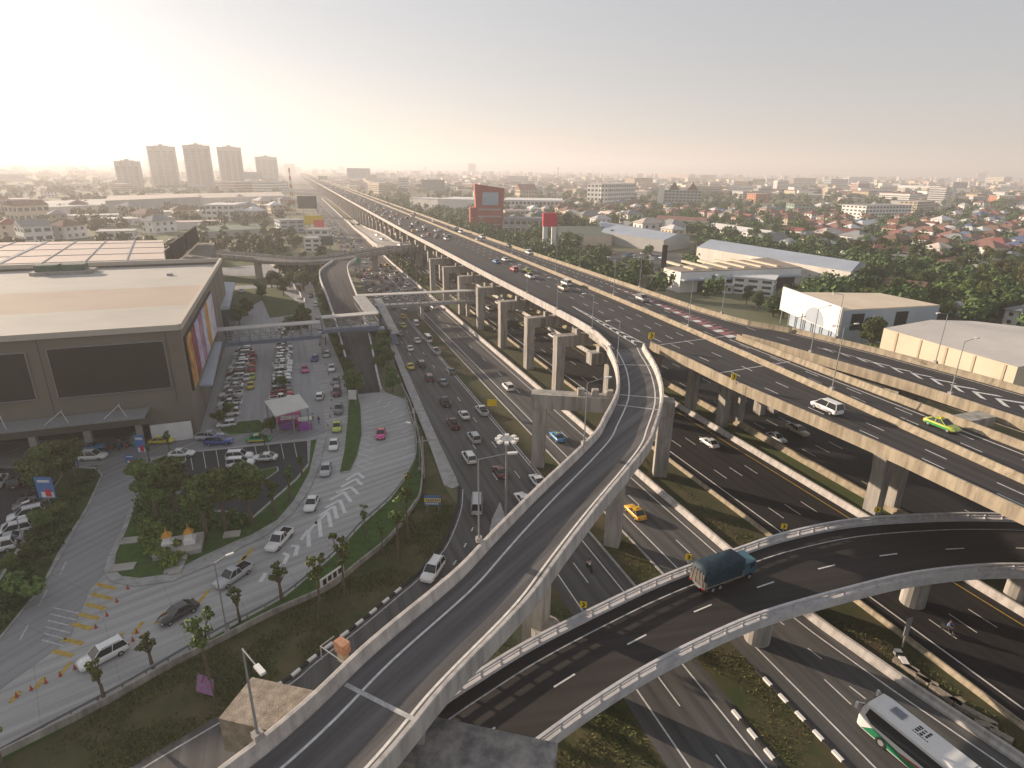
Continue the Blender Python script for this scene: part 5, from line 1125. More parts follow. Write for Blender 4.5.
def tree(c, kind, h, label, group=None, name=None, cat='tree', far=False):
    tm, cm_, H_ = rnd.choice(TM[kind]); s = h/H_
    t = thing(name or {'young': 'young_tree', 'sapling': 'sapling', 'bush': 'bush'}.get(kind, 'tree'), label, cat, (c.x, c.y, c.z if c.z > .01 else 0), rnd.uniform(0, 6.28), group); t.scale = (s*rnd.uniform(.9, 1.1), s*rnd.uniform(.9, 1.1), s)
    link_mesh('trunk', tm, t); link_mesh('crown', cm_, t)
    if far: t['far'] = 1
    return t
for x, y, h in [(158, 522, 9.4), (178, 517, 9.2), (207, 537, 9.3), (226, 530, 9.5), (252, 525, 9.0)]: tree(G(x, y), 'round', h, 'round-headed dark tree on a thick trunk beside the shrine lawn', 'round-headed trees by the shrine')
for x, y, h in [(275, 516, 6.6), (291, 503, 6.2), (302, 476, 4.2)]: tree(G(x, y), 'young', h, 'slender young tree on the lawn edge of the small car park')
for x, y, h, k in [(49, 495, 8, 'broad'), (66, 480, 7.5, 'broad'), (30, 560, 2.6, 'broad'), (12, 575, 3.0, 'broad'), (44, 532, 3.6, 'broad'), (25, 600, 3.2, 'bush'), (58, 520, 2.6, 'bush')]: tree(G(x, y), k, h, 'leafy green tree on the hedge strip left of the entry road')
for x, y, h in [(170, 452, 4.4), (266, 452, 4.0), (150, 462, 3.6)]: tree(G(x, y), 'young', h, 'small tree between the mall drive and the small car park')
for x, y, h in [(272, 433, 3.2), (97, 400, 3), (220, 425, 3.2), (283, 390, 3.6)]: tree(G(x, y) if x != 97 else W(118, -14, 0), 'broad', h, 'compact bushy tree standing in the mall car park')
for x, y, h in [(282, 600, 5.6), (339, 598, 0), (105, 703, 5.2), (153, 668, 4.6), (240, 622, 4.6), (3, 768, 4.6)]:
    if h: tree(G(x, y), 'young', h, 'young dark-leaved tree beside the guard rail')
for x, y, h in [(213, 694, 9.8), (322, 616, 8.4), (345, 604, 9.4), (366, 540, 5.6), (399, 562, 9.5), (408, 540, 10), (383, 556, 5.5)]: tree(G(x, y), 'sapling', h, 'tall thin sapling with sparse crown on the bank')
for x, y, h in [(318, 306, 5), (322, 315, 5), (330, 340, 5), (336, 352, 4.5), (339, 362, 4.5), (343, 372, 4), (346, 380, 4.5), (349, 390, 5), (351, 398, 6.5), (333, 345, 4.5)]: tree(G(x+5, y), 'broad', h, 'bushy tree in the green strip beside the descending ramp', 'trees in the strip beside the descending ramp')
for x, y, h in [(375, 340, 6), (383, 352, 6), (378, 360, 5), (388, 365, 4.5), (381, 372, 4.5), (390, 380, 3.5), (393, 392, 5), (374, 330, 6), (385, 344, 5)]: tree(G(x, y), 'broad', h, 'green tree between the descending ramp and the pavement', 'trees between the descending ramp and the pavement')
for i in range(30):
    x = rnd.uniform(268, 330); y = 262+rnd.uniform(0, 48)*(.3+(x-268)/90)
    if y > 262+(x-262)*.75: continue
    tree(G(x, y), rnd.choice(('olive', 'olive', 'broad')), rnd.uniform(6, 9), 'leafy tree in the grove below the flyover', 'trees in the grove below the flyover', far=True)
for x, y, h in [(240, 325, 6), (248, 316, 6), (262, 300, 7), (278, 290, 8), (284, 296, 7), (290, 288, 7), (272, 288, 7), (300, 335, 6), (292, 336, 6), (308, 330, 6.5), (303, 322, 6), (235, 318, 5), (286, 344, 4)]: tree(G(x, y), rnd.choice(('olive', 'broad')), h, 'sunlit olive-green tree on the lawn behind the car park')
for i in range(20):
    x = rnd.uniform(196, 302); y = rnd.uniform(234, 244); tree(G(x, y), rnd.choice(('olive', 'broad')), rnd.uniform(5, 8), 'small tree in the row behind the flyover', 'trees in the row behind the flyover', far=True)
for i in range(5): tree(G(294+i*1.5, 250-i), 'olive', 7, 'yellow-green tree beside the white corner block')
# right hand side belts: real trees nearest first
nt_ = 0
zones = [([(575, 252), (640, 272), (700, 288), (790, 326), (800, 306), (730, 301), (690, 291), (655, 276), (600, 256)], 34, (4, 7.5)), ([(850, 352), (885, 360), (890, 330), (950, 318), (1040, 330), (1060, 300), (940, 285), (860, 285)], 46, (6, 11)), ([(700, 236), (840, 258), (900, 272), (1060, 300), (1060, 268), (960, 256), (860, 248), (780, 240)], 72, (7, 12)), ([(560, 240), (640, 246), (655, 243), (640, 239)], 8, (6, 9)), ([(770, 300), (800, 320), (800, 300), (790, 290)], 5, (6, 8))]
def not_built(c, r): return free(c, r) and not on_road(c, 3)
for P_, cnt, hr in zones:
    xs = [q[0] for q in P_]; ys = [q[1] for q in P_]; k = 0; tr_ = 0
    while k < cnt and tr_ < 3000:
        tr_ += 1; x, y = rnd.uniform(min(xs), max(xs)), rnd.uniform(min(ys), max(ys)); c = G(x, y)
        if not inpoly(x, y, P_) or not not_built(c, -3) or inpoly(x, y, VILLA) and rnd.random() < .8: continue
        k += 1; tree(c, rnd.choice(('broad', 'tall', 'tall', 'olive')), rnd.uniform(*hr), 'broad green tree in the woodland belt right of the highway', 'trees in the belt right of the highway', far=True)
tree(G(566, 232), 'tall', 15, 'large dark tree behind the green-roofed shed')
for i in range(9): tree(G(445+rnd.uniform(0, 90), 232+rnd.uniform(0, 8)) if i < 0 else G(rnd.uniform(505, 548), rnd.uniform(238, 250)), 'broad', rnd.uniform(5, 8), 'tree beside the highway near the pylon', 'trees near the pylon', far=True)
# far woodland: uncountable
def far_clumps(n, size, gen, name, label, lm, nlf=46):
    V = []
    for i in range(n):
        c, h, r_ = gen()
        if c is None: continue
        lob = [(c.x+rnd.uniform(-.5, .5)*r_, c.y+rnd.uniform(-.5, .5)*r_, h*rnd.uniform(.45, .72), r_*.7, h*.32) for _ in range(3)]; V.append(crown_np(lob, nlf, size*r_, .5))
    me = np_mesh(name, np.concatenate(V), LM[lm]); o = bpy.data.objects.new(name, me); COL.objects.link(o); tag(o, label, 'woodland', kind='stuff')
def gen_right(dmin, dmax, hmin=6, hmax=12):
    def g_():
        az = R(rnd.uniform(-14, 46)); D_ = math.exp(rnd.uniform(math.log(dmin), math.log(dmax))); c = Vector((math.sin(az)*D_, math.cos(az)*D_, 0))
        if on_road(c, 6) or UV(c)[1] < 60 or not free(c, 1): return None, 0, 0
        px_, py__ = pix(c)
        if inpoly(px_, py__, YARD) and rnd.random() < .93 or inpoly(px_, py__, VILLA): return None, 0, 0
        if D_ < 420 and (inpoly(px_, py__, SUB)) and rnd.random() < .5: return None, 0, 0
        return c, rnd.uniform(hmin, hmax), rnd.uniform(3, 5.5)*(1 if D_ < 1200 else 1.8)
    return g_
def gen_left(dmin, dmax):
    def g_():
        az = R(rnd.uniform(-46, -14)); D_ = math.exp(rnd.uniform(math.log(dmin), math.log(dmax))); c = Vector((math.sin(az)*D_, math.cos(az)*D_, 0)); u, v = UV(c)
        if on_road(c, 8) or v > 8 or u < 275 or (v > -150 and u < 330 and v < -20) or not free(c, 1): return None, 0, 0
        if 415 < u < 485 and v > -175: return None, 0, 0
        return c, rnd.uniform(5, 11), rnd.uniform(3, 6)*(1 if D_ < 1200 else 2)
    return g_
far_clumps(2200, .16, gen_right(230, 900), 'woodland', 'dense dark green trees filling the gaps between the suburb houses', 'dark', 130)
far_clumps(1800, .34, gen_right(800, 4500, 7, 12), 'far_woodland', 'dark belts of trees fading towards the horizon on the right', 'dark')
far_clumps(600, .19, gen_left(330, 1100), 'grove', 'olive trees scattered in haze on the left beyond the mall', 'olive', 90)
far_clumps(600, .34, gen_left(1000, 4500), 'far_grove', 'hazy tree belts under the left skyline', 'mid')
def gen_belt(P_):
    xs = [q[0] for q in P_]; ys = [q[1] for q in P_]
    def g_():
        for _ in range(60):
            x, y = rnd.uniform(min(xs), max(xs)), rnd.uniform(min(ys), max(ys)); c = G(x, y)
            if inpoly(x, y, P_) and not_built(c, -3) and not inpoly(x, y, VILLA): return c, rnd.uniform(3.5, 9), rnd.uniform(1.8, 3.4)
        return None, 0, 0
    return g_
far_clumps(150, .075, gen_belt(zones[2][0]), 'belt_thicket', 'thicket filling the tree belt behind the long warehouse', 'dark', 420)
far_clumps(110, .075, gen_belt(zones[1][0]), 'belt_thicket', 'green thicket around the tan warehouse and showroom', 'mid', 420)
far_clumps(22, .075, gen_belt(zones[0][0]), 'belt_thicket', 'thicket between the right parapet and the factory', 'dark', 420)
def gen_under():
    x, y = rnd.choice([(rnd.uniform(300, 350), 0)]+[(0, 0)]); u = rnd.uniform(240, 520); v = rnd.uniform(48.5, 54.5); c = W(u, v); return c, rnd.uniform(1.5, 4), 1.6
far_clumps(160, .3, gen_under, 'verge_shrubs', 'line of shrubs on the verge between the roads in the distance', 'mid')
def gen_shrub(P_):
    xs = [q[0] for q in P_]; ys = [q[1] for q in P_]
    def g_():
        for _ in range(50):
            x, y = rnd.uniform(min(xs), max(xs)), rnd.uniform(min(ys), max(ys))
            if inpoly(x, y, P_): return G(x, y), rnd.uniform(.7, 1.5), rnd.uniform(.5, .9)
        return None, 0, 0
    return g_
far_clumps(120, .2, gen_shrub([(138, 528), (150, 520), (170, 540), (185, 560), (170, 570), (150, 555)]), 'clipped_shrubs', 'yellow-green clipped shrubs around the shrine platform', 'bright')
far_clumps(200, .2, gen_shrub([(135, 510), (150, 482), (200, 510), (250, 520), (240, 530), (180, 528), (140, 532)]), 'shrub_bed', 'dark shrubs under the round-headed trees', 'mid')
far_clumps(150, .2, gen_shrub([(92, 475), (100, 478), (60, 550), (30, 600), (0, 630), (-30, 640), (20, 560), (48, 500)]), 'hedge', 'low dark hedge along the left strip', 'dark')
# weeds: short blades as stuff
def blades(name, P_, n, h, lm, label):
    V = []; xs = [q[0] for q in P_]; ys = [q[1] for q in P_]; k = 0
    WP = Gp(P_); bx0, bx1 = min(p.x for p in WP), max(p.x for p in WP); by0, by1 = min(p.y for p in WP), max(p.y for p in WP); wp = [(p.x, p.y) for p in WP]; pts = []
    while len(pts) < n and k < n*20:
        k += 1; x, y = rnd.uniform(bx0, bx1), rnd.uniform(by0, by1)
        if inpoly(x, y, wp) and mnoise.fractal(Vector((x*.22, y*.22, h)), 1, 2, 4) > rnd.uniform(-.25, .35): pts.append((x, y))
    p = np.array(pts); m_ = len(p); a = nr_.uniform(0, 6.28, m_); w_ = nr_.uniform(.025, .075, m_); hh_ = h*nr_.uniform(.3, 1.0, m_)*(0.5+.8*nr_.random(m_)); dx, dy = np.cos(a)*w_, np.sin(a)*w_; lx, ly = nr_.normal(0, .12, m_), nr_.normal(0, .12, m_); z = np.full(m_, .005)
    v = np.stack([np.stack([p[:, 0]-dx, p[:, 1]-dy, z], 1), np.stack([p[:, 0]+dx, p[:, 1]+dy, z], 1), np.stack([p[:, 0]+lx+dx*.3, p[:, 1]+ly+dy*.3, z+hh_], 1), np.stack([p[:, 0]+lx-dx*.3, p[:, 1]+ly-dy*.3, z+hh_], 1)], 1).reshape(-1, 3)
    me = np_mesh(name, v, LM[lm]); o = bpy.data.objects.new(name, me); COL.objects.link(o); tag(o, label, 'grass', kind='stuff')
bank = [(421, 492), (412, 512), (390, 542), (360, 567), (328, 592), (273, 617), (221, 644), (170, 670), (100, 711), (20, 768), (130, 768), (202, 724), (287, 679), (311, 657), (355, 625), (397, 590), (417, 573), (440, 546), (450, 528), (456, 506)]
blades('wild_grass', bank, 13000, .26, 'weed', 'rough weeds covering the bank between wall and slip road'); blades('tall_weeds', bank, 3500, .42, 'mid', 'green weed patches on the bank above the slip road')
blades('verge_grass', [(600, 505), (640, 455), (700, 500), (790, 560), (860, 620), (1000, 720), (1024, 750), (930, 700), (800, 610), (720, 540), (630, 470)], 4500, .22, 'weed', 'patchy grass on the verge beside the dark main road')
blades('median_grass', [(630, 535), (660, 572), (768, 683), (845, 768), (780, 768), (726, 703), (692, 662), (640, 590), (600, 540)], 3500, .2, 'olive', 'grass on the median strip in the foreground')
blades('green_patch', [(440, 620), (545, 575), (570, 613), (625, 702), (660, 768), (540, 768), (470, 700)], 4500, .26, 'olive', 'green weeds on the ground beneath the two ramps')
#PART3

# ================================================================== vehicles
def paint_mat(name, c):
    return mat('paint_'+name, c, .32, 0, spec=.5, coat=.5)
CARC = {'white': (.72, .72, .71), 'silver': (.42, .44, .46), 'grey': (.17, .18, .19), 'black': (.025, .027, .03), 'red': (.42, .03, .03), 'maroon': (.12, .02, .025), 'blue': (.03, .07, .28), 'sky': (.04, .24, .48), 'yellow': (.62, .52, .04), 'amber': (.70, .38, .015), 'lime': (.42, .50, .05), 'pink': (.58, .05, .24), 'green': (.03, .30, .10), 'tan': (.42, .36, .26), 'darkgreen': (.04, .07, .06), 'orange': (.6, .18, .03)}
for k, c in CARC.items(): M['p_'+k] = paint_mat(k, c)
def ring(y, w, zl, zh, r=.12): return [Vector(p) for p in ((-w+r, y, zl), (-w, y, zl+r*1.2), (-w, y, zh-r), (-w+r*1.1, y, zh), (w-r*1.1, y, zh), (w, y, zh-r), (w, y, zl+r*1.2), (w-r, y, zl))]
def loft(mb, rings):
    n = len(rings[0]); vs = [p for q in rings for p in q]; fs = []
    for k in range(len(rings)-1): fs += [(k*n+i, k*n+(i+1) % n, (k+1)*n+(i+1) % n, (k+1)*n+i) for i in range(n)]
    fs.append(tuple(reversed(range(n)))); fs.append(tuple(range((len(rings)-1)*n, len(rings)*n))); return mb.add(vs, fs)
SP = {  # L, W, H, belt, cabin base y0,y1, roof y2,y3, hood nose height
 'saloon': (4.6, 1.8, 1.46, .92, -1.75, 1.0, -1.0, .15, .72), 'hatchback': (4.0, 1.72, 1.5, .95, -1.93, 1.05, -1.6, .2, .78), 'suv': (4.75, 1.9, 1.8, 1.08, -2.3, 1.15, -2.0, .35, .92),
 'pickup': (5.3, 1.86, 1.78, 1.05, -.75, 1.25, -.5, .5, .92), 'minivan': (4.9, 1.85, 1.9, 1.05, -2.4, 1.6, -2.15, .7, .88), 'minibus': (5.4, 1.9, 2.25, 1.15, -2.66, 2.2, -2.55, 1.35, .95)}
VC = {}
def car_meshes(kind, col, col2=None):
    key = (kind, col, col2)
    if key in VC: return VC[key]
    L_, Wd, H_, belt, y0, y1, y2, y3, nose = SP[kind]; w = Wd/2; hl = L_/2; pm_ = M['p_'+col]; mb = B(pm_)
    st = [ring(-hl, w*.82, .42, belt*.8, .1), ring(-hl+.12, w*.95, .3, belt*.93), ring(-hl+.55, w, .27, belt), ring(y0+.5, w, .25, belt), ring(.2, w, .25, belt), ring(y1-.1, w, .25, belt-.02), ring(y1+(hl-y1)*.55, w*.985, .26, (belt+nose)/2+.03), ring(hl-.2, w*.93, .3, nose), ring(hl, w*.78, .38, nose*.82, .08)]
    loft(mb, st)
    wt = w*.76; wb_ = w*.93
    mb.frus((-wt-.005, wt+.005, y2, y3), (-wt+.1, wt-.1, y2+.1, y3-.1), H_-.05, H_)
    # pillars
    for sx in (-1, 1):
        for (ya, yb) in ((y0, y2), (y1, y3), ((y0+y1)/2-.15, (y2+y3)/2-.1)): mb.tube((sx*(wb_-.01), ya, belt-.03), (sx*(wt), yb, H_-.04), .05, .045, 4)
    if kind == 'pickup':
        mb.m('tyre'); mb.box(-w*.8, w*.8, -hl+.2, y0-.08, belt-.01, belt+.012); mb.m(pm_)
        for sx in (-1, 1): mb.box(sx*w*.9-.07, sx*w*.9+.07, -hl+.1, y0, belt-.05, belt+.09)
        mb.box(-w*.9, w*.9, -hl+.06, -hl+.18, belt-.1, belt+.085)
    if kind in ('suv', 'minibus'):
        mb.m('steel'); [mb.box(sx*wt*.88-.03, sx*wt*.88+.03, y2+.3, y3-.2, H_, H_+.06) for sx in (-1, 1)]
    if col2:                                              # two tone taxi: lower sides
        mb.m('p_'+col2)
        for sx in (-1, 1): mb.box(sx*w-.012 if sx > 0 else -w-.012, sx*w+.012 if sx > 0 else -w+.012, -hl+.5, hl-.65, .36, belt-.3)
    body = mb.mesh('body'); body.polygons.foreach_set('use_smooth', [len(p.vertices) == 4 and p.index < 64 for p in body.polygons])
    gb = B('glass').frus((-wb_, wb_, y0, y1), (-wt, wt, y2, y3), belt-.03, H_-.045).mesh('window')
    tyre = B('tyre').tube((-.11, 0, 0), (.11, 0, 0), .32, .32, 14)
    tyre.m('steel').tube((-.12, 0, 0), (.12, 0, 0), .18, .18, 10); wheel = tyre.mesh('wheel')
    hd = B('headl').box(-.17, .17, -.05, .06, -.07, .07).mesh('headlight'); tl = B('tail').box(-.13, .13, -.05, .05, -.12, .12).mesh('tail_light')
    pl_ = B('lampw').box(-.2, .2, -.012, .012, -.06, .06).mesh('number_plate')
    VC[key] = (body, gb, wheel, hd, tl, pl_, L_, Wd, nose, belt); return VC[key]
HV = {}
def car(p, rz, kind, col, label, group=None, lod=0, col2=None, taxi=False):
    nm = {'saloon': 'car', 'hatchback': 'car', 'suv': 'suv', 'pickup': 'pickup_truck', 'minivan': 'minivan', 'minibus': 'minibus'}[kind]; cat = {'car': 'car', 'suv': 'car', 'pickup_truck': 'pickup truck', 'minivan': 'van', 'minibus': 'minibus'}[nm]
    if taxi: nm = 'taxi'; cat = 'taxi'
    body, gb, wh, hd, tl, pl_, L_, Wd, nose, belt = car_meshes(kind, col, col2)
    t = thing(nm, label, cat, tuple(p), rz, group); link_mesh('body', body, t); link_mesh('window', gb, t); t.scale = (.87, .87, .87)
    if taxi: 
        if 'ts' not in VC: VC['ts'] = B('sign_y').box(-.3, .3, -.1, .1, 0, .14).mesh('roof_sign')
        o = link_mesh('roof_sign', VC['ts'], t); o.location = (0, -.3, SP[kind][2])
    if lod: return t
    for sx in (-1, 1):
        for yy in (L_*.31, -L_*.3): o = link_mesh('wheel', wh, t); o.location = (sx*(Wd/2-.1), yy, .32)
        o = link_mesh('headlight', hd, t); o.location = (sx*(Wd/2-.3), L_/2-.12, nose*.8)
        o = link_mesh('tail_light', tl, t); o.location = (sx*(Wd/2-.2), -L_/2+.06, belt*.78)
    for yy in (L_/2, -L_/2): o = link_mesh('number_plate', pl_, t); o.location = (0, yy, .5)
    return t
def roadz(z=0): return z+ZR+.002
def dirz(p, q): d = q-p; return math.atan2(-d.x, d.y)
CN = {'sky': 'bright blue', 'amber': 'orange-yellow', 'lime': 'yellow-green', 'darkgreen': 'dark green', 'tan': 'tan', 'maroon': 'dark red'}
def cn(c): return CN.get(c, c)
AW = A; TW = A+PI
# the jammed road and the inner road, nearest ones as seen
near = [(416, 325, 'minivan', 'white'), (403, 318, 'saloon', 'amber'), (403, 327, 'saloon', 'lime'), (400, 335, 'saloon', 'grey'), (417, 342, 'saloon', 'white'), (410, 350, 'saloon', 'white'), (428, 341, 'minibus', 'white'), (436, 353, 'pickup', 'silver'), (410, 368, 'saloon', 'yellow'), (421, 366, 'suv', 'black'), (451, 373, 'saloon', 'darkgreen'), (429, 380, 'suv', 'maroon'), (443, 384, 'saloon', 'grey'), (445, 404, 'pickup', 'black'), (464, 417, 'saloon', 'white'), (482, 413, 'pickup', 'silver'), (453, 426, 'pickup', 'maroon'), (474, 440, 'suv', 'silver'), (469, 460, 'suv', 'white'), (500, 474, 'saloon', 'maroon'), (537, 483, 'saloon', 'white'), (523, 502, 'saloon', 'white')]
for x, y, k, c in near: car(G(x, y, roadz()), AW+rnd.uniform(-.03, .03), k, c, f'{cn(c)} {k} in the slow traffic on the wide road left of the median', 'cars on the wide jammed road', taxi=c in ('amber', 'lime', 'yellow'))
p = G(477, 508, roadz()); car(p, dirz(p, G(478, 480)) , 'minibus', 'silver', 'silver minibus turning off beneath the curved ramp', 'cars on the wide jammed road')
p = G(433, 574, roadz()); car(p, dirz(G(445, 556), G(430, 578)), 'suv', 'white', 'white car alone on the slip road beside the curved ramp')
car(G(508, 389, roadz()), AW, 'suv', 'white', 'white sport utility car with dark roof alone on the inner road'); car(G(557, 439, roadz()), AW, 'saloon', 'sky', 'bright blue saloon on the inner road passing the portal column', taxi=True)
car(G(635, 515, roadz()), AW, 'saloon', 'amber', 'orange-yellow taxi on the inner road right of the curved ramp', taxi=True)
car(G(709, 445, roadz()), AW, 'saloon', 'white', 'white saloon alone on the dark main road beneath the elevated deck'); car(G(776, 440, roadz()), TW, 'saloon', 'silver', 'silver saloon emerging under the elevated deck beside a tan pickup'); car(G(797, 433, roadz()), TW, 'pickup', 'tan', 'tan pickup under the elevated deck edge')
# concrete road
rb = [((381, 436), (383, 422), 'saloon', 'pink', 'bright pink taxi descending the concrete road'), ((337, 429), (338, 415), 'saloon', 'lime', 'yellow-green taxi queuing beside the little median'), ((334, 447), (338, 425), 'saloon', 'white', 'white saloon just ahead of the yellow-green taxi'), ((326, 472), (332, 450), 'saloon', 'silver', 'silver saloon at the tip of the little median'), ((312, 506), (324, 480), 'saloon', 'white', 'white saloon beside the white chevrons'), ((280, 543), (300, 522), 'pickup', 'white', 'white pickup beside the lawn corner'), ((234, 579), (262, 560), 'pickup', 'silver', 'silver pickup beside the yellow bars'), ((179, 616), (208, 600), 'saloon', 'black', 'black car between the silver pickup and a traffic cone'), ((104, 659), (135, 643), 'suv', 'white', 'white car at the bottom left beside a traffic cone')]
for a, b_, k, c, lb in rb: car(G(*a, ZR+.02), dirz(G(*b_), G(*a)), k, c, lb, taxi=c in ('pink', 'lime'))
q_ = [(339, 411, 'pickup', 'grey'), (337, 394, 'suv', 'maroon'), (336, 383, 'saloon', 'grey'), (332, 370, 'saloon', 'white'), (327, 356, 'saloon', 'silver'), (323, 344, 'suv', 'maroon'), (320, 333, 'saloon', 'silver'), (318, 322, 'saloon', 'grey'), (316, 306, 'hatchback', 'white'), (305, 316, 'saloon', 'black'), (311, 297, 'saloon', 'black'), (316, 286, 'suv', 'black')]
for x, y, k, c in q_: car(G(x, y, roadz()), TW-.12, k, c, f'{cn(c)} {k} queuing on the service road beside the green strip', 'cars on the service road')
for x, y, k, c, h in [(320, 398, 'hatchback', 'white', AW-.15), (305, 371, 'saloon', 'pink', TW), (315, 360, 'saloon', 'blue', TW-.1), (247, 379, 'saloon', 'white', AW), (242, 292, 'saloon', 'white', AW)]: car(G(x, y, roadz()), h, k, c, f'{cn(c)} {k} moving through the lane beside the mall car park')
# parked rows
WC = ['white', 'white', 'white', 'silver', 'white', 'black', 'white', 'grey', 'white', 'silver', 'white', 'maroon', 'white']
for i in range(20): 
    c = WC[i % 13]; k = rnd.choice(('saloon', 'suv', 'suv', 'hatchback', 'pickup')); 
    if i == 1: continue
    car(W(112.5+i*2.72, -14.2+rnd.uniform(-.3, .3)+max(0, i-10)*.1, roadz()), A+PI/2+rnd.uniform(-.03, .03), k, c, f'{cn(c)} {k} parked in the row along the mall wall', 'cars parked along the mall wall')
for i in range(25):
    c = rnd.choice(('white', 'white', 'silver', 'white', 'black', 'white', 'grey', 'red' if i < 6 else 'white')); k = rnd.choice(('saloon', 'suv', 'hatchback', 'saloon', 'pickup'))
    car(W(118+i*2.6, -4.6+i*.045+rnd.uniform(-.3, .3), roadz()), A-PI/2+rnd.uniform(-.03, .03), k, c, f'{cn(c)} {k} parked in the right hand row of the mall car park', 'cars parked in the right hand row')
for x, y, c in [(252, 352, 'red'), (252, 360, 'red'), (252, 367, 'red'), (252, 375, 'lime'), (251, 384, 'yellow')]: car(G(x, y+3, roadz()), AW, 'saloon', c, f'{cn(c)} taxi waiting in the single file beside the mall row', 'taxis waiting in single file', taxi=True)
for x, y, k, c in [(240, 459, 'suv', 'white'), (241, 466, 'suv', 'white'), (243, 473, 'suv', 'silver')]: car(G(x, y, ZR*2+.01), dirz(G(225, y+1), G(255, y-1)), k, c, f'{cn(c)} {k} of the side-by-side group in the small car park', 'cars side by side in the small car park')
car(G(265, 460, ZR*2+.01), dirz(G(280, 460), G(250, 461)), 'saloon', 'white', 'white saloon behind a little tree in the small car park')
car(G(165, 498, ZR*2+.01), dirz(G(150, 500), G(180, 497)), 'suv', 'grey', 'grey car half hidden behind the round-headed trees')
for x, y, k, c, c2, lb in [(219, 444, 'pickup', 'blue', None, 'deep blue pickup on the mall drive'), (210, 439, 'pickup', 'silver', None, 'silver pickup behind the deep blue pickup'), (259, 441, 'saloon', 'green', 'yellow', 'green taxi on the mall drive by the market'), (93, 459, 'suv', 'white', None, 'white car crossing the mouth of the entry road'), (90, 450, 'pickup', 'sky', None, 'bright blue pickup behind the white car at the mall entrance'), (162, 443, 'saloon', 'yellow', None, 'yellow taxi in front of the white hoarding'), (182, 456, 'saloon', 'white', None, 'white car nose under the trees of the small car park')]:
    car(G(x, y, ZR*1.6+.012), dirz(G(x-20, y+1), G(x+20, y-1)), k, c, lb, col2=c2, taxi='taxi' in lb)
car(G(139, 441, ZR*1.6+.012), A, 'minivan', 'green', 'green and white taxi van at the mall door', col2='white')
for x, y, k, c in [(0, 484, 'suv', 'white'), (18, 484, 'suv', 'black'), (34, 482, 'saloon', 'black'), (36, 499, 'suv', 'black'), (31, 506, 'saloon', 'grey'), (27, 518, 'suv', 'white'), (21, 526, 'saloon', 'white'), (14, 534, 'suv', 'white'), (6, 543, 'saloon', 'silver'), (-4, 552, 'suv', 'white')]:
    up_ = y < 490; car(G(x, y, ZR*2+.01), dirz(G(x-10, y+14), G(x+2, y-4)) if up_ else dirz(G(x+20, y-8), G(x-20, y+2)), k, c, f'{cn(c)} {k} parked beside the hedge in the left car park', 'cars in the left car park')
# on the elevated deck
el = [(826, 411, 'minivan', 'white', 'white people carrier on the elevated deck, nearest to the viewer', AW), (941, 428, 'saloon', 'lime', 'yellow and green taxi heading towards the viewer on the deck', TW), (642, 301, 'suv', 'grey', 'dark car beside the red hatching of the elevated deck', TW), (563, 290, 'pickup', 'tan', 'tan pickup beside a white van on the elevated deck', AW), (566, 285, 'minivan', 'white', 'white van beside the tan pickup on the elevated deck', AW), (530, 278, 'pickup', 'white', 'white pickup behind a lime taxi on the elevated deck', AW), (527, 272, 'saloon', 'lime', 'lime taxi between red car and white pickup on the deck', AW), (514, 271, 'suv', 'red', 'red car on the left lane of the elevated deck', AW), (505, 261, 'saloon', 'white', 'white saloon right of the blue car on the elevated deck', AW), (496, 263, 'saloon', 'sky', 'light blue car on the left lane of the elevated deck', AW), (529, 254, 'suv', 'white', 'white car in the opposite lanes level with the pylon', TW), (509, 247, 'saloon', 'black', 'black car close to the right parapet of the deck', TW)]
for x, y, k, c, lb, rz in el: car(G(x, y, ZD+.012), rz, k, c, lb, col2='green' if 'and green taxi' in lb else None, taxi='taxi' in lb)
for x, y, k, c in [(482, 238, 'suv', 'white'), (478, 241, 'saloon', 'silver'), (448, 238, 'suv', 'black'), (436, 238, 'saloon', 'black'), (461, 233, 'minivan', 'white'), (457, 229, 'saloon', 'white'), (439, 231, 'saloon', 'white'), (424, 228, 'saloon', 'white'), (403, 212, 'saloon', 'white'), (412, 217, 'minibus', 'white')]:
    q = G(x, y, ZD+.012); u, v = UV(q); car(q, AW if v < 75 else TW, k, c, f'{cn(c)} {k} on the elevated deck where it nears the red building', 'cars on the far elevated deck')
# distant traffic, generated lane by lane
cc_ = ('white', 'white', 'silver', 'grey', 'black', 'white', 'silver', 'white', 'grey', 'black', 'silver', 'white', 'white', 'grey', 'tan', 'maroon', 'maroon', 'sky', 'amber', 'lime', 'red')
def traffic(lanes, u0, u1, gap, z, rz, label, group, lim):
    n = 0; occ_ = []
    for vf in lanes:
        u = u0+rnd.uniform(0, gap)
        while u < u1 and n < lim:
            k = rnd.choice(('saloon', 'saloon', 'suv', 'pickup', 'hatchback', 'minibus' if rnd.random() < .4 else 'saloon')); c = rnd.choice(cc_)
            t = car(W(u, vf+rnd.uniform(-.3, .3), z), rz-(.012 if u > 300 else 0), k, c, label.format(c=cn(c), k=k), group, lod=1 if u > 260 else 0); t['far'] = 1; n += 1
            u += gap*rnd.uniform(.65, 1.7)*(1+max(0, (u-400))/400)
traffic((28.2, 31.4, 34.6, 38, 41.2, 44.3), 196, 300, 10.5, roadz(), AW, '{c} {k} in the dense jam below the flyover', 'cars jammed below the flyover', 60)
traffic((29, 32.4, 35.6, 38.8), 305, 900, 17, roadz(), AW, '{c} {k} in the distant jam beyond the flyover', 'cars in the distant jam', 75)
traffic((58.5, 62, 65.6, 69.5), 262, 1200, 25, ZD+.012, AW, '{c} {k} in the dense queue on the far elevated highway', 'cars queuing on the far elevated highway', 105)
traffic((77.8, 81), 290, 1100, 46, ZD+.012, TW, '{c} {k} coming this way on the far elevated highway', 'cars coming on the far elevated highway', 26)
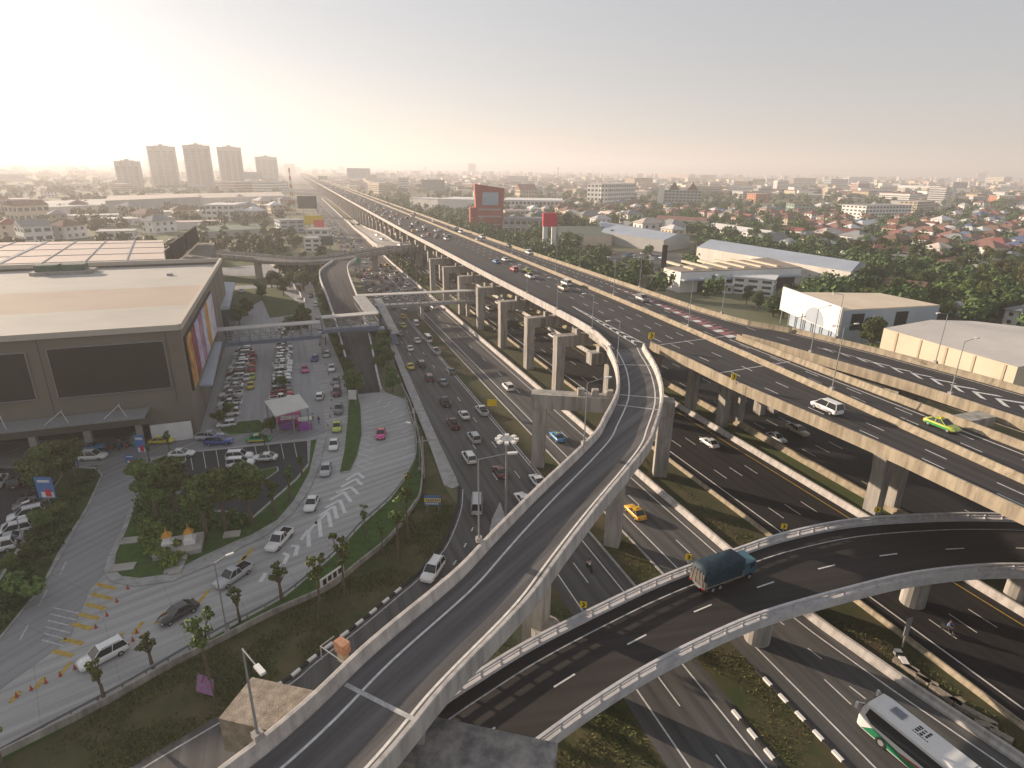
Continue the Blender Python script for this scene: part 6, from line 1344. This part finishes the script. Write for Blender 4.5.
traffic((59, 62, 65, 68.2), 150, 700, 60, roadz(), AW, '{c} {k} on the main road under the portal frames', 'cars under the portal frames', 24)
for x, y in ((377, 236), (382, 240), (400, 246)): car(G(x, y, fz+.1), AW+.3, 'saloon', 'white', 'white car on the curved side ramp', 'cars on the side ramp')
car(W(196, 41.5, roadz()), AW, 'pickup', 'black', 'black pickup under the far end of the long footbridge')

# covered lorry on the lower ramp
pl = G(709, 575, Z2+.014); j = min(range(n2), key=lambda i: ((fr[i].lerp(nr[i], .38)-pl).xy).length); pc_ = fr[j].lerp(nr[j], .31); dd = (fr[j-3].lerp(nr[j-3], .36)-fr[j+3].lerp(nr[j+3], .36))
lorry = thing('covered_lorry', 'lorry with dark blue-green tarpaulin over its load on the lower ramp', 'lorry', (pc_.x, pc_.y, Z2+.014), math.atan2(-dd.x, dd.y)); lorry.scale = (.84, .80, .88)
mb = B('steel').box(-1.15, 1.15, -4.3, 2.0, .85, 1.05); mb.box(-.4, .4, -4.2, 4.0, .55, .85); loc_part(mb, 'chassis', lorry)
mb = B(mat('lorry_side', (.20, .18, .16), .7, .2, 2)); 
for sx in (-1, 1): mb.box(sx*1.2-.04, sx*1.2+.04, -4.3, 2.0, 1.0, 1.75)
mb.box(-1.2, 1.2, -4.34, -4.26, 1.0, 1.9); loc_part(mb, 'side_board', lorry)
TP = mat('tarpaulin', (.013, .036, .055), .55, .35, 1.4, bump=.5); mb = B(TP); rings = []
for i in range(15):
    y = -4.35+i*.46; sg = .025*math.sin(i*2.4)-.015*(i % 3); e = .14 if i in (0, 14) else 0; ztop = 3.35+sg-e*2-(.25 if i == 0 else 0)
    rings.append([Vector((-1.27+e, y, 1.18+sg)), Vector((-1.29+e+sg*.4, y, 2.2)), Vector((-1.26+e, y, ztop-.3)), Vector((-.98, y, ztop-.04)), Vector((0, y, ztop+.06)), Vector((.98, y, ztop-.04)), Vector((1.26-e, y, ztop-.3)), Vector((1.29-e+sg*.4, y, 2.2)), Vector((1.27-e, y, 1.18+sg))])
n = 9; mb.add([p for r_ in rings for p in r_], [(k*n+i, k*n+i+1, (k+1)*n+i+1, (k+1)*n+i) for k in range(14) for i in range(n-1)] + [tuple(range(14*n, 15*n))] + [tuple(reversed(range(1, n-1)))]); o = loc_part(mb, 'tarpaulin', lorry, True)
mb = B('steel'); [mb.tube((x, -4.42, 1.1), (x*.7, -4.42, 2.9), .04, n=4) for x in (-.9, -.3, .3, .9)]; mb.m(mat('load_sacks', (.14, .12, .10), .9, .4, 2)); mb.box(-1.0, 1.0, -4.4, -4.2, 1.1, 2.7); loc_part(mb, 'rear_load', lorry)
mb = B(paint_mat('teal', (.03, .11, .15))); loft(mb, [ring(2.15, 1.12, .7, 2.45), ring(3.9, 1.12, .6, 2.5), ring(4.15, 1.08, .6, 1.5)]); mb.m('lampw'); mb.box(-1.0, 1.0, 4.13, 4.2, .6, .95); cab = loc_part(mb, 'cab', lorry)
mb = B('glass'); mb.add([(-.98, 4.0, 2.3), (.98, 4.0, 2.3), (1.0, 4.2, 1.55), (-1.0, 4.2, 1.55)], [(0, 1, 2, 3)]); mb.box(-1.14, 1.14, 3.0, 3.75, 1.55, 2.25); loc_part(mb, 'window', lorry)
wm_ = B('tyre').tube((-.14, 0, 0), (.14, 0, 0), .48, .48, 16).m('steel').tube((-.15, 0, 0), (.15, 0, 0), .24, .24, 10).mesh('wheel')
for sx in (-1, 1):
    for yy in (3.1, -1.7, -2.85): o = link_mesh('wheel', wm_, lorry); o.location = (sx*1.05, yy, .48)
    o = link_mesh('headlight', VC[('saloon', 'white', None)][3], lorry); o.location = (sx*.85, 4.2, .9)
    mb = B('tail').box(-.12, .12, -.04, .04, -.08, .08); o = loc_part(mb, 'tail_light', lorry); o.location = (sx*1.0, -4.4, .95)
# coach
pf_, pr_ = G(885, 719, 0), G(985, 800, 0)
coach = thing('coach', 'white and green touring coach with dark side windows at the bottom right', 'coach', (0, 0, 0), dirz(pr_, pf_))
dc = (pf_-pr_).normalized(); coach.scale = (.93, .93, .93); coach.location = pf_-dc*5.2-DV*1.9+Vector((0, 0, roadz()))
cw = M['p_white']; mb = B(cw); HB = 3.5; hw_ = 1.27
def cring(y, w_, zl, zh, r=.28): return [Vector(p) for p in ((-w_, y, zl), (-w_*1.0, y, 1.35), (-w_*.97, y, zh-r), (-w_*.8, y, zh), (w_*.8, y, zh), (w_*.97, y, zh-r), (w_, y, 1.35), (w_, y, zl))]
loft(mb, [cring(-6, hw_*.96, .45, HB-.1), cring(-5.8, hw_, .35, HB), cring(4.9, hw_, .35, HB), cring(5.6, hw_, .38, HB-.12), cring(5.95, hw_*.97, .42, 2.7), cring(6.08, hw_*.93, .5, 1.5, .1)]); loc_part(mb, 'body', coach, False)
mb = B('glass')
for sx in (-1, 1): mb.add([(sx*(hw_*1.005), -5.6, 1.55), (sx*(hw_*1.005), 4.9, 1.55), (sx*(hw_*1.005), 5.5, 2.0), (sx*(hw_*.985), 5.3, 2.95), (sx*(hw_*.985), -5.6, 2.95)], [(0, 1, 2, 3, 4) if sx > 0 else (4, 3, 2, 1, 0)])
loc_part(mb, 'window', coach)
mb = B('glass'); mb.add([(-1.12, 6.12, 1.35), (1.12, 6.12, 1.35), (1.14, 5.99, 2.7), (1.0, 5.68, 3.3), (-1.0, 5.68, 3.3), (-1.14, 5.99, 2.7)], [(0, 1, 2, 3, 4, 5)]); mb.box(-1.0, 1.0, -6.03, -5.97, 1.7, 2.9); loc_part(mb, 'windscreen', coach)
mb = B(paint_mat('coach_green', (.02, .20, .09)))
for sx in (-1, 1): mb.add([(sx*1.285, 5.6, .45), (sx*1.285, 4.6, 1.3), (sx*1.285, 1.5, .95), (sx*1.285, -1.5, 1.45), (sx*1.285, -5.8, 1.5), (sx*1.285, -5.8, .9), (sx*1.285, -2, .8), (sx*1.285, 1, .42)], [tuple(range(8)) if sx < 0 else tuple(reversed(range(8)))])
mb.m(paint_mat('coach_red', (.5, .05, .04)))
for sx in (-1, 1): mb.add([(sx*1.29, 2.4, 1.02), (sx*1.29, .4, 1.26), (sx*1.29, .2, 1.12), (sx*1.29, 1.8, .92)], [(0, 1, 2, 3) if sx < 0 else (3, 2, 1, 0)])
loc_part(mb, 'livery_stripe', coach)
mb = B('steel').box(-.4, .4, 3.0, 4.1, HB+.005, HB+.14); mb.m(mat('hatch_grey', (.2, .23, .27), .6, .1)); mb.box(-.32, .32, 3.1, 4.0, HB+.141, HB+.17); loc_part(mb, 'roof_hatch', coach)
mb = B('steel').box(-.75, .75, -4.6, -2.4, HB+.005, HB+.22); mb.m('white'); mb.box(-.7, .7, -4.5, -2.5, HB+.221, HB+.25); loc_part(mb, 'air_conditioner', coach)
mb = B('black')                                           # roof marks: a row of dark blocky letters and a line of small writing
for k, xo in enumerate((-.35, -.05, .25)): mb.box(xo, xo+.22, 1.7-k*.02, 2.0, HB+.006, HB+.014); mb.box(xo-.1+k*.05, xo+.15, 1.3, 1.55, HB+.006, HB+.014); mb.box(xo+.05, xo+.3, .95, 1.15, HB+.006, HB+.014)
for k in range(7): mb.box(-.62, -.52, .7+k*.2, .84+k*.2, HB+.006, HB+.013)
loc_part(mb, 'roof_lettering', coach)
wm2 = B('tyre').tube((-.16, 0, 0), (.16, 0, 0), .52, .52, 18).m('steel').tube((-.17, 0, 0), (.17, 0, 0), .28, .28, 12).mesh('wheel')
for sx in (-1, 1):
    for yy in (3.7, -3.4): o = link_mesh('wheel', wm2, coach); o.location = (sx*1.15, yy, .52)
    mb = B(cw); mb.tube((sx*1.15, 5.8, 3.0), (sx*1.5, 6.3, 2.85), .04, n=6); mb.box(sx*1.5-.1, sx*1.5+.1, 6.2, 6.4, 2.2, 2.85); loc_part(mb, 'mirror', coach)
    o = link_mesh('headlight', VC[('saloon', 'white', None)][3], coach); o.location = (sx*.9, 6.08, .75)
# city bus far on the deck is among the minibuses; motorcycles and people
def skin_mesh(name, joints, edges, mt):
    me = bpy.data.meshes.new(name+'_src'); me.from_pydata([j[:3] for j in joints], edges, []); o = bpy.data.objects.new(name+'_src', me); COL.objects.link(o)
    md = o.modifiers.new('s', 'SKIN'); md.use_smooth_shade = True
    for i, j in enumerate(joints): me.skin_vertices[0].data[i].radius = (j[3], j[3]); me.skin_vertices[0].data[i].use_root = (i == 0)
    sb_ = o.modifiers.new('b', 'SUBSURF'); sb_.levels = 1; sb_.render_levels = 1
    dg = bpy.context.evaluated_depsgraph_get(); out = bpy.data.meshes.new_from_object(o.evaluated_get(dg)); out.name = name; bpy.data.objects.remove(o); bpy.data.meshes.remove(me)
    out.materials.clear(); out.materials.append(M[mt] if isinstance(mt, str) else mt); return out
skin_m = mat('skin', (.30, .17, .11), .7, 0)
def person_meshes(ride):
    if ride: J = [(0, -.1, .82, .14), (0, -.02, 1.1, .15), (0, .05, 1.35, .14), (0, .08, 1.5, .06), (0, .12, 1.66, .10), (-.19, .05, 1.33, .065), (-.27, .25, 1.12, .05), (-.25, .5, 1.03, .04), (.19, .05, 1.33, .065), (.27, .25, 1.12, .05), (.25, .5, 1.03, .04), (-.14, .0, .8, .095), (-.2, .33, .75, .07), (-.2, .2, .33, .05), (.14, .0, .8, .095), (.2, .33, .75, .07), (.2, .2, .33, .05), (-.2, .34, .28, .04), (.2, .34, .28, .04)]
    else: J = [(0, 0, .95, .14), (0, 0, 1.18, .145), (0, 0, 1.38, .15), (0, .01, 1.5, .055), (0, .03, 1.63, .10), (-.2, 0, 1.4, .06), (-.26, .02, 1.13, .045), (-.25, .12, .9, .035), (.2, 0, 1.4, .06), (.26, .02, 1.13, .045), (.25, .14, .9, .035), (-.1, 0, .88, .095), (-.12, .1, .48, .065), (-.12, .06, .08, .045), (.1, 0, .88, .095), (.12, -.06, .48, .065), (.12, -.2, .08, .045), (-.12, .2, .04, .035), (.12, -.06, .04, .035)]
    E_ = [(0, 1), (1, 2), (2, 3), (3, 4), (2, 5), (5, 6), (6, 7), (2, 8), (8, 9), (9, 10), (0, 11), (11, 12), (12, 13), (0, 14), (14, 15), (15, 16), (13, 17), (16, 18)]
    return skin_mesh('body', J, E_, skin_m), J, E_
PB = {}
def person(p, rz, ride, shirt, trousers, label, group=None):
    if ride not in PB:
        b_, J, E_ = person_meshes(ride)
        PB[ride] = (b_, J)
    b_, J = PB[ride]; key = (ride, shirt)
    if key not in PB: g_ = [(*j[:3], j[3]*1.16) for j in (J[0], J[1], J[2], J[5], J[6], J[8], J[9])]; PB[key] = skin_mesh('shirt', g_, [(0, 1), (1, 2), (2, 3), (3, 4), (2, 5), (5, 6)], shirt)
    key2 = (ride, trousers)
    if key2 not in PB: g_ = [(*j[:3], j[3]*1.14) for j in (J[0], J[11], J[12], J[13], J[14], J[15], J[16])]; PB[key2] = skin_mesh('trousers', g_, [(0, 1), (1, 2), (2, 3), (0, 4), (4, 5), (5, 6)], trousers)
    if ('h', ride) not in PB:
        h = J[4]; mb = B('black'); mb.ball((h[0], h[1]-.02, h[2]+.04), .125, .135, .12, 10, 6); PB[('h', ride)] = mb.mesh('helmet' if ride else 'hair')
    t = thing('person', label, 'person', tuple(p), rz, group); t.scale = (.9, .9, .9)
    o = link_mesh('body', b_, t); link_mesh('shirt', PB[key], t); link_mesh('trousers', PB[key2], t); link_mesh('helmet' if ride else 'hair', PB[('h', ride)], t); return t
def motorbike(p, rz, label, col='p_red'):
    t = thing('motorcycle', label, 'motorcycle', tuple(p), rz); t.scale = (.9, .9, .9)
    w_ = B('tyre')
    for nm, y in (('wheel', .62), ('wheel', -.6)):
        o = loc_part(B('tyre').tube((-.05, 0, 0), (.05, 0, 0), .29, .29, 14), nm, t); o.location = (0, y, .29)
    mb = B(col); loft(mb, [ring(-.75, .08, .6, .8, .03), ring(-.3, .13, .4, .78, .05), ring(.1, .1, .3, .6, .04), ring(.4, .14, .35, .95, .05), ring(.6, .08, .6, 1.0, .03)]); loc_part(mb, 'body', t)
    loc_part(B('tyre').box(-.12, .12, -.65, .1, .78, .84), 'seat', t); loc_part(B('steel').tube((-.32, .45, 1.02), (.32, .45, 1.02), .02), 'handlebar', t); loc_part(B('steel').tube((.06, .62, .3), (.06, .47, 1.0), .03), 'fork', t)
    return t
for (x, y, rz, lb, z, sh_) in [(589, 570, AW, 'on the road between the two ramps', 0, 'white'), (947, 632, TW, 'on the dark main road at the right', 0, 'sign_b')]:
    p = G(x, y, roadz()); motorbike(p, rz, 'small motorcycle ridden '+lb, 'p_black'); person(p, rz, True, sh_, 'black', 'person in %s top riding a motorcycle %s' % ('white' if sh_ == 'white' else 'blue', lb))
for i, (x, y, sh_, lb) in enumerate([(319, 424, 'black', 'person in dark top walking past the market shelter'), (313, 421, 'white', 'person in white top beside the market shelter'), (250, 434, 'sign_b', 'person in blue top crossing by the flower bed'), (296, 432, 'red', 'person in red top at the pink stalls'), (257, 360, 'sign_b', 'person in blue standing beside the red taxis'), (120, 446, 'white', 'person in white at the mall entrance')]):
    person(G(x, y, .03), rnd.uniform(0, 6), False, sh_, 'black' if sh_ != 'black' else 'sign_b', lb)
for i in range(14): t = motorbike(W(108.2, -29-i*.95, .02), A+PI/2+PI/2+rnd.uniform(-.1, .1), 'motorcycle parked in the row in front of the mall entrance', rnd.choice(('p_red', 'p_black', 'p_grey', 'p_blue'))); t['group'] = 'motorcycles parked at the mall'
# market stalls
for i, (x, y, c) in enumerate([(283, 422, (.55, .05, .3)), (295, 424, (.6, .06, .32)), (306, 429, (.35, .08, .4)), (289, 428, (.25, .1, .35))]):
    c0 = G(x, y); t = thing('market_stall', ['pink stall box at the left under the shelter', 'bright pink stall in the middle under the shelter', 'purple stall board at the right corner of the shelter', 'dark purple stall in front of the shelter'][i], 'stall', tuple(c0), A); pm_ = mat('stall_%d' % i, c, .6, .25, 2)
    loc_part(B(pm_).box(-1.1, 1.1, -.7, .7, 0, 1.1), 'counter', t); loc_part(B('white' if i != 1 else pm_).box(-1.2, 1.2, -.8, .8, 2.0, 2.12), 'awning', t); [loc_part(B('steel').tube((sx, sy, 1.1), (sx, sy, 2.0), .04, n=5), 'post', t) for sx in (-1, 1) for sy in (-.6, .6)]

# ================================================================== street furniture
def lamp(p, rz, h, label, arm=2.2, double=False, group=None, tilt=.35):
    t = thing('street_lamp', label, 'street lamp', tuple(p), rz, group)
    loc_part(B('steel').tube((0, 0, 0), (0, 0, h), .085, .05, 8), 'pole', t); loc_part(B('conc').box(-.25, .25, -.25, .25, 0, .35), 'base', t)
    for s in ((1, -1) if double else (1,)):
        loc_part(B('steel').tube((0, 0, h-.03), (s*arm, 0, h+tilt), .045, .035, 6), 'arm', t); loc_part(B('lampw').box(s*arm-.1, s*arm+.55*s+.1*s if s > 0 else s*arm+.1, -.13, .13, h+tilt-.08, h+tilt+.06) if s > 0 else B('lampw').box(-arm-.6, -arm+.1, -.13, .13, h+tilt-.08, h+tilt+.06), 'lamp_head', t)
    return t
rA = lambda p: 0
lamp(G(258, 737, ZT), R(-42), 5.9, 'street lamp with long arm on the near parapet of the curved ramp', 1.5, tilt=-.1)
lamp(G(479, 541, ZT), R(10), 7.4, 'street lamp standing on the curved ramp parapet above the silver minibus', 2.4)
lamp(G(584, 444, ZT), R(20), 7.2, 'street lamp on the curved ramp parapet in front of the portal frame', 2.2)
for x, y in ((617, 363), (592, 329), (557, 309), (527, 293)): lamp(G(x, y, ZT), A+PI, 6.6, 'street lamp on the left parapet of the elevated deck near the merge', 1.8, group='lamps along the left parapet')
for u in (59, 96, 128, 165, 205, 250, 300, 350): lamp(W(u, vM(u), ZD+.85), A, 9.0, 'twin-armed street lamp in the median of the elevated highway', 1.8, True, 'twin lamps of the deck median')
for u in (47, 63, 80, 103, 135, 170, 210): lamp(W(u, (vR4(u) if u < 88 else vR_out(u))-.15, ZT), A+PI, 8, 'street lamp on the far right parapet of the ramp', 2.0, group='lamps along the right parapet')
for u in (52, 74): lamp(W(u, vL4(u)+.2, ZT), A, 7.5, 'street lamp on the parapet between the two decks', 2.0, group='lamps between the decks')
for i in range(14): u = 215+i*34; lamp(W(u, vE(u)+1.5, 0), A, 10, 'distant street lamp on the verge beside the jammed road', 2.4, True, 'lamps on the verge')
lamp(G(146, 590 if False else 600, 0), R(30), 8, 'slim grey lamp post beside the guard rail', 1.2) if False else None
lamp(G(227, 632, .1), R(40), 8.4, 'slim grey lamp post behind the guard rail beside the silver pickup', 1.2); lamp(G(420, 548 if False else 470, .1), R(160), 7.5, 'thin lamp post where the concrete road bends', 1.4)
for x, y, lb in ((17, 555, 'grey lamp post standing among the cars of the left car park'),): lamp(G(28, 556, .1), R(60), 6.5, lb, 1.0)
hm_ = thing('high_mast_lamp', 'tall mast with a ring of floodlights beside the splitting road', 'lamp', G(506, 515))
loc_part(B('steel').tube((0, 0, 0), (0, 0, 11.6), .2, .12, 10), 'mast', hm_); loc_part(B('steel').tube((0, 0, 11.3), (0, 0, 11.6), .9, .9, 14), 'ring', hm_)
for k in range(8): a_ = k*PI/4; mb = B('lampw'); mb.box(-.32, .32, -.28, .28, -.14, .14, xf=lambda p: Matrix.Rotation(a_, 3, 'Z') @ (p+Vector((1.25, 0, 11.5)))); loc_part(mb, 'floodlight', hm_)
# small divider with planting where the road splits
o = B('kerb').prism(Gp([(500, 503), (506, 520), (498, 536), (488, 541), (492, 520)]), 0, .2, bottom=False).build('divider'); o['kind'] = 'structure'
# chevron warning signs
def warn(p, rz, label, s=.75, ph=1.1, mark=True, group=None):
    t = thing('warning_sign', label, 'road sign', tuple(p), rz, group); loc_part(B('steel').tube((0, 0, 0), (0, 0, ph), .05, n=6), 'post', t)
    h_ = s/2; mb = B('sign_y'); mb.box(-h_, h_, -.04, 0, ph-.1, ph-.1+s*1.05); loc_part(mb, 'board', t)
    mb = B('black'); c = ph-.1+s*.52
    mb.add([(-.22*s, -.05, c+.4*s), (.02*s, -.05, c+.4*s), (.3*s, -.05, c), (.02*s, -.05, c-.4*s), (-.22*s, -.05, c-.4*s), (.06*s, -.05, c)], [(0, 5, 2, 1), (5, 4, 3, 2)]); loc_part(mb, 'arrow', t); return t
for f, lb in ((.0, 'yellow chevron sign on the lower ramp railing behind the lorry'), (.0, 'yellow chevron sign on the lower ramp railing right of the lorry'), (.0, 'yellow chevron sign on the railing near the deck pier'), (0, 'yellow chevron sign on the railing under the curved ramp')):
    pass
for x, y, lb in ((688, 563, 'yellow chevron sign on the lower ramp railing behind the lorry'), (783, 532, 'yellow chevron sign on the lower ramp railing right of the lorry'), (876, 515, 'yellow chevron sign on the railing near the deck pier'), (583, 611, 'yellow chevron sign on the railing between the two ramps')):
    warn(G(x, y, Z2+RT), R(-12), lb, .62, .5)
warn(W(87.5, 58.4, ZT-.2), A-.1, 'yellow diamond sign at the split of ramp and deck', 1.1, 1.0); warn(W(66, 58.6, ZT-.3), A, 'yellow sign on the left parapet of the elevated deck', .9, .6)
t = thing('direction_board', 'plain yellow board on a post in the median strip', 'road sign', tuple(G(492, 414))); loc_part(B('steel').tube((0, .05, 0), (0, .05, 2.8), .06), 'post', t); loc_part(B('sign_y').box(-.9, .9, -.05, 0, 1.7, 3.0), 'board', t)
# blue and yellow hoarding with writing
def board_text(par, txt, loc_, size, mt, rz=0.0):
    c = bpy.data.curves.new('lettering', 'FONT'); c.body = txt; c.size = size; c.extrude = .01; c.align_x = 'CENTER'; o = bpy.data.objects.new('lettering', c); COL.objects.link(o); dg = bpy.context.evaluated_depsgraph_get(); me = bpy.data.meshes.new_from_object(o.evaluated_get(dg)); bpy.data.objects.remove(o)
    me.materials.clear(); me.materials.append(M[mt]); q = link_mesh('lettering', me, par); q.location = loc_; q.rotation_euler = (PI/2, 0, rz); return q
pb_ = G(433, 514); t = thing('hoarding', 'blue and yellow hoarding on posts on the wild bank', 'billboard', tuple(pb_)); 
for sx in (-1.3, 1.3): loc_part(B('steel').tube((sx, .06, 0), (sx, .06, 3.6), .06), 'post', t)
t.scale = (.6, .6, .75)
mb = B('sign_b').box(-1.9, 1.9, -.06, 0, 1.9, 3.9); mb.m('yel'); mb.box(-1.88, 1.88, -.075, -.061, 2.5, 3.35); loc_part(mb, 'board', t)
mb = B('sign_b'); [mb.box(-1.5+k*.42, -1.22+k*.42, -.09, -.076, 2.72, 3.12) for k in range(8)]; mb.m('lampw'); [mb.box(-1.6+k*.5, -1.2+k*.5, -.09, -.07, 2.08, 2.3) for k in range(6)]; loc_part(mb, 'lettering', t)
# banner tied to a sapling, white sign panel
t = thing('banner', 'torn purple-red banner leaning at the foot of a tall sapling', 'banner', tuple(G(206, 697)), R(-15)); mb = B(mat('banner_print', (.45, .1, .2), .8, 0, 2.2, col2=(.25, .25, .45))); mb.add([(-.9, -.1, .5), (.9, 0, .35), (.85, .35, 1.9), (-.75, .3, 2.2), (-.9, -.06, .5), (.9, .04, .35), (.85, .39, 1.9), (-.75, .34, 2.2)], [(0, 1, 2, 3), (7, 6, 5, 4)]); loc_part(mb, 'sheet', t); loc_part(B('bark').tube((-.7, .3, 0), (-.7, .3, 2.3), .05), 'stick', t)
t = thing('name_sign', 'white name panel with black writing on the low wall', 'sign', tuple(G(333, 585)), A+R(38)); mb = B('white').box(-1.7, 1.7, -.08, .05, .7, 1.8); loc_part(mb, 'board', t); mb = B('black'); [mb.box(-1.4+k*.75, -.9+k*.75, -.1, -.081, .85+(k % 2)*.1, 1.6) for k in range(4)]; [mb.box(-1.28+k*.75, -1.02+k*.75, -.11, -.1, 1.05, 1.15) for k in range(4)]; loc_part(mb, 'lettering', t)
t = thing('white_sign', 'small white sign panel on legs at the head of the little median', 'sign', tuple(G(353, 404))); loc_part(B('lampw').box(-.8, .8, -.05, .05, 1.0, 3.0), 'board', t); [loc_part(B('steel').tube((s, 0, 0), (s, 0, 1.0), .05), 'leg', t) for s in (-.6, .6)]
# blue banners of the mall
for x0, x1, yt, yb, yf, lb in ((42, 62, 477, 498, 512, 'blue vertical banner with red figure nearest the left car park'), (67, 83, 447, 467, 477, 'blue vertical banner with red figure behind the hedge end'), (137, 149, 435, 453, 458, 'blue and white banner before the mall door'), (126, 137, 455, 463, 466, 'small blue banner low beside the round-headed trees')):
    b0 = G((x0+x1)/2, yf); w_ = (G(x1, yf)-G(x0, yf)).length*.86; zt = Hpx(b0, yt); zb = Hpx(b0, yb); t = thing('banner', lb, 'banner', tuple(b0)); loc_part(B('steel').tube((0, .06, 0), (0, .06, zt), .06), 'post', t)
    mb = B('sign_b').box(-w_/2, w_/2, -.04, .02, zb, zt); mb.m('lampw'); mb.box(-w_*.3, w_*.42, -.06, -.041, zb+(zt-zb)*.05, zb+(zt-zb)*.3); mb.box(-w_*.35, w_*.35, -.06, -.041, zb+(zt-zb)*.75, zb+(zt-zb)*.86); mb.m('red'); mb.box(-w_*.05, w_*.3, -.075, -.061, zb+(zt-zb)*.08, zb+(zt-zb)*.42); loc_part(mb, 'sheet', t)
# cones
cone = B('orange').box(-.2, .2, -.2, .2, 0, .05).tube((0, 0, .05), (0, 0, .75), .17, .03, 10).mesh('traffic_cone')
def cones(pts, label, group, z=ZR+.004):
    for p in pts: o = bpy.data.objects.new('traffic_cone', cone); COL.objects.link(o); o.location = Vector((p.x, p.y, z)); o.scale = (.7, .7, .75); tag(o, label, 'cone', group)
cones(Gp([(137, 633), (82, 663), (128, 589), (117, 602), (107, 616), (96, 628)]), 'orange traffic cone among the yellow bars', 'cones among the yellow bars', ZR+.02)
cones([G(17+i*14.5, 697-i*7.0) for i in range(9)], 'orange traffic cone in the line along the outer lane', 'cones along the outer lane')
cones([G(*p) for p in [(331, 385), (331.5, 393), (331.5, 401), (331, 409), (330, 417), (328, 426), (328.5, 375), (326, 365), (323, 355)]], 'orange traffic cone along the service road edge', 'cones along the service road', ZR+.01)
# shrine with two little shrines on a platform
t = thing('shrine', 'grey stepped shrine platform carrying two gilded white spirit houses', 'shrine', tuple(G(180, 549)), R(20)); t.scale = (1.15, 1.15, 1.1)
loc_part(B('conc').box(-2.3, 2.3, -1.7, 1.7, 0, .7), 'platform', t); loc_part(B('conc').box(-1.0, 1.0, -2.6, -1.69, 0, .35), 'step', t); loc_part(B('kerb').box(-.9, .9, -4.4, -2.61, .17, .2), 'path', t)
for sx in (-1.0, 1.1):
    loc_part(B('white').box(sx-.55, sx+.55, -.55, .55, .7, 1.25).box(sx-.35, sx+.35, -.35, .35, 1.25, 2.0), 'altar', t); mb = B(mat('gilding', (.55, .28, .05), .4, .2, 4, metal=.4)); mb.frus((sx-.5, sx+.5, -.5, .5), (sx-.12, sx+.12, -.12, .12), 2.0, 2.5); mb.tube((sx, 0, 2.45), (sx, 0, 3.1), .14, .02, 8); loc_part(mb, 'spire', t)
for x, y, w_ in ((123, 568, 2.6), (131, 541, 2.0), (176, 571, 1.4), (232, 535, 2.0)): struct(B('conc').box(-w_/2, w_/2, -.7, .7, 0, .2, xf=lambda p: Matrix.Rotation(R(15), 3, 'Z') @ p+G(x, y, .1)), 'paving_slab')
# orange bin-like box on a frame beside the ramp
t = thing('wall_box', 'rusty orange box on a bracket fixed outside the curved ramp parapet', 'sign', tuple(G(343, 655, ZT-1.2)), R(-35)); loc_part(B('orange' if False else mat('rusty_orange', (.38, .2, .12), .8, .4, 3)).box(-.45, .45, -.3, .3, .3, 1.1), 'box', t); loc_part(B('parapet_old').box(-.35, .35, -.2, .2, -.5, .3), 'holder', t); mb = B('steel'); [mb.tube((a, -.5, .2), (a, -.5, -.9), .04) for a in (-1.6, .9)]; mb.tube((-1.6, -.5, .2), (.9, -.5, .2), .04); mb.tube((-1.6, .6, .2), (-1.6, -.5, .2), .04); loc_part(mb, 'bracket', t)
# gantry-like plate and debris on the right verge
t = thing('sign_post', 'bare grey sign frame on a short post on the verge', 'sign', tuple(G(902, 647)), A); loc_part(B('conc').tube((0, 0, 0), (0, 0, 2.2), .09), 'post', t); mb = B('steel'); mb.box(-.35, .35, -.05, .05, 1.5, 3.6); loc_part(mb, 'plate', t)
for i, (x, y, l_, a_) in enumerate([(905, 668, 2.2, .3), (915, 676, 2.6, .1), (926, 684, 1.8, .5), (945, 698, 2.6, .2), (975, 717, 3.0, .35), (985, 728, 1.6, .9), (955, 703, 1.2, 1.2), (1000, 738, 1.6, .4)]):
    o = B('conc_rough').box(-l_/2, l_/2, -.3, .3, 0, .45, xf=lambda p: Matrix.Rotation(A+PI/2+a_, 3, 'Z') @ p).build('concrete_block', org=None); o.location = G(x, y); tag(o, 'broken concrete kerb block lying in the rubble on the right verge', 'concrete block', 'broken kerb blocks on the verge')
for k in range(4): pass
o = B('white').box(-.5, .5, -.3, .3, 0, .5).m('black').box(.5, 1.0, -.3, .3, 0, .5).m('white').box(1.0, 1.5, -.3, .3, 0, .5).build('striped_block'); o.location = G(903, 664); o.rotation_euler = (0, 0, A+PI/2-.5); tag(o, 'black and white striped kerb block in the rubble by the sign frame', 'concrete block')
# utility poles
def pole(p, h, label, group=None):
    t = thing('utility_pole', label, 'utility pole', tuple(p), A, group); loc_part(B('conc').tube((0, 0, 0), (0, 0, h), .17, .11, 8), 'pole', t); loc_part(B('steel').box(-1.1, 1.1, -.06, .06, h-.8, h-.68), 'crossarm', t)
for x, y, h in ((416, 452, 8), (424, 478, 7)): pole(G(x, y), h, 'slim concrete utility pole on the wild bank', 'utility poles on the bank')
for i in range(12): pole(W(96+i*26, 92+i*.8 if i > 3 else 101-i*2, 0), 9.5 if i > 0 else 17, 'concrete utility pole right of the elevated highway', 'poles right of the highway')
# parked lorries and cars right of the deck, yard clutter
for i in range(34):
    x, y = (rnd.uniform(575, 668), rnd.uniform(253, 262)) if i < 22 else (rnd.uniform(585, 640), rnd.uniform(262, 272)); c = G(x, y)
    k = rnd.choice(('minibus', 'pickup', 'saloon', 'suv')); cl_ = rnd.choice(('white', 'orange', 'sky', 'red', 'white', 'silver')); t = car(c, rnd.uniform(0, 6), k, cl_, f'{cn(cl_)} {k} standing in the yard right of the highway', 'vehicles in the yard', lod=1); t['far'] = 1
struct(B('asph_mid').sheet(Gp([(560, 262), (575, 252), (670, 250), (690, 262), (664, 270), (620, 272)]), ZR), 'yard')
ordinals()
